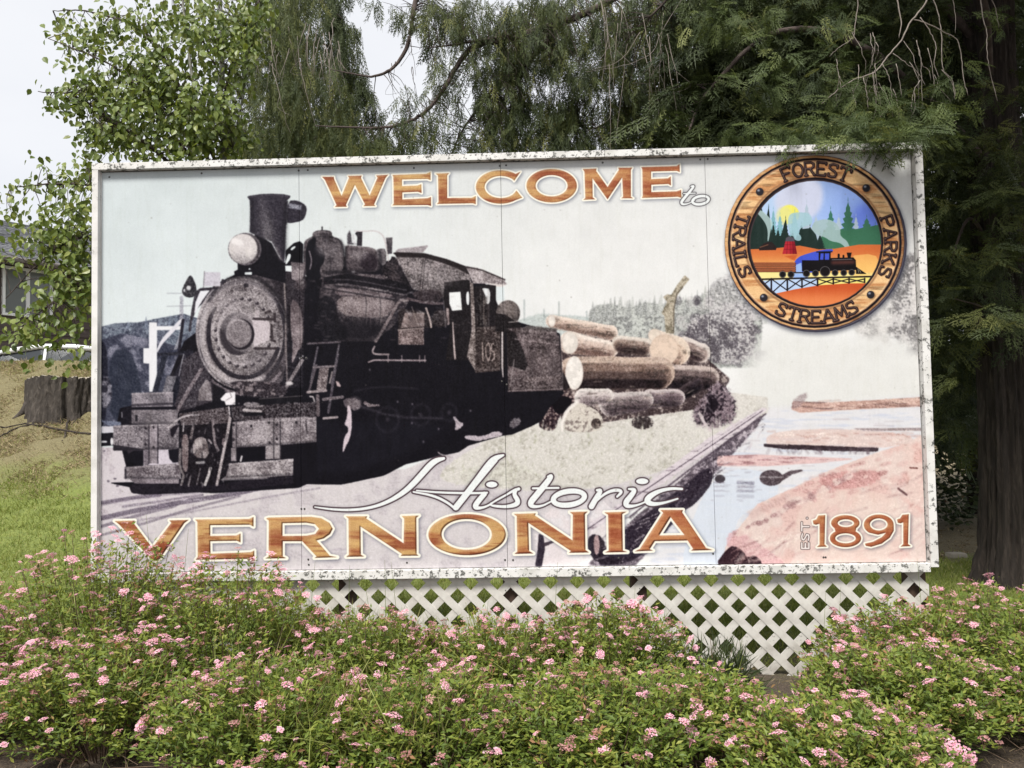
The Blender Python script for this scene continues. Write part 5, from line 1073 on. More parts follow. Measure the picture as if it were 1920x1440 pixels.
    # cabin and red burner
    put(P(ZL, [(330, 740), (370, 705), (400, 695), (430, 695), (465, 735), (460, 755), (335, 758)]), (40, 30, 30)); put(S(ZL, [(340, 735), (400, 715)], 6), (120, 80, 60))
    put(P(ZL, [(530, 690), (600, 690), (618, 785), (508, 785)]), lerp((176, 40, 52), (116, 20, 34), sstep(1478, 1494, IX))); put(P(ZL, [(530, 690), (535, 665), (560, 650), (595, 665), (600, 690)], 0), (84, 80, 90))
    for x0_, x1_ in ((548, 540), (566, 566), (584, 592)): put(S(ZL, [(x0_, 690), (x1_, 785)], 2.5), (90, 16, 26))
    for y in (715, 750): put(S(ZL, [(522, y), (606, y)], 2.5), (90, 16, 26))
    # log car
    for i, y in enumerate((855, 870, 886, 900, 914)): put(S(ZL, [(285, y), (603, y)], 15), (64, 34, 26)); put(S(ZL, [(285, y - 2), (603, y - 2)], 7), (206, 120, 76))
    # little engine
    put(P(ZL, [(655, 832), (780, 832), (780, 768), (870, 768), (870, 815), (1040, 810), (1058, 830), (1062, 905), (780, 915), (655, 915)]), (18, 15, 18))
    for q in ([(795, 780), (818, 780), (815, 828), (790, 828)], [(826, 780), (860, 780), (858, 828), (826, 828)]): put(P(ZL, q), (66, 84, 200))
    put(S(ZL, [(765, 770), (880, 768)], 8), (18, 15, 18)); put(P(ZL, [(990, 775), (1028, 775), (1020, 812), (998, 812)]), (18, 15, 18)); put(S(ZL, [(930, 790), (930, 812)], 16), (18, 15, 18)); put(S(ZL, [(966, 798), (966, 812)], 14), (18, 15, 18))
    put(soften(S(ZL, [(885, 850), (1040, 846)], 26), 3), (96, 54, 48), .8); put(S(ZL, [(880, 828), (1030, 824)], 4), (150, 150, 156), .8)
    put(P(ZL, [(1060, 905), (1060, 880), (1140, 935), (1060, 935)]), (18, 15, 18))
    for q in ((1080, 925, 1075, 895), (1096, 925, 1086, 903)): put(S(ZL, [(q[0], q[1]), (q[2], q[3])], 3), (230, 220, 180))
    for x, y, r_ in ((510, 938, 26), (572, 938, 26), (688, 930, 28), (756, 928, 26), (828, 915, 40), (903, 925, 25), (968, 925, 25), (1028, 922, 25)):
        put(E(ZL, x, y, r_, r_), (20, 17, 19)); put(RING(ZL, x, y, r_ - 4, r_ - 4, 3), (170, 168, 170), .7)
    put(S(ZL, [(600, 925), (660, 925)], 8), (18, 15, 18))
    # trestle
    put(P(ZL, [(340, 985), (770, 970), (770, 1020), (640, 1045), (470, 1085), (400, 1060)]), (186, 208, 238)); put(P(ZL, [(770, 970), (1180, 955), (1180, 1010), (770, 1030)]), (240, 226, 130))
    put(P(ZL, [(440, 1085), (600, 1050), (780, 1020), (1000, 1005), (1200, 1005), (1100, 1120), (900, 1200), (600, 1190)], 0), lerp((196, 86, 44), (226, 130, 78), sstep(536, 566, IY)))
    put(S(ZL, [(330, 975), (760, 964), (1190, 954)], 12), K)
    for x, h in ((425, 1085), (545, 1058), (655, 1035), (772, 1022), (890, 1008), (1008, 1002), (1125, 998)): put(S(ZL, [(x, 970), (x, h)], 12), K)
    xs = [340, 425, 545, 655, 772, 890, 1008, 1125]; hb = [1040, 1085, 1058, 1035, 1022, 1008, 1002, 998]
    for i in range(7):
        put(S(ZL, [(xs[i], 972), (xs[i + 1], hb[i + 1])], 8), K); put(S(ZL, [(xs[i + 1], 972), (xs[i], hb[i] - 4)], 8), K)
    a = (1 - m)[..., None]; C_[y0:y1, x0:x1] = C_[y0:y1, x0:x1] * (1 - a) + keep * a
    # studs
    for x, y in ((338, 318), (1137, 290), (368, 1112), (1170, 1090)):
        put(soften(E(ZL, x + 5, y + 6, 31, 31), 1.5), (90, 60, 40), .6); put(E(ZL, x, y, 29, 29), (40, 38, 44)); put(soften(E(ZL, x - 9, y - 10, 10, 8), 1), (170, 176, 190), .9)
    # ring lettering
    W = ring_text('FOREST', -89, False, 752, 703, 574, 558, 96, .78, .2) + ring_text('STREAMS', 88.5, True, 752, 703, 570, 556, 92, .84, .18) + ring_text('PARKS', 3, False, 752, 703, 570, 552, 86, .92, .28) + ring_text('TRAILS', 178, True, 752, 703, 572, 552, 86, .88, .24)
    for s in W: put(S(ZL, [(x + 4, y + 4) for x, y in s], 22), (120, 72, 46), .6)
    for s in W: put(S(ZL, s, 20), (36, 26, 28))
    for s in W: put(S(ZL, [(x - 2, y - 3) for x, y in s], 4), (150, 120, 110), .75)

def paint_wear():
    """sun-bleach, drips and specks on the vinyl"""
    global C_
    for i in range(140):
        x = _r.uniform(200, 1720); y = _r.uniform(300, 1060); put(soften(E(Z0, x, y, _r.uniform(.6, 1.6), _r.uniform(.6, 1.4)), 1), (120, 112, 104), _r.uniform(.2, .6))
    g = sstep(.5, .8, noise_v())
    C_ -= (g[..., None] * np.asarray((2.5, 2.5, 3.5)))
    C_ += (GR[..., None] - .5) * 5 + (N24[..., None] - .5) * 7
def make_print():
    global C_
    paint_background(); paint_shore(); paint_engine()
    # the old photograph is soft and grainy: slight blur, relief and film grain, none of it even
    paint_detail(); C_ = blur(C_, 1.0)
    lum = C_.mean(-1); nn = N5 * .5 + N8 * .5
    rel = (nn - np.roll(nn, (3, -3), (0, 1))); eng = sstep(.0, 1., (1150 - IX) / 200) * sstep(30, 70, lum) * (1 - sstep(150, 185, lum)); for_ = sstep(80, 120, lum) * (1 - sstep(170, 205, lum))
    C_ += (rel * (44 * eng + 60 * for_ * (1 - eng)))[..., None]
    mid = sstep(45, 120, lum) * (1 - sstep(150, 190, lum)); g2 = noise2(PH, PW, 1.6, 1, 77) - .5
    C_ += (g2 * (7 + 26 * mid))[..., None] + ((N24 - .5) * 30 * mid)[..., None]
    k = C_.mean(-1, keepdims=True); C_ = C_ + (k - 128) * .07 * (k < 200)
    paint_text(); paint_seal(); paint_wear()
    return np.clip(C_, 4, 246)
# ================= the sign =================
SX, ZB, ZT = 2.437, .628, 3.06
img = None
def build_image():
    C = make_print() / 255.0
    TW, TH = 2560, 1276
    gx = np.linspace(-SX, SX, TW, endpoint=False) + SX / TW; gz = np.linspace(ZB, ZT, TH, endpoint=False) + (ZT - ZB) / TH / 2
    GX, GZ = np.meshgrid(gx, gz)
    d = np.stack([GX - CAM[0], np.full_like(GX, 0.0) - CAM[1], GZ - CAM[2]], -1) @ RM
    px = 960 + FPX * d[..., 0] / d[..., 1]; py = 720 - FPX * d[..., 2] / d[..., 1]
    u = np.clip((px - PX0) * PS - .5, 0, PW - 1.001); v = np.clip((py - PY0) * PS - .5, 0, PH - 1.001)
    ui, vi = u.astype(int), v.astype(int); fu, fv = (u - ui)[..., None], (v - vi)[..., None]
    out = (C[vi, ui] * (1 - fu) + C[vi, ui + 1] * fu) * (1 - fv) + (C[vi + 1, ui] * (1 - fu) + C[vi + 1, ui + 1] * fu) * fv
    im = bpy.data.images.new('sign_print', TW, TH, alpha=False); px4 = np.ones((TH, TW, 4), np.float32); px4[..., :3] = out
    im.colorspace_settings.name = 'sRGB'; im.pixels.foreach_set(px4.ravel()); im.pack(); return im
img = build_image()
m, t, b = new_mat('printed_vinyl')
ti = t.nodes.new('ShaderNodeTexImage'); ti.image = img; ti.interpolation = 'Cubic'
uv = t.nodes.new('ShaderNodeUVMap'); uv.uv_map = 'UVMap'; t.links.new(uv.outputs[0], ti.inputs[0])
g1 = tex(t, 2.0, 5, .6); g2 = tex(t, 30, 4, .7)
t.links.new(mixc(t, .76, (0, 0, 0), ti.outputs[0]), b.inputs['Base Color'])
b.inputs['Roughness'].default_value = .5; b.inputs['Specular IOR Level'].default_value = .08; bump(t, b, g1.outputs['Fac'], .06, .02)
M['vinyl'] = m
sign = empty('welcome_sign', (0, 0, 0), 'big white-framed welcome billboard with an old locomotive picture and VERNONIA lettering', 'sign')
PWD = 2 * SX / 4
panel_obs = []
for k in range(4):
    x0, x1 = -SX + k * PWD + (.0012 if k else 0), -SX + (k + 1) * PWD - (.0012 if k < 3 else 0)
    mb = MB().box(max(x0, -2.424), min(x1, 2.430), 0, .012, ZB + .009, ZT - .0155); V, F = mb.geo()
    o = mobj('sign_panel', V, F, M['vinyl'], sign, origin=((x0 + x1) / 2, 0, ZB))
    me = o.data; uvl = me.uv_layers.new(name='UVMap'); vi = np.zeros(len(me.loops), np.int32); me.loops.foreach_get('vertex_index', vi)
    W = V[vi]; uvl.data.foreach_set('uv', np.stack([(W[:, 0] + SX) / (2 * SX), (W[:, 2] - ZB) / (ZT - ZB)], 1).astype(np.float32).ravel()); panel_obs.append(o)
MB().box(-SX, SX, .0135, .03, ZB, ZT).build('backing_board', M['backing'], sign)
# screws, shared mesh
tt = np.linspace(0, 2 * np.pi, 10, endpoint=False); rr = .0062
sv = [(rr * math.cos(q), 0, rr * math.sin(q)) for q in tt] + [(rr * .75 * math.cos(q), -.0022, rr * .75 * math.sin(q)) for q in tt] + [(0, -.0026, 0)]
sq = [(q, (q + 1) % 10, 10 + (q + 1) % 10, 10 + q) for q in range(10)]; st_ = [(10 + q, 10 + (q + 1) % 10, 20) for q in range(10)]
screw_me = mesh('screw', sv, [np.array(sq), np.array(st_)], M['screw'])
def wpanel(px, py): p = at(px, py, 0.0); return p
screws = [(205, 332), (378, 325), (560, 320), (577, 319), (776, 315), (937, 311), (949, 310), (1130, 305), (1313, 299), (1327, 298), (1522, 288), (1698, 285),
          (565, 954), (571, 954), (578, 1049), (579, 1059), (763, 1055), (947, 1050), (962, 1050), (1160, 1046), (1337, 1038), (1544, 1045), (1548, 1045), (1735, 1040), (565, 671), (574, 671), (950, 721), (941, 715), (186, 700)]
for (px, py) in screws:
    p = wpanel(px, py)
    if not (ZB + .01 < p[2] < ZT - .01 and abs(p[0]) < SX - .012): continue
    k = min(3, max(0, int((p[0] + SX) / PWD))); o = bpy.data.objects.new('screw', screw_me); link(o, panel_obs[k])
    o.location = (p[0] - panel_obs[k].location[0], -.0005, p[2] - ZB)
# frame boards
def board(name, x0, x1, y0, y1, z0, z1, mat, b_=.003): return MB().box(x0, x1, y0, y1, z0, z1, b_).build(name, mat, sign)
FD = -.038
for x0, x1 in ((-2.4655, -.985), (-.983, .62), (.622, 2.4355)): board('frame_board', x0, x1, FD + random.uniform(-.001, .001), .045, 3.0505, 3.0905, M['paint_dirty'], .002)
board('frame_board', -2.4635, -2.4265, FD + .001, .044, .584, 3.0500, M['paint'], .002)
board('frame_board', 2.4365, 2.4815, FD - .003, .044, .612, 3.105, M['paint_specks'], .002)
for x0, x1 in ((-2.4260, -.402), (-.400, 2.4360)): board('frame_board', x0, x1, FD + random.uniform(-.001, .001), .044, .584, .6335, M['paint_dirty'], .002)
MB().box(-2.4262, -2.4225, -.010, -.0005, .64, 3.045, .001).build('inner_bead', M['paint'], sign)
for px in (240, 652, 958, 1197, 1716):
    x = at(px, 1120, .09)[0]; x = min(x, 2.40)
    wd = .045 if px != 1716 else .05
    MB().box(x - wd, x + wd, .05, .14, -.1, 3.0, .004).build('post', M['post'], sign)
for z in (1.0, 2.7): MB().box(-2.4, 2.42, .0315, .0495, z, z + .09, .002).build('rail', M['post'], sign)

# ================= lattice skirt =================
lat = empty('lattice_skirt', (0, .012, 0), 'white diagonal lattice skirt filling the gap under the sign', 'lattice')
LX0, LX1, LZ0, LZ1 = -2.44, 2.445, -.02, .5835
def clip_strip(c, sgn, half):
    """strip |(x - sgn z) - c| < half*sqrt2 cut to the skirt's rectangle"""
    poly = [(c - 9 * sgn - half * 1.41421, -9), (c - 9 * sgn + half * 1.41421, -9), (c + 9 * sgn + half * 1.41421, 9), (c + 9 * sgn - half * 1.41421, 9)]
    for ax, lim, s in ((0, LX0, 1), (0, LX1, -1), (1, LZ0, 1), (1, LZ1, -1)):
        out = []
        for i_ in range(len(poly)):
            p, q = poly[i_], poly[(i_ + 1) % len(poly)]; a1, b1 = (p[ax] - lim) * s >= 0, (q[ax] - lim) * s >= 0
            if a1: out.append(p)
            if a1 != b1:
                f = (lim - p[ax]) / (q[ax] - p[ax]); out.append((p[0] + f * (q[0] - p[0]), p[1] + f * (q[1] - p[1])))
        poly = out
        if len(poly) < 3: return None
    return poly
PIT = .1565
for lay, sgn in ((0, 1), (1, -1)):
    k = -6
    while True:
        c = LX0 + .03 + k * PIT - .0; k += 1
        if sgn == 1 and c > LX1: break
        if sgn == -1 and c > LX1 + .7: break
        pl = clip_strip(c, sgn, .0225)
        if pl is None: continue
        y0 = .012 - .0036 * lay; y1 = y0 + .0055; n = len(pl)
        V = [(x, y0, z) for x, z in pl] + [(x, y1, z) for x, z in pl]
        tri = [(0, q, q + 1) for q in range(1, n - 1)] + [(n, n + q + 1, n + q) for q in range(1, n - 1)]
        Q = [(q, q + n, (q + 1) % n + n, (q + 1) % n) for q in range(n)]
        mobj('lattice_slat', V, [np.array(Q), np.array(tri)], M['lattice'], lat)
# staples where slats cross a post
for px in (652, 945, 958, 1197, 1716):
    for z in (.5, .34, .18):
        x = at(px, 1120, .0)[0]; o = bpy.data.objects.new('nail_head', screw_me); link(o, lat); o.location = (x + .01, -.007, z); o.scale = (.6, .6, .6)
# ================= house =================
Hd = unit(np.array([.515, .857, 0])); Hn = np.array([.857, -.515, 0])        # along the facade, out of it
def line_hit(px, py, off=0.0):
    """where the photograph's ray meets the facade plane pushed out by off"""
    d = ray(px, py); p0 = H0 + Hn * off; t = ((p0 - CAM) @ Hn) / (d @ Hn); p = CAM + d * t; return (p - H0) @ Hd, p[2]
H0 = at(80, 600, 12.6); H0[2] = 0
house = empty('house', (H0[0], H0[1], 1.45), 'brown clapboard house with grey shingle roof behind the birch leaves', 'house', rz=math.atan2(Hd[1], Hd[0]))
hz = math.atan2(Hd[1], Hd[0]); HM = Matrix.Translation((H0[0], H0[1], 1.45)) @ Matrix.Rotation(hz, 4, 'Z')
def hpart(name, mb, mat, parent=None):
    """parts in house coordinates: x along the facade, y inwards (away from the viewer), z up from 1.45"""
    V, F = mb.geo() if isinstance(mb, MB) else mb
    o = bpy.data.objects.new(name, mesh(name, V, F, mat)); link(o, parent or house); return o
M['siding'] = solid('brown_siding', (.085, .062, .054), .75, .35, 5, .3, stretch=(.4, 1, 6))
M['soffit'] = solid('dark_soffit', (.05, .042, .038), .8)
M['trim'] = solid('white_vinyl', (.72, .72, .70), .5, .06, 6, 0)
M['shingle'] = solid('grey_shingle', (.17, .175, .185), .9, .5, 9, .6, dark=(.075, .078, .085), stretch=(1, 1, 1))
m, t, b = new_mat('window_glass'); b.inputs['Base Color'].default_value = (.16, .17, .165, 1); b.inputs['Roughness'].default_value = .12; b.inputs['Specular IOR Level'].default_value = .6; M['glass'] = m
M['blind'] = solid('blind', (.30, .30, .28), .8, .1, 3, 0)
M['gutter'] = solid('gutter', (.16, .14, .13), .5, .1, 5, 0)
eave_s, eave_z = line_hit(60, 488, .45); eh = eave_z - 1.45
hpart('wall', MB().box(-8, 9, .03, 7.5, -.6, eh + .1), M['siding'])
w0, wz1 = line_hit(9, 503); w1, wz0 = line_hit(92, 597); wz1 -= 1.45; wz0 = line_hit(9, 586)[1] - 1.45
print('house', eave_z, 'window', w0, w1, wz0, wz1)
pitch_b = .20; zb = -.5
while zb < eh:
    for (a_, c_) in ((-8, -3.1), (-3.1, 1.9), (1.9, 9)) if int(zb / pitch_b) % 2 else ((-8, -.9), (-.9, 4.3), (4.3, 9)):
        segs = [(a_ + .002, c_ - .002)]
        if zb + pitch_b > wz0 - .05 and zb < wz1 + .05:
            segs = [(l, r_) for l, r_ in ((a_ + .002, min(c_ - .002, w0 - .03)), (max(a_ + .002, w1 + .03), c_ - .002)) if r_ - l > .05]
        for l, r_ in segs:
            V = [(l, -.012, zb), (r_, -.012, zb), (r_, .018, zb), (l, .018, zb), (l, .016, zb + pitch_b + .02), (r_, .016, zb + pitch_b + .02), (r_, .028, zb + pitch_b + .02), (l, .028, zb + pitch_b + .02)]
            hpart('siding_board', (V, np.array([(0, 1, 5, 4), (1, 2, 6, 5), (2, 3, 7, 6), (3, 0, 4, 7), (0, 3, 2, 1), (4, 5, 6, 7)])), M['siding'])
    zb += pitch_b
win = hpart('window', MB().box(w0, w1, .0, .06, wz0, wz1), M['blind'])
fw = .06
fr = MB()
for bx in ((w0 - fw, w1 + fw, wz1, wz1 + fw), (w0 - fw, w1 + fw, wz0 - fw, wz0), (w0 - fw, w0, wz0 + .001, wz1 - .001), (w1, w1 + fw, wz0 + .001, wz1 - .001)): fr.box(bx[0], bx[1], -.05, .03, bx[2], bx[3], .006)
hpart('window_frame', fr, M['trim'], win); xm = (w0 + w1) / 2
hpart('mullion', MB().box(xm - .04, xm + .04, -.035, .0, wz0 + .001, wz1 - .001, .005), M['trim'], win)
hpart('pane', MB().box(w0 + .005, xm - .042, -.008, -.002, wz0 + .005, wz1 - .005), M['glass'], win); hpart('pane', MB().box(xm + .042, w1 - .005, -.008, -.002, wz0 + .005, wz1 - .005), M['glass'], win)
# roof: courses of shingles stepped up the slope
ridge_s, ridge_z = line_hit(0, 412, -3.2); rise = (ridge_z - eave_z); run = 3.65
print('roof rise', rise)
rm = MB(); nc = 26
for k in range(nc):
    f0, f1 = k / nc, (k + 1) / nc; y0, y1 = -.45 + run * f0, -.45 + run * f1; z0, z1 = eh + rise * f0, eh + rise * f1
    x = -8.6 + (k % 3) * .1
    while x < 9.3:
        wd = random.choice((.16, .24, .33, .3)); lift = random.uniform(.012, .03)
        rm.add([(x, y0 - .01, z0 + lift), (x + wd - .008, y0 - .01, z0 + lift), (x + wd - .008, y1 + .03, z1 + .008), (x, y1 + .03, z1 + .008), (x, y0 - .01, z0 - .01), (x + wd - .008, y0 - .01, z0 - .01)], [(0, 1, 2, 3), (4, 5, 1, 0)]); x += wd
roof = hpart('roof', MB().add([(-8.6, -.45, eh), (9.3, -.45, eh), (9.3, run - .45, eh + rise), (-8.6, run - .45, eh + rise), (-8.6, 2 * run + .4, eh), (9.3, 2 * run + .4, eh), (-8.6, -.45, eh - .05), (9.3, -.45, eh - .05)], [(0, 1, 2, 3), (3, 2, 5, 4), (6, 7, 1, 0), (6, 4, 5, 7)]), M['soffit'])
tag(hpart('shingles', rm, M['shingle'], roof), kind='stuff')
hpart('fascia', MB().box(-8.6, 9.3, -.49, -.455, eh - .17, eh + .0), M['siding'], roof); hpart('gutter', MB().tube([(-8.6, -.54, eh - .05), (9.3, -.54, eh - .05)], [.055, .055], 8), M['gutter'], roof)
hpart('roof_vent', MB().box(.2, .5, 1.0, 1.3, eh + rise * .40, eh + rise * .40 + .16, .02), M['trim'], roof)

# ================= parked car =================
cp = at(118, 690, 10.6); cz = 1.60
car = empty('parked_car', (cp[0] - .5, cp[1], cz - .02), 'white car parked behind the grassy bank in front of the house', 'car', rz=rad(12))
M['carpaint'] = solid('white_car_paint', (.80, .81, .82), .25, .02, 3, 0); m, t, b = new_mat('car_glass'); b.inputs['Base Color'].default_value = (.03, .035, .04, 1); b.inputs['Roughness'].default_value = .08; M['carglass'] = m
M['rubber'] = solid('rubber', (.02, .02, .02), .8, .1, 20, 0); M['alloy'] = solid('alloy', (.5, .5, .5), .35, .1, 10, 0, .8); m, t, b = new_mat('lamp_lens'); b.inputs['Base Color'].default_value = (.6, .6, .58, 1); b.inputs['Roughness'].default_value = .1; M['lens'] = m
prof = [(-2.2, .32, .55, .70), (-2.12, .30, .66, .82), (-1.6, .25, .80, .88), (-1.1, .25, .90, .90), (-.95, .25, .93, .90), (-.35, .25, .93, .90), (.4, .25, .93, .90), (1.1, .25, .95, .90), (1.7, .27, .98, .88), (2.1, .32, .92, .82), (2.22, .4, .7, .7)]
V = []; Q = []
for (x, zl, zh, hw) in prof:
    V += [(x, -hw * .9, zl), (x, -hw, zl + .12), (x, -hw, zh - .16), (x, -hw * .93, zh - .03), (x, -hw * .6, zh), (x, hw * .6, zh), (x, hw * .93, zh - .03), (x, hw, zh - .16), (x, hw, zl + .12), (x, hw * .9, zl)]
n = 10
for k in range(len(prof) - 1):
    for j in range(n): Q.append((k * n + j, k * n + (j + 1) % n, (k + 1) * n + (j + 1) % n, (k + 1) * n + j))
T = [(0, j + 1, j) for j in range(1, n - 1)] + [((len(prof) - 1) * n, (len(prof) - 1) * n + j, (len(prof) - 1) * n + j + 1) for j in range(1, n - 1)]
def cpart(name, V, F, mat, parent=None, smooth=True):
    o = bpy.data.objects.new(name, mesh(name, V, F, mat, smooth=smooth)); link(o, parent or car); return o
body = cpart('body', V, [np.array(Q), np.array(T)], M['carpaint'])
gh = [(-1.15, .92, .90), (-.25, .78, 1.36), (.25, .72, 1.44), (.9, .72, 1.43), (1.5, .76, 1.30), (2.0, .84, .98)]
def cab(name, rows, mat, par=None):
    V = []
    for x, hw, z in rows: V += [(x, -hw, z), (x, hw, z)]
    Q = [(2 * k, 2 * k + 1, 2 * k + 3, 2 * k + 2) for k in range(len(rows) - 1)]; return cpart(name, V, np.array(Q), mat, par)
roofc = cab('car_roof', [(-.35, .70, 1.31), (-.1, .68, 1.385), (.3, .67, 1.445), (.9, .67, 1.44), (1.35, .68, 1.36)], M['carpaint'])
cab('windscreen', [(-1.12, .80, .91), (-.7, .76, 1.10), (-.35, .70, 1.305)], M['carglass']); cab('rear_window', [(1.35, .68, 1.355), (1.75, .74, 1.12), (1.98, .78, .97)], M['carglass'])
for s in (-1, 1):
    cpart('side_window', [(-.95, s * .86, .93), (-.3, s * .70, 1.28), (.3, s * .675, 1.40), (.95, s * .675, 1.39), (1.5, s * .74, 1.2), (1.75, s * .84, .96), (.4, s * .87, .94)], np.array([(0, 6, 1), (1, 6, 2), (2, 6, 3), (3, 6, 4), (4, 6, 5)]), M['carglass'], smooth=False)
    pl = MB().tube([(-1.2, s * .86, .90), (-.36, s * .71, 1.32)], [.045, .04], 6).tube([(1.36, s * .69, 1.37), (2.0, s * .84, .96)], [.05, .07], 6).tube([(.42, s * .875, .93), (.40, s * .68, 1.42)], [.03, .03], 6).tube([(-.36, s * .71, 1.32), (.3, s * .68, 1.43), (.9, s * .68, 1.42), (1.36, s * .69, 1.36)], .055, 8)
    V, F = pl.geo(); cpart('pillar', V, F, M['carpaint'])
    V, F = MB().box(-2.2, -1.95, s * .62 - .14, s * .62 + .14, .62, .74, .03).geo(); cpart('headlight', V, F, M['lens'])
    V, F = MB().box(-.95, -.75, s * .98 - .1, s * .98 + .1, .93, 1.05, .03).geo(); cpart('mirror', V, F, M['carpaint'])
    V, F = MB().box(.2, .36, s * .915 - .012, s * .915 + .012, .72, .75, .004).geo(); cpart('door_handle', V, F, M['carpaint'])
    for x in (-1.35, 1.35):
        V, F = MB().tube([(x, s * .70, .31), (x, s * .92, .31)], [.31, .31], 24).geo(); wh = cpart('wheel', V, F, M['rubber'])
        V, F = MB().tube([(x, s * .921, .31), (x, s * .93, .31)], [.2, .17], 18).geo(); cpart('rim', V, F, M['alloy'], wh)

# ================= stump =================
sp_ = ground_at(78, 800); sp_ = CAM + unit(ray(78, 798)) * 1.0 * np.linalg.norm(sp_ - CAM)
sr = 76 / FPX * (sp_[1] - CAM[1]); sh = (798 - 707) / FPX * (sp_[1] - CAM[1]) * 1.02
print('stump', sp_, sr, sh)
stump = empty('tree_stump', (sp_[0], sp_[1] + sr, sp_[2] - .05), 'wide old dark tree stump cut flat, on the straw bank left of the sign', 'stump')
n, k = 150, 22; th = np.linspace(0, 2 * np.pi, n, endpoint=False); V = []
fl = 1 + .035 * np.sin(th * 3 + 1) + .03 * np.sin(th * 7 + 2) + .02 * np.sin(th * 16) * np.sin(th * 2) + np.random.normal(0, .018, n)
notch = 1 - .16 * np.exp(-((th - 5.2) / .09) ** 2)
for q in range(k):
    u = q / (k - 1); z = -.25 + (sh + .3) * u; flare = 1 + .26 * max(0, 1 - u * 1.15) ** 2
    rid = .022 * np.sin(th * 41 + 2.2 * np.sin(u * 7 + th * 3)) + .014 * np.sin(th * 67 + 3 * np.sin(u * 5)); r_ = sr * .93 * flare * (1 + (fl - 1) * (1.6 - u)) * notch * (1 + rid + .012 * np.random.randn(n))
    V += list(np.stack([r_ * np.cos(th), r_ * .85 * np.sin(th), np.full(n, z) + (.015 * np.sin(th * 3) + .012 * np.random.randn(n) if q == k - 1 else 0)], 1))
V = np.array(V); i = np.arange(k - 1)[:, None] * n; j = np.arange(n)[None]; Q = np.stack([i + j, i + (j + 1) % n, i + n + (j + 1) % n, i + n + j], -1).reshape(-1, 4)
o = bpy.data.objects.new('bark', mesh('bark', V, Q, M['stump_bark'], smooth=True)); link(o, stump)
top = V[-n:] * np.array([.965, .965, 1]); rings = [top + np.array([0, 0, .006])] + [np.concatenate([top[:, :2] * f, top[:, 2:] * f + (1 - f) * top[:, 2].mean() + .01 * np.random.randn(n, 1)], 1) for f in (.7, .4, .12)]
V2 = np.concatenate(rings + [[[0, 0, top[:, 2].mean()]]]); i = np.arange(3)[:, None] * n; Q2 = np.stack([i + j, i + (j + 1) % n, i + n + (j + 1) % n, i + n + j], -1).reshape(-1, 4); T2 = [(3 * n + q, 3 * n + (q + 1) % n, 4 * n) for q in range(n)]
o = bpy.data.objects.new('cut_face', mesh('cut_face', V2, [Q2, np.array(T2)], M['cutwood'])); link(o, stump)
for q in range(2):
    a_ = -2.7 + q * 2.2 + random.uniform(-.25, .25); r0, r1 = sr * .95, sr * random.uniform(1.25, 1.5)
    p = [np.array([r_ * math.cos(a_ + w_), r_ * .85 * math.sin(a_ + w_), 0]) for r_, w_ in ((r0 * .9, 0), (r0 * 1.1, .03), (r1, .08))]
    for P3 in p: P3[2] = height(P3[0] + stump.location[0], P3[1] + stump.location[1]) - stump.location[2] + .02
    p[0][2] += .12; p[1][2] += .02; p[2][2] -= .05; V, F = MB().tube(curve(p, 6), np.linspace(.07, .02, 13), 7).geo()
    o = bpy.data.objects.new('root', mesh('root', V, F, M['stump_bark'], smooth=True)); link(o, stump)
# sticks lying below the stump
for (pa, pb, pc, lab) in (((0, 806), (62, 800), (170, 818), 'long thin dead branch lying across the straw below the stump'), ((118, 832), (124, 812), (130, 790), 'short dead stick standing up in the straw below the stump'), ((0, 822), (30, 808), (62, 800), 'forked dead twig at the left edge of the straw bank')):
    pts = [ground_at(*q) + np.array([0, 0, .03]) for q in (pa, pb, pc)]
    o = MB().tube(curve(pts, 5) + np.random.normal(0, .01, (11, 3)), np.linspace(.010, .016, 11), 6).build('dead_stick', M['cedar_bark']); tag(o, lab, 'stick')
pr = ground_at(1793, 1046); bmq = MB().box(pr[0] - .09, pr[0] + .09, pr[1] - .06, pr[1] + .06, pr[2] - .02, pr[2] + .055, .03); o = bmq.build('stone', solid('pale_stone', (.36, .32, .26), .9, .2, 12, .5)); tag(o, 'pale flat stone on the dirt strip right of the sign', 'stone')
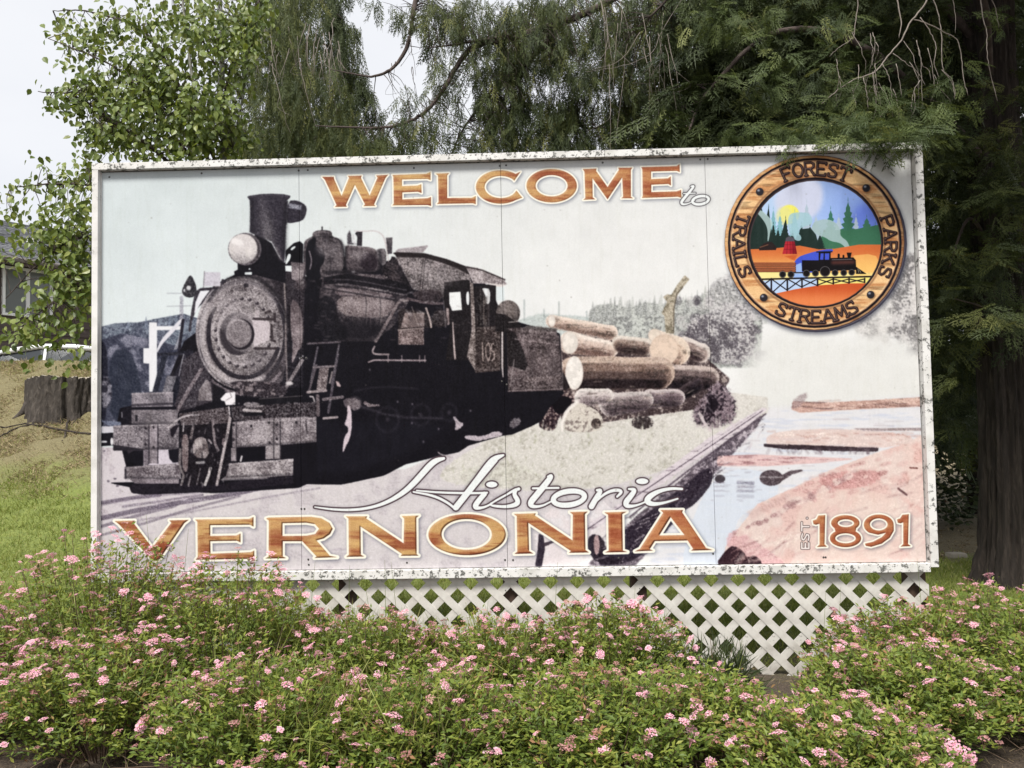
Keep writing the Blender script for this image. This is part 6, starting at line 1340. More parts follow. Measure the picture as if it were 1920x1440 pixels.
# ================= foliage templates =================
LEAF_V = [(0, 0, 0), (.22, .30, .05), (.55, .30, .06), (1.0, 0, -.05), (.55, -.30, .06), (.22, -.30, .05), (.45, 0, -.02)]
LEAF_F = np.array([(0, 6, 1), (1, 6, 2), (2, 6, 3), (3, 6, 4), (4, 6, 5), (5, 6, 0)])
def frond(nb, sub, droop=.25, seed=0, bw=.03):
    """flat cedar spray, axis +x, about 1 long"""
    rr = np.random.RandomState(seed); V = []; F = []
    def blade(p, d, L, w_):
        d = d / np.linalg.norm(d); s = np.array([-d[1], d[0], 0]); i0 = len(V)
        q = p + d * L; q[2] -= L * .12
        V.extend([p, p + d * L * .45 + s * w_ / 2, q, p + d * L * .45 - s * w_ / 2]); F.append((i0, i0 + 1, i0 + 2, i0 + 3))
    P3 = lambda t_: np.array([t_, .05 * math.sin(t_ * 4 + seed), -droop * t_ * t_])
    blade(P3(0), np.array([1, 0, -droop * .5]), .75, bw * .5)
    blade(P3(.6), np.array([1, .05, -droop]), .5, bw)
    for k in range(nb):
        t_ = .06 + .86 * k / nb; s = 1 if k % 2 else -1
        L = .40 * (1 - .62 * t_) * rr.uniform(.75, 1.15) * (.55 + min(1, t_ * 3) * .45); a_ = rad(rr.uniform(38, 60)) * s
        d = np.array([math.cos(a_), math.sin(a_), rr.uniform(-.35, .05)]); p = P3(t_); blade(p, d, L, bw * 1.15)
        for q in range(sub):
            u = (q + .8) / (sub + .8); s2 = 1 if q % 2 else -1; a2 = a_ + s2 * rad(42)
            blade(p + d / np.linalg.norm(d) * L * u, np.array([math.cos(a2), math.sin(a2), -.15]), L * .42 * (1.1 - u * .4), bw * .95)
    return np.array(V), np.array(F)
FR = [frond(15, 4, .22, s) for s in range(3)]; FRC = [frond(9, 0, .3, s + 5, .075) for s in range(3)]
FRS = [frond(13, 2, .1, s + 9, .036) for s in range(3)]
for f_ in FRS: f_[0][:, 1] *= .55                     # narrow hanging strands
def spray_mesh(name, pts, dirs, size, mat, parent, tmpl, tint, origin=None, nrm=None, kind='stuff'):
    parts = []; k = len(tmpl); pts = np.asarray(pts)
    N_ = nrm if nrm is not None else np.stack([rnd(len(pts), -.7, .7), rnd(len(pts), -1.0, .2), rnd(len(pts), .1, 1.1)], 1)
    for q in range(k):
        s = slice(q, None, k); parts.append(scatter(tmpl[q][0], tmpl[q][1], pts[s], dirs[s], N_[s], size[s], tint[s]))
    V, F, T = merge(parts); o = mobj(name, V, F, mat, parent, origin, tint=T); o['kind'] = kind; return o
def blobs(B):
    """B: rows (px, py, rx_px, ry_px, Y, dY, count) -> points in space"""
    out = []
    for (px, py, rx, ry, Y, dY, n) in B:
        a_ = rnd(n, 0, 2 * np.pi); r_ = np.sqrt(rnd(n)); x = px + rx * r_ * np.cos(a_); y = py + ry * r_ * np.sin(a_); yy_ = Y + rnd(n, -dY, dY)
        d = np.stack([(x - 960) / FPX, np.ones(n), -(y - 720) / FPX], 1) @ RM.T
        out.append(CAM + d * ((yy_ - CAM[1]) / d[:, 1])[:, None])
    return np.concatenate(out)
def limbs(name, lst, mat, parent, n=8, label=None):
    for pts, r0, r1 in lst:
        p = np.array([at(*q) if len(q) == 3 and abs(q[0]) > 20 or len(q) == 3 and q[1] > 20 else np.array(q) for q in pts]); c = curve(p, 6)
        V, F = MB().tube(c, np.linspace(r0, r1, len(c)), n).geo(); o = mobj(name, V, F, mat, parent, origin=tuple(c[0]), smooth=True)
def nearest_twigs(pts, nodes, every, r_, mat, parent, maxd=1.2, sag=.08, name='twigs'):
    mb = MB(); nodes = np.asarray(nodes)
    for p in pts[::every]:
        d = np.linalg.norm(nodes - p, axis=1); k = int(np.argmin(d + .25 * np.random.rand(len(d))))
        if d[k] > maxd: continue
        q = nodes[k]; mid = (p + q) / 2 + np.array([0, 0, sag * d[k]]) + np.random.normal(0, .06 * d[k], 3)
        mb.tube(curve([q, mid, p], 4), np.linspace(r_, r_ * .35, 9), 4, cap=False)
    if mb.n: o = mb.build(name, mat, parent); o['kind'] = 'stuff'; return o

# ================= broadleaf tree behind the left of the sign =================
tb = at(392, 300, 1.7)
birch = empty('broadleaf_tree', (tb[0], 1.7, float(height(tb[0], 1.7))), 'young broadleaf tree with pale stem and hanging heart-shaped leaves, behind the sign\'s left end', 'tree')
tz = float(height(tb[0], 1.7))
ST = [([(tb[0], 1.7, tz - .1), (tb[0] + .02, 1.7, 1.2), tuple(at(420, 300, 1.7)), tuple(at(412, 200, 1.7)), tuple(at(416, 90, 1.7)), tuple(at(405, -120, 1.75)), tuple(at(400, -400, 1.8))], .042, .010),
      ([tuple(at(420, 420, 1.7)), tuple(at(372, 220, 1.6)), tuple(at(350, 60, 1.55)), tuple(at(330, -100, 1.5))], .02, .006),
      ([tuple(at(420, 380, 1.7)), tuple(at(448, 220, 1.6)), tuple(at(470, 90, 1.5))], .013, .004),
      ([tuple(at(415, 360, 1.7)), tuple(at(330, 260, 1.5)), tuple(at(262, 170, 1.4)), tuple(at(205, 120, 1.3)), tuple(at(90, 72, 1.25))], .018, .003),
      ([tuple(at(415, 400, 1.7)), tuple(at(300, 290, 1.5)), tuple(at(215, 230, 1.35)), tuple(at(140, 180, 1.3)), tuple(at(72, 172, 1.25))], .018, .003),
      ([tuple(at(418, 330, 1.7)), tuple(at(330, 150, 1.5)), tuple(at(270, 60, 1.4)), tuple(at(170, 22, 1.4)), tuple(at(100, 20, 1.35))], .016, .003),
      ([tuple(at(415, 460, 1.7)), tuple(at(290, 390, 1.4)), tuple(at(180, 350, 1.2)), tuple(at(100, 345, 1.1)), tuple(at(20, 352, 1.05))], .018, .003),
      ([tuple(at(415, 500, 1.7)), tuple(at(280, 470, 1.4)), tuple(at(180, 440, 1.1)), tuple(at(90, 480, 1.0)), tuple(at(10, 560, .95))], .018, .003),
      ([tuple(at(415, 520, 1.7)), tuple(at(290, 500, 1.4)), tuple(at(190, 520, 1.1)), tuple(at(110, 560, 1.0)), tuple(at(30, 620, .95))], .016, .003),
      ([tuple(at(412, 140, 1.7)), tuple(at(360, 40, 1.6)), tuple(at(300, -40, 1.5))], .010, .003),
      ([tuple(at(415, 200, 1.7)), tuple(at(440, 100, 1.6)), tuple(at(480, 20, 1.5)), tuple(at(500, -60, 1.5))], .010, .003)]
nodes = []
for q, (p, r0, r1) in enumerate(ST):
    c = curve(p, 8); nodes.append(c[len(c) // 4:]); V, F = MB().tube(c + np.random.normal(0, r0 * .1, c.shape), np.linspace(r0, r1, len(c)), 10 if q == 0 else 7).geo()
    mobj('trunk' if q == 0 else 'branch', V, F, M['birch_bark'] if q < 3 else M['limb'], birch, origin=tuple(c[0]), smooth=True)
nodes = np.concatenate(nodes)
#        px   py   rx   ry   Y    dY  n(twigs)
BB = [(300, 230, 130, 75, 1.5, .45, 270), (360, 120, 110, 110, 1.6, .45, 230), (420, 20, 90, 80, 1.6, .4, 120), (230, 150, 80, 60, 1.4, .3, 95), (160, 170, 75, 35, 1.3, .15, 34), (180, 60, 80, 30, 1.4, .15, 36),
      (250, 30, 55, 40, 1.4, .2, 26), (130, 115, 20, 10, 1.3, .1, 3), (120, 190, 30, 20, 1.3, .1, 9), (420, 255, 60, 40, 1.6, .2, 60), (200, 250, 40, 30, 1.4, .2, 30), (470, 60, 30, 50, 1.5, .2, 30),
      (125, 420, 48, 60, 1.1, .2, 62), (140, 350, 38, 30, 1.2, .2, 26), (135, 520, 38, 60, 1.05, .2, 56), (85, 450, 60, 25, 1.05, .2, 16), (95, 550, 60, 30, 1.0, .15, 12), (100, 610, 70, 35, 1.0, .15, 36), (30, 620, 30, 30, .95, .1, 10),
      (30, 350, 18, 8, 1.05, .05, 4), (30, 396, 20, 8, 1.05, .05, 5), (80, 322, 10, 18, 1.1, .05, 4), (20, 480, 20, 25, 1.0, .1, 6), (80, 680, 22, 6, 1.0, .05, 3), (135, 670, 30, 12, 1.0, .05, 6), (150, 300, 25, 14, 1.3, .1, 6), (165, 275, 12, 8, 1.3, .1, 3)]
tw = blobs(BB); tw = tw[np.random.rand(len(tw)) < .86]
nearest_twigs(tw, nodes, 1, .0035, M['limb'], birch, 1.1)
# leaves hang along each twig end
nl = 8; base = np.repeat(tw, nl, 0) + np.random.normal(0, .055, (len(tw) * nl, 3)); n = len(base)
D = np.stack([np.random.normal(0, .5, n), np.random.normal(-.1, .5, n), rnd(n, -1.2, -.25)], 1); N_ = np.stack([np.random.normal(0, .6, n), np.random.normal(-.9, .5, n), np.random.normal(.5, .4, n)], 1)
V, F, T = scatter(LEAF_V, LEAF_F, base, D, N_, rnd(n, .036, .07), np.clip(np.random.normal(.6, .22, n), 0, 1)); o = mobj('crown', V, F, M['birch_leaf'], birch, tint=T); o['kind'] = 'stuff'

# ================= conifers =================
def down(n, side=.5, dz=(-1.2, -.5)): return np.stack([np.random.normal(0, side, n), np.random.normal(-.15, side, n), rnd(n, *dz)], 1)
# -- weeping spruce-like tree far behind, left centre --
wx = at(560, 600, 7.0)[0]
weep = empty('weeping_conifer', (wx, 7.0, float(height(wx, 7.0))), 'tall weeping conifer with hanging curtains of foliage against the white sky, left of centre', 'tree')
MB().tube(curve([(wx, 7, 0), (wx + .05, 7, 3), (wx - .05, 7, 6), (wx, 7, 9.6)], 6), np.linspace(.2, .04, 19), 10).build('trunk', M['cedar_bark'], weep, smooth=True)
WB = [(540, -40, 60, 90, 7, .5, 360), (565, 90, 60, 60, 7, .6, 300), (580, 190, 80, 60, 7, .7, 420), (570, 270, 110, 50, 7, .7, 480), (500, 60, 60, 100, 7, .6, 320), (470, 200, 70, 80, 7, .5, 260)]
for q in range(26):
    yq = -40 + q * 13; wq = 40 + .42 * (yq + 60) * .9; WB += [(600 + wq * random.uniform(.25, .75), yq, random.uniform(14, 34), random.uniform(5, 12), 7 - random.uniform(0, .6), .15, 34)]
p = blobs(WB); n = len(p)
spray_mesh('crown', p, down(n, .22, (-1.3, -.8)), rnd(n, .22, .5), M['cedar'], weep, FRS, np.clip(np.random.normal(.4, .2, n), 0, 1))
lb = MB()
for k in range(26):
    z = 2.5 + k * .25; s = 1 if k % 2 else -1; L = .95 - .05 * k * .5 + .3 * random.random()
    lb.tube(curve([(wx, 7, z), (wx + s * L * .6, 6.9 + random.uniform(-.4, .3), z + .1), (wx + s * L * 1.3, 6.85 + random.uniform(-.5, .4), z - .25)], 4), np.linspace(.03, .008, 9), 5)
lb.build('branches', M['limb'], weep)['kind'] = 'stuff'
# -- mid cypress: the yellow-green one in front of it --
cx_ = at(600, 600, 3.4)[0]
cyp = empty('cypress_tree', (cx_, 3.6, float(height(cx_, 3.6))), 'yellow-green drooping cypress rising just above the sign between birch and bare limb', 'tree')
MB().tube(curve([(cx_, 3.6, 0), (cx_, 3.6, 2), (cx_ - .1, 3.6, 4.6)], 6), np.linspace(.12, .03, 13), 10).build('trunk', M['cedar_bark'], cyp, smooth=True)
CB = [(520, 130, 60, 140, 3.4, .5, 520), (590, 200, 80, 90, 3.4, .5, 500), (650, 265, 80, 36, 3.3, .4, 260), (470, 260, 50, 45, 3.2, .4, 180), (720, 275, 50, 22, 3.2, .3, 70), (560, 20, 50, 60, 3.6, .4, 200)]
p = blobs(CB); n = len(p)
spray_mesh('crown', p, down(n, .3, (-1.2, -.5)), rnd(n, .16, .34), M['cedar'], cyp, FRS, np.clip(np.random.normal(.62, .22, n), 0, 1))
def hangers(px0, px1, py0, py1, Y, n, L, mat, parent, name='hanging_twigs', r_=.003, fork=.5):
    mb = MB()
    for _ in range(n):
        a_ = at(random.uniform(px0, px1), random.uniform(py0, py1), Y + random.uniform(-.15, .15)); l = L * random.uniform(.4, 1.2); dx = random.uniform(-.25, .25)
        c = curve([a_, a_ + np.array([dx * l * .5, -.05, -l * .5]), a_ + np.array([dx * l, 0, -l])], 4) + np.random.normal(0, .004, (9, 3)); mb.tube(c, np.linspace(r_, r_ * .4, 9), 4, cap=False)
        if random.random() < fork: mb.tube(curve([c[4], c[4] + np.array([random.uniform(-.12, .12), 0, -.12]), c[4] + np.array([random.uniform(-.2, .2), 0, -.3 * l])], 3), np.linspace(r_ * .6, r_ * .3, 7), 4, cap=False)
    o = mb.build(name, mat, parent); o['kind'] = 'stuff'; return o
hangers(480, 640, 30, 120, 3.0, 26, .6, M['twig'], cyp, r_=.004)

# -- the big redcedar: trunk at the right edge, limbs over the whole right half --
tr = at(1903, 1128, 2.2); zt = float(height(tr[0], 2.2))
big = empty('redcedar_tree', (tr[0], 2.2, zt), 'big shaggy redcedar with furrowed dark trunk at the right edge, its boughs overhanging the sign', 'tree')
n, k = 120, 90; th = np.linspace(0, 2 * np.pi, n, endpoint=False); rows = []
for q in range(k):
    u = q / (k - 1); z = -.12 + 9.0 * u; r_ = (.235 - .012 * z) * (1 + .35 * max(0, 1 - z / .5) ** 2)
    f_ = 1 + .07 * np.sin(th * 7 + .3 * math.sin(z)) + .05 * np.sin(th * 13 + 1 + .4 * z + .8 * np.sin(z * 1.3)) + .05 * np.sin(th * 29 + z + 1.2 * np.sin(z * 2.1 + th * 2)) + .03 * np.random.randn(n)
    rows.append(np.stack([r_ * f_ * np.cos(th) + .03 * math.sin(z), r_ * f_ * np.sin(th), np.full(n, z)], 1))
V = np.concatenate(rows); i = np.arange(k - 1)[:, None] * n; j = np.arange(n)[None]; Q = np.stack([i + j, i + (j + 1) % n, i + n + (j + 1) % n, i + n + j], -1).reshape(-1, 4)
o = bpy.data.objects.new('trunk', mesh('trunk', V, Q, M['cedar_bark'], smooth=True)); link(o, big)
L3 = lambda *a: tuple(at(*a))
LB = [([(tr[0], 2.2, 4.6), L3(1500, -260, 2.0), L3(1180, -20, 1.9), L3(1000, 60, 1.8), L3(900, 84, 1.75), L3(866, 110, 1.75), L3(830, 170, 1.7), L3(790, 215, 1.7), L3(730, 238, 1.7), L3(640, 238, 1.7), L3(590, 236, 1.7)], .038, .004),
      ([L3(1000, 62, 1.8), L3(905, 75, 1.72), L3(850, 84, 1.7), L3(800, 90, 1.7)], .016, .004),
      ([(tr[0], 2.2, 5.4), L3(1300, -300, 2.2), L3(900, -140, 2.1), L3(790, -20, 2.0), L3(772, 50, 1.9), L3(760, 95, 1.85), L3(735, 128, 1.8), L3(700, 143, 1.8), L3(660, 138, 1.8), L3(620, 130, 1.8)], .034, .003),
      ([L3(1060, 40, 2.0), L3(985, 120, 2.0), L3(950, 145, 2.0), L3(910, 185, 1.95), L3(870, 240, 1.95), L3(845, 292, 1.9)], .022, .006),
      ([L3(1300, 60, 2.4), L3(1190, 60, 2.3), L3(1180, 140, 2.3), L3(1168, 230, 2.3), L3(1160, 300, 2.3)], .018, .012),
      ([L3(1260, 150, 2.4), L3(1130, 235, 2.3), L3(1075, 236, 2.2), L3(1050, 262, 2.2)], .014, .006),
      ([(tr[0], 2.2, 3.6), L3(1640, 100, 1.5), L3(1460, 60, 1.3), L3(1330, 170, 1.3), L3(1290, 250, 1.3)], .035, .008),
      ([(tr[0], 2.2, 4.2), L3(1800, -60, 1.6), L3(1400, -120, 1.5), L3(1220, 30, 1.4)], .035, .008),
      ([(tr[0], 2.2, 2.7), L3(1820, 410, 2.0), L3(1780, 500, 1.9)], .02, .006), ([(tr[0], 2.2, 2.2), L3(1850, 580, 1.8), L3(1790, 560, 1.7)], .014, .004)]
nodes = []
for pnts, r0, r1 in LB:
    c = curve(pnts, 8); c = c + np.random.normal(0, 1, c.shape) * np.linspace(r0, r1, len(c))[:, None] * .12; nodes.append(c[2:]); V, F = MB().tube(c, np.linspace(r0, r1, len(c)), 9).geo(); mobj('limb', V, F, M['limb'], big, origin=tuple(c[0]), smooth=True)
nodes = np.concatenate(nodes)
# hanging foliage in layers; the left part is open to the sky
GB = [(760, 250, 80, 34, 1.8, .3, 70), (820, 210, 55, 60, 1.8, .3, 70), (860, 120, 60, 50, 1.8, .35, 60), (800, 20, 60, 30, 1.9, .3, 60), (900, 30, 70, 40, 1.9, .4, 120), (940, 150, 55, 90, 2.0, .4, 210), (1000, 60, 70, 80, 2.0, .5, 270), (1000, 220, 90, 60, 2.1, .4, 300),
      (890, 262, 50, 22, 2.0, .3, 40), (760, 200, 20, 50, 1.8, .2, 20), (1090, 60, 90, 90, 2.1, .6, 560), (1100, 200, 90, 80, 2.2, .5, 420), (1210, 80, 80, 110, 2.2, .6, 640), (1220, 220, 90, 60, 2.2, .5, 460), (1120, 270, 60, 20, 2.2, .4, 90), (745, 20, 14, 20, 1.9, .1, 6), (700, 255, 30, 20, 1.8, .2, 22), (712, 5, 20, 18, 1.9, .1, 6)]
GB = [g_[:6] + (int(g_[6] * (1.7 if g_[0] < 1020 else 1.15)),) for g_ in GB] + [(930, 235, 40, 40, 2.0, .3, 90), (960, 90, 60, 60, 2.1, .3, 120), (840, 60, 50, 30, 1.9, .3, 50)]
p = blobs(GB); p = p[np.random.rand(len(p)) < .92]; n = len(p)
nearest_twigs(p, nodes, 3, .004, M['limb'], big, 1.0)
spray_mesh('hanging_foliage', p, down(n, .32, (-1.25, -.45)), rnd(n, .12, .27), M['cedar'], big, FRS + FR[:1], np.clip(np.random.normal(.52, .24, n), 0, 1))
DB = [(1340, 60, 110, 120, 2.0, .7, 620), (1340, 220, 120, 80, 1.9, .7, 480), (1500, 60, 120, 110, 2.1, .8, 560), (1500, 200, 130, 80, 1.9, .8, 480), (1660, 60, 110, 110, 2.3, .8, 480), (1680, 200, 110, 90, 2.2, .8, 420), (1820, 60, 110, 120, 3.0, .8, 420), (1820, 220, 110, 100, 3.0, .9, 380),
      (1830, 400, 100, 120, 3.0, .9, 420), (1800, 560, 70, 120, 3.1, .9, 380), (1800, 720, 60, 120, 3.3, .8, 260), (1890, 520, 60, 120, 1.7, .3, 60), (1900, 330, 50, 80, 1.6, .3, 60)]
p = blobs(DB); n = len(p)
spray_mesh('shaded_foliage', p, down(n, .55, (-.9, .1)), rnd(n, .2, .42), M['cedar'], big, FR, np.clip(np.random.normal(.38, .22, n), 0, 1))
# sprays over the frame corner nearest the viewer, light put into their paler colour
FB = [(1440, 130, 70, 60, .7, .3, 40), (1380, 40, 70, 40, .9, .3, 46), (1330, 30, 60, 30, 1.0, .3, 30), (1560, 150, 40, 40, .6, .3, 20), (1440, 245, 90, 26, .25, .15, 60), (1560, 240, 90, 30, .2, .25, 85), (1660, 245, 80, 26, .05, .25, 95), (1640, 190, 90, 40, .3, .3, 60), (1700, 250, 30, 14, -.15, .06, 12), (1760, 230, 30, 50, .1, .25, 36), (1790, 150, 40, 50, .4, .3, 20), (1660, 268, 50, 7, -.14, .04, 14), (1880, 30, 30, 30, .6, .2, 12), (1560, 60, 60, 50, .8, .3, 30), (1480, 30, 60, 30, .9, .3, 20)]
p = blobs(FB); n = len(p)
spray_mesh('lit_sprays', p, down(n, .6, (-.9, .15)), rnd(n, .11, .22), M['cedar_lit'], big, FR, np.clip(np.random.normal(.5, .25, n), 0, 1))
SB = [(1880, 170, 50, 12, 1.3, .2, 16), (1880, 250, 60, 20, 1.25, .2, 26), (1870, 290, 50, 15, 1.2, .2, 12), (1860, 355, 40, 14, 1.2, .2, 14), (1900, 400, 40, 20, 1.2, .2, 12), (1880, 470, 50, 26, 1.2, .2, 20), (1880, 590, 50, 26, 1.1, .2, 20), (1770, 310, 30, 14, 1.4, .2, 8), (1765, 380, 30, 14, 1.4, .2, 8), (1780, 470, 30, 14, 1.4, .2, 10), (1770, 600, 24, 20, 1.4, .2, 8), (1800, 540, 30, 14, 1.5, .2, 8), (1780, 690, 20, 40, 1.6, .2, 8)]
p = blobs(SB); n = len(p)
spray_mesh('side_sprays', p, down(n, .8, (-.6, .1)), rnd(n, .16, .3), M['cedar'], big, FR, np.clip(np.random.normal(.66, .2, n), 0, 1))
# unseen boughs added overhead to keep the sky's light off what hangs below
n = 7500; px_ = rnd(n, -.3, 7.2); py_ = rnd(n, -1.2, 5.5); pz_ = rnd(n, 4.2, 8.5)
k = (px_ - .2 * pz_ > .2) & (pz_ > 2.45 + .62 * (py_ + 4.45)) & (pz_ > 3.5 - py_ * 1.05) & ((px_ > 3.0) | (py_ > 1.2))   # kept out of view, cut back so sun reaches sign and lawn
p = np.stack([px_, py_, pz_], 1)[k]; n = len(p)
spray_mesh('added_shade_crown', p, down(n, .9, (-.5, .1)), rnd(n, .6, 1.1), M['cedar'], big, FRC, np.clip(np.random.normal(.4, .2, n), 0, 1), nrm=np.stack([rnd(n, -.4, .4), rnd(n, -.4, .4), np.ones(n)], 1))
# bare hanging twigs, top right
BT = [([(1765, -60), (1735, 5), (1705, 45), (1690, 75), (1665, 105), (1640, 135), (1600, 150), (1570, 170), (1540, 195)], .0075), ([(1610, -40), (1608, 10), (1602, 50), (1600, 70), (1575, 88), (1555, 105)], .0045), ([(1675, -40), (1685, 15), (1690, 40), (1686, 72)], .0065),
      ([(1712, 35), (1740, 45), (1770, 60), (1795, 75), (1802, 110), (1808, 150), (1815, 180)], .0045), ([(1745, -20), (1760, 30), (1765, 60), (1766, 100), (1768, 130), (1785, 150), (1790, 180)], .0045), ([(1780, -30), (1790, 20), (1791, 62)], .003), ([(1832, -30), (1845, 40), (1850, 60), (1850, 100), (1858, 140), (1870, 190)], .0045),
      ([(1855, -20), (1868, 25), (1873, 52)], .003), ([(1725, 32), (1745, 62), (1755, 90), (1752, 120), (1760, 145)], .004), ([(1722, 90), (1728, 120), (1740, 130), (1746, 150)], .003), ([(1718, 75), (1726, 110), (1728, 150), (1730, 200)], .003), ([(1675, 100), (1700, 120), (1720, 135), (1735, 160)], .003),
      ([(1636, 135), (1640, 165), (1648, 190)], .0035), ([(1620, 145), (1626, 180), (1628, 205)], .003), ([(1680, 120), (1688, 160), (1690, 180)], .003), ([(1655, 120), (1668, 150), (1673, 190)], .003), ([(1740, 90), (1750, 140), (1752, 165)], .003), ([(1725, 150), (1712, 175), (1708, 210)], .003), ([(1598, 165), (1605, 200)], .003), ([(1765, 130), (1788, 160), (1790, 185)], .003),
      ([(1200, 60), (1175, 100), (1150, 120), (1110, 130)], .003), ([(1290, -20), (1240, 60), (1225, 95), (1180, 120), (1100, 135)], .003)]
for pts, r0 in BT:
    Yb = .35 if pts[0][0] > 1300 else 1.3
    c = curve([at(x, y, Yb + .15 * math.sin(x * .01)) for x, y in pts], 5); c = c + np.random.normal(0, .0018, c.shape); V, F = MB().tube(c, np.linspace(r0 * .8, r0 * .4, len(c)), 5).geo(); mobj('bare_twig', V, F, M['twig'], big, origin=tuple(c[0]), smooth=True)
hangers(1560, 1760, 60, 170, .4, 16, .3, M['twig'], big, r_=.0022)
hangers(1120, 1260, -20, 120, 1.5, 18, .7, M['twig'], big, r_=.0028); hangers(700, 980, 60, 250, 1.8, 22, .4, M['limb'], big, r_=.003)

# ---- further trees and undergrowth behind, each on its own ----
def far_cedar(x, y, h, r_, label, n=900, size=(.5, .9)):
    z0 = float(height(x, y)); tr_ = empty('evergreen_tree', (x, y, z0), label, 'tree', 'evergreens standing behind the sign')
    MB().tube(curve([(x, y, z0 - .1), (x + .05, y, z0 + h * .5), (x, y, z0 + h * .95)], 5), np.linspace(.16, .03, 11), 9).build('trunk', M['cedar_bark'], tr_, smooth=True)
    u = rnd(n) ** .8; zz = z0 + h * (.12 + .88 * u); rr_ = r_ * (1 - u * .75) * np.sqrt(rnd(n, .25, 1)); a_ = rnd(n, 0, 2 * np.pi); p = np.stack([x + rr_ * np.cos(a_), y + rr_ * np.sin(a_), zz], 1)
    D = np.stack([np.cos(a_), np.sin(a_), rnd(n, -1.2, -.3)], 1); spray_mesh('crown', p, D, rnd(n, *size), M['cedar'], tr_, FRC, np.clip(np.random.normal(.35, .2, n), 0, 1)); return tr_
far_cedar(3.3, 5.6, 8.0, 1.4, 'dark evergreen hidden behind the right end of the sign', 1100)
far_cedar(4.4, 6.4, 8.5, 1.7, 'dark evergreen behind the dirt strip between sign and cedar trunk', 1500)
far_cedar(6.6, 6.6, 9.0, 1.8, 'dark evergreen beyond the right edge, right of the big cedar trunk', 1200)
far_cedar(5.3, 9.5, 9.0, 1.9, 'tall evergreen furthest back behind the right end of the sign', 1000)
far_cedar(8.6, 8.0, 9.0, 2.2, 'broad evergreen furthest right behind the other evergreens', 900)
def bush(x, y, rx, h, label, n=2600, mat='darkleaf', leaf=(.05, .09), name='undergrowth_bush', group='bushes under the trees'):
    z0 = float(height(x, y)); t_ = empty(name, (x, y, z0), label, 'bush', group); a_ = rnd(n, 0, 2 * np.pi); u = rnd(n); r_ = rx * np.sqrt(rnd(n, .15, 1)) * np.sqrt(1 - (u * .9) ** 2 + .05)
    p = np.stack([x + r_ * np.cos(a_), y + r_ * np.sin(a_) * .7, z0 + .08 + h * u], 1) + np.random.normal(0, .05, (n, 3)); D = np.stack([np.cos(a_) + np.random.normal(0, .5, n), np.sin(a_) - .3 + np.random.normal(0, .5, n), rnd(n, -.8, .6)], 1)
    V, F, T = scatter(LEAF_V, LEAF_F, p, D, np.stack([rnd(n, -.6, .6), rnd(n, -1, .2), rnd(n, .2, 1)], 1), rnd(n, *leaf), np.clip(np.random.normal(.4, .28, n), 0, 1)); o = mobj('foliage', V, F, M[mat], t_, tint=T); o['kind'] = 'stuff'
    mb = MB()
    for q in range(9): b_ = random.uniform(0, 6.28); mb.tube(curve([(x, y, z0 - .03), (x + rx * .3 * math.cos(b_), y + rx * .3 * math.sin(b_), z0 + h * .5), (x + rx * .75 * math.cos(b_), y + rx * .5 * math.sin(b_), z0 + h * .85)], 4), np.linspace(.014, .004, 9), 5)
    mb.build('stems', M['stem'], t_)['kind'] = 'stuff'
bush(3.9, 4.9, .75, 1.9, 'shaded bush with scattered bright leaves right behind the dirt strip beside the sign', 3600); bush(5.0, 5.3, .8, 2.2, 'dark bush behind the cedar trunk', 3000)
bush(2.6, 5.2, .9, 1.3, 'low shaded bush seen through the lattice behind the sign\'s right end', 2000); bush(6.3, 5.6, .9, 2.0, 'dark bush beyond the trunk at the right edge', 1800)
# ================= pink flowering shrubs =================
SL_V = [(0, 0, 0), (.45, .19, .04), (1, 0, -.06), (.45, -.19, .04)]; SL_F = np.array([(0, 1, 2, 3)])
def floret_cluster(seed, nfl, R_, dome, sz):
    """a flat-topped head of tiny five-petalled flowers"""
    rr = np.random.RandomState(seed); V = []; F = []; T = []
    for k in range(nfl):
        a_ = k * 2.39996; r_ = R_ * math.sqrt((k + .5) / nfl) * rr.uniform(.85, 1.15); c = np.array([r_ * math.cos(a_), r_ * math.sin(a_), dome * (1 - (r_ / R_) ** 2) + rr.uniform(-.003, .003)])
        nrm = unit(np.array([c[0] * 12, c[1] * 12, 1.0]) + rr.normal(0, .25, 3)); u = unit(np.cross(nrm, [0.3, 1, .1])); v = np.cross(nrm, u); ph = rr.uniform(0, 6); i0 = len(V); ti = rr.uniform(.15, 1); s = sz * rr.uniform(.75, 1.2)
        V.append(c - nrm * s * .25); T.append(ti * .3)
        for q in range(10):
            b_ = ph + q * math.pi / 5; l = s * (1.0 if q % 2 == 0 else .62); V.append(c + l * (math.cos(b_) * u + math.sin(b_) * v) + nrm * s * (.18 if q % 2 == 0 else .02)); T.append(ti)
        for q in range(10): F.append((i0, i0 + 1 + q, i0 + 1 + (q + 1) % 10))
    for k in range(4):      # stalks below the head
        a_ = k * .9; p = np.array([R_ * .7 * math.cos(a_), R_ * .7 * math.sin(a_), 0]); i0 = len(V); s = np.array([-math.sin(a_), math.cos(a_), 0]) * .0006
        V += [np.array([0, 0, -.035]) - s, np.array([0, 0, -.035]) + s, p + s, p - s]; T += [-.2] * 4; F += [(i0, i0 + 1, i0 + 2), (i0, i0 + 2, i0 + 3)]
    return np.array(V), np.array(F), np.array(T)
heads = []
for sd, (nf, R_, dm, sz) in enumerate(((34, .024, .009, .0056), (26, .019, .008, .0056), (42, .030, .008, .0056), (18, .015, .007, .0054))):
    V, F, T = floret_cluster(sd, nf, R_, dm, sz); heads.append(mesh('flower_head', V, F, M['petal'], np.clip(T, 0, 1)))
olds = [floret_cluster(20 + q, 16, .017, .005, .0044) for q in range(2)]
class Mound:
    pass
mounds = []
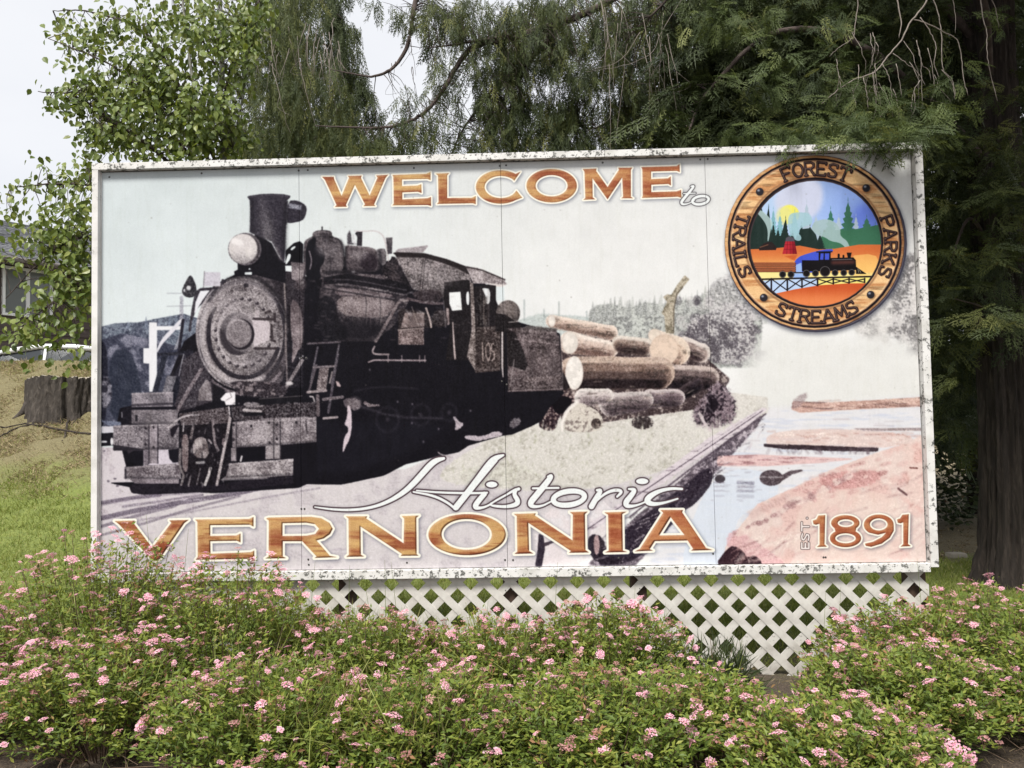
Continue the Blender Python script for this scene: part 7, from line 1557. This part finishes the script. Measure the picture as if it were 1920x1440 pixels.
def mound_top(x, y):
    z = np.full(np.shape(x), -1.0)
    for m_ in mounds:
        q = 1 - ((x - m_.x) / m_.rx) ** 2 - ((y - m_.y) / m_.ry) ** 2; z = np.maximum(z, np.where(q > 0, m_.h * np.sqrt(np.maximum(q, 0)) ** .7, -1))
    return z
SHR = [ # x, y, rx, ry, h, leaves, flowers, label
 (-2.95, -.55, .62, .5, .70, 5200, 34, 'pink-flowered shrub at the far left, in front of the mown lawn'),
 (-2.15, -.45, .58, .42, .84, 8200, 40, 'tall pink-flowered shrub hiding the lower left corner of the sign'),
 (-1.45, -.5, .52, .42, .70, 7000, 38, 'pink-flowered shrub in front of the E and R of VERNONIA'),
 (-.75, -.5, .52, .42, .43, 7600, 40, 'grassy pink-flowered shrub under the gap between R and N of VERNONIA'),
 (-.05, -.45, .5, .4, .40, 7600, 40, 'pink-flowered shrub against the lattice below the O of VERNONIA'),
 (.55, -.42, .46, .38, .47, 8200, 38, 'pink-flowered shrub against the lattice below the second N of VERNONIA'),
 (2.08, -.42, .5, .4, .42, 7600, 28, 'pink-flowered shrub against the lattice below the 1891'),
 (2.62, -.34, .48, .45, .50, 6400, 22, 'pink-flowered shrub at the lower right corner of the sign'),
 (3.35, -.2, .6, .55, .45, 6400, 18, 'leafy pink-flowered shrub in front of the cedar trunk'),
 (-2.6, -.78, .5, .36, .5, 7000, 30, 'dark-based shrub nearest the bare soil at the left edge'),
 (-1.85, -.98, .5, .38, .47, 8200, 32, 'front shrub with pink heads and bare twigs left of centre'),
 (-1.02, -1.2, .5, .42, .42, 8600, 32, 'front shrub mixed with long grass left of centre'),
 (-.3, -1.22, .46, .42, .40, 9000, 30, 'front shrub with long arching grass blades, at the bottom middle'),
 (.42, -1.25, .48, .42, .41, 9400, 20, 'bright green front shrub with few flowers, at the bottom middle'),
 (.90, -1.05, .36, .32, .32, 6400, 12, 'green front shrub just left of the bare gap before the lattice'),
 (1.32, -1.4, .5, .38, .28, 9000, 26, 'low rounded front shrub at the bottom right of centre'),
 (1.86, -.92, .5, .4, .36, 9600, 20, 'dense green shrub right of the bare gap before the lattice'),
 (2.65, -.95, .44, .42, .44, 8600, 14, 'dense green shrub with sparse pink heads near the right edge'),
 (-.9, -1.75, .5, .3, .2, 3200, 16, 'low sprawling shrub along the bottom edge left of centre'),
 (3.15, -.8, .5, .5, .45, 4000, 10, 'shrub cut off by the right edge of the picture')]
for s in SHR:
    q = Mound(); q.x, q.y, q.rx, q.ry, q.h = s[:5]; mounds.append(q)
allrx = 0
for s in SHR:
    x, y, rx, ry, h, nl, nf, lab = s; z0 = float(height(x, y))
    t_ = empty('flowering_shrub', (x, y, z0), lab, 'shrub', 'pink flowering shrubs in front of the sign')
    # woody shoots fanning up from the crown
    ns = int(nl / 24); a_ = rnd(ns, 0, 2 * np.pi); r_ = np.sqrt(rnd(ns)); ex = rx * r_ * np.cos(a_); ey = ry * r_ * np.sin(a_); hz_ = h * (np.sqrt(np.maximum(1 - r_ ** 2, 0)) ** .7) * rnd(ns, .72, 1.12) + .05
    tips = np.stack([x + ex * 1.04, y + ey * 1.04, z0 + np.maximum(hz_, .06)], 1); roots = np.stack([x + ex * .25, y + ey * .25, np.full(ns, z0 - .02)], 1)
    mb = MB()
    for k in range(0, ns, 3):
        mid = (tips[k] * .5 + roots[k] * .5) + np.array([ex[k] * .12, ey[k] * .12, .05]); mb.tube(curve([roots[k], mid, tips[k]], 3), np.linspace(.0035, .0012, 7), 4, cap=False)
    for k in range(14):      # dead bare twigs low down
        b_ = random.uniform(-2.8, -.3); p0 = np.array([x + rx * .5 * math.cos(b_), y + ry * .5 * math.sin(b_), z0 + .05]); mb.tube(curve([p0, p0 + np.array([.1 * math.cos(b_), .1 * math.sin(b_), .06]), p0 + np.array([.26 * math.cos(b_) + random.uniform(-.1, .1), .22 * math.sin(b_), random.uniform(-.02, .12)])], 3), np.linspace(.003, .001, 7), 4, cap=False)
    o = mb.build('stems', M['stem'], t_); o['kind'] = 'stuff'
    # leaves along the upper two thirds of every shoot
    per = 34; f = rnd(ns * per, .06, 1.0) ** .45; T0 = np.repeat(tips, per, 0); R0 = np.repeat(roots, per, 0); mid = (T0 + R0) / 2 + np.repeat(np.stack([ex * .12, ey * .12, np.full(ns, .05)], 1), per, 0)
    ff = f[:, None]; p = (1 - ff) ** 2 * R0 + 2 * ff * (1 - ff) * mid + ff ** 2 * T0; n = len(p); p = p + np.random.normal(0, .016, (n, 3))
    sd = unit(T0 - R0); D = sd * rnd(n, .2, .8)[:, None] + unit(np.random.normal(0, 1, (n, 3))) * .9; D[:, 2] = np.abs(D[:, 2]) * .8 - .05
    N_ = np.stack([rnd(n, -.5, .5), rnd(n, -.9, .2), rnd(n, .5, 1.2)], 1)
    shoot = np.repeat(np.random.normal(0, .14, ns), per)
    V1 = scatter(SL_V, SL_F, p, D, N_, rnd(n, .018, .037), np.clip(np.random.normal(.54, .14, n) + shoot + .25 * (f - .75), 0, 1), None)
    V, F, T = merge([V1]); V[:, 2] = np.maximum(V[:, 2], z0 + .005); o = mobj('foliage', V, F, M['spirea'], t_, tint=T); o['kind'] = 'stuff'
    # flower heads stand on the tips
    cand = np.random.permutation(ns); used = []
    for k in cand:
        if len(used) >= nf * 2.8: break
        if tips[k][2] - z0 < h * .3: continue
        if tips[k][1] > y + ry * .75 and random.random() < .5: continue
        used.append(k)
    for c_, k in enumerate(used):
        o = bpy.data.objects.new('flower_head', heads[int(np.random.choice(4, p=[.3, .3, .2, .2]))]); link(o, t_)
        p0 = tips[k] + np.array([0, 0, random.uniform(.012, .03)]); o.location = tuple(p0 - np.array([x, y, z0])); tl = .5
        o.rotation_euler = (rad(random.gauss(14, 16)), rad(random.gauss(ex[k] / rx * 18, 14)), random.uniform(0, 6.28)); s_ = random.uniform(.5, 1.08); o.scale = (s_ * 1.1, s_ * random.uniform(.8, 1.1), s_ * .8)
    nb = int(nf * 3); ii = cand[-nb:]; parts = []
    for q in range(2):
        k = ii[q::2]; n = len(k); parts.append((lambda r_: (r_[0], [r_[1][0]], np.tile(olds[q][2], n) * .6 + np.repeat(rnd(n, 0, .4), len(olds[q][2]))))(scatter(olds[q][0], olds[q][1], tips[k] + np.array([0, 0, .012]), np.stack([np.cos(rnd(n, 0, 6)), np.sin(rnd(n, 0, 6)), rnd(n, -.2, .2)], 1), np.stack([rnd(n, -.3, .3), rnd(n, -.5, .1), np.ones(n)], 1), rnd(n, .7, 1.3))))
    V, F, T = merge(parts); o = mobj('faded_blooms', V, F, M['petal_old'], t_, tint=np.clip(T, 0, 1)); o['kind'] = 'stuff'

# long weeds growing through the shrubs
def stalks(name, lst, label):
    mb = MB(); base = lst[0][0]
    for (x, y, z0, h, lx, r_) in [(q[0], q[1], float(height(q[0], q[1])) - .01, q[2], q[3], q[4]) for q in lst]:
        mb.tube(curve([(x, y, z0), (x + lx * .3, y, z0 + h * .55), (x + lx, y - .01, z0 + h)], 4), np.linspace(r_, r_ * .3, 9), 4, cap=False)
    return mb
sel = []
for px, ptop, Yp, lean in ((243, 985, -.25, .02), (292, 960, -.2, -.05), (335, 990, -.25, .06), (180, 1010, -.3, .02), (466, 1040, -.3, .04), (575, 1052, -.3, .05), (650, 1058, -.3, .02), (722, 1048, -.25, .0), (747, 1050, -.25, -.04), (700, 1075, -.3, -.05), (1035, 1048, -.25, .03), (1180, 1095, -.3, .03), (1145, 1100, -.3, .0), (1155, 1130, -.3, -.03), (1385, 1180, -.35, .02), (1392, 1190, -.35, -.02), (1728, 1045, -.3, -.03), (1568, 1100, -.3, .02), (1890, 1060, -.25, -.12), (1915, 1040, -.25, .14), (1540, 1105, -.25, .02), (905, 1120, -.3, .03)):
    p = at(px, ptop, Yp); sel.append((p[0], Yp, p[2], lean, .0022))
mb = stalks('x', sel, ''); V, F = mb.geo(); o = mobj('grass_stalks', V, F, M['grass'], origin=(0, 0, 0), tint=np.full(len(V), .35)); tag(o, 'tall thin grass stalks rising in front of the sign and lattice', 'grass', kind='stuff')
def tall_grass(name, n, spots, h, label, bias=0., wid=.005, lean=.35):
    x = []; y = []
    for (sx, sy, r_, w_) in spots: k = int(n * w_); x.append(np.random.normal(sx, r_, k)); y.append(np.random.normal(sy, r_ * .5, k))
    x, y = np.concatenate(x), np.minimum(np.concatenate(y), -.06); n = len(x); z = height(x, y); z = z + np.maximum(mound_top(x, y) * .55, 0)
    D = np.stack([np.random.normal(0, lean, n), np.random.normal(-.1, lean, n), np.ones(n)], 1)
    tv = [(0, -.5, 0), (0, .5, 0), (.35, .45, -.02), (.35, -.45, -.02), (.7, .3, .05), (.7, -.3, .05), (1, 0, .26)]
    V, F, T = scatter(tv, [np.array([(0, 1, 2, 3), (3, 2, 4, 5)]), np.array([(5, 4, 6)])], np.stack([x, y, z], 1), D, np.stack([np.random.normal(0, 1, n), np.random.normal(-.5, 1, n), rnd(n, -.2, .2)], 1), rnd(n, *h), np.clip(np.random.normal(.5 + bias, .2, n), 0, 1), rnd(n, wid * .6, wid * 1.4))
    o = mobj(name, V, F, M['grass'], origin=(0, 0, 0), tint=T); tag(o, label, 'grass', kind='stuff')
tall_grass('long_grass', 2600, [(-1.6, -.4, .3, .2), (-1.1, -.35, .3, .25), (-.6, -.4, .3, .25), (0, -.5, .35, .15), (.3, -.6, .3, .1), (-2.3, -.5, .3, .05)], (.12, .34), 'long green grass growing up through the shrubs below the sign', .05)
tall_grass('arching_grass', 700, [(-.75, -1.25, .25, .5), (-.45, -1.35, .15, .2), (-1.5, -1.0, .3, .2), (.2, -1.0, .3, .1)], (.15, .4), 'pale arching grass blades between the front shrubs', .1, .005, .7)
# dark spiky weed in the gap
sx, sy = at(1340, 1290, -.4)[0], -.45; sz0 = float(height(sx, sy)); wt = empty('spiky_weed', (sx, sy, sz0), 'dark green feathery weed clump standing alone in front of the lattice', 'weed')
n = 1500; a_ = rnd(n, 0, 2 * np.pi); e_ = rnd(n, .25, 1.0); D = np.stack([np.cos(a_) * (1 - e_ * .7), np.sin(a_) * (1 - e_ * .7), e_], 1); u = rnd(n, 0, .75); p = np.array([sx, sy, sz0 + .01]) + D * u[:, None] * .40
D2 = D + np.random.normal(0, .35, (n, 3)); V, F, T = scatter([(0, -.5, 0), (0, .5, 0), (.5, .4, 0), (.5, -.4, 0), (1, 0, 0)], [np.array([(0, 1, 2, 3)]), np.array([(3, 2, 4)])], p, D2, np.random.normal(0, 1, (n, 3)), rnd(n, .05, .12), np.clip(np.random.normal(.3, .12, n), 0, 1), rnd(n, .005, .009)); o = mobj('foliage', V, F, M['cedar'], wt, tint=T); o['kind'] = 'stuff'
mb = MB()
for k in range(16): q = D[k] * .33; mb.tube([(sx, sy, sz0), (sx + q[0], sy + q[1], sz0 + q[2])], [.003, .0015], 4)
mb.build('stems', M['stem'], wt)['kind'] = 'stuff'
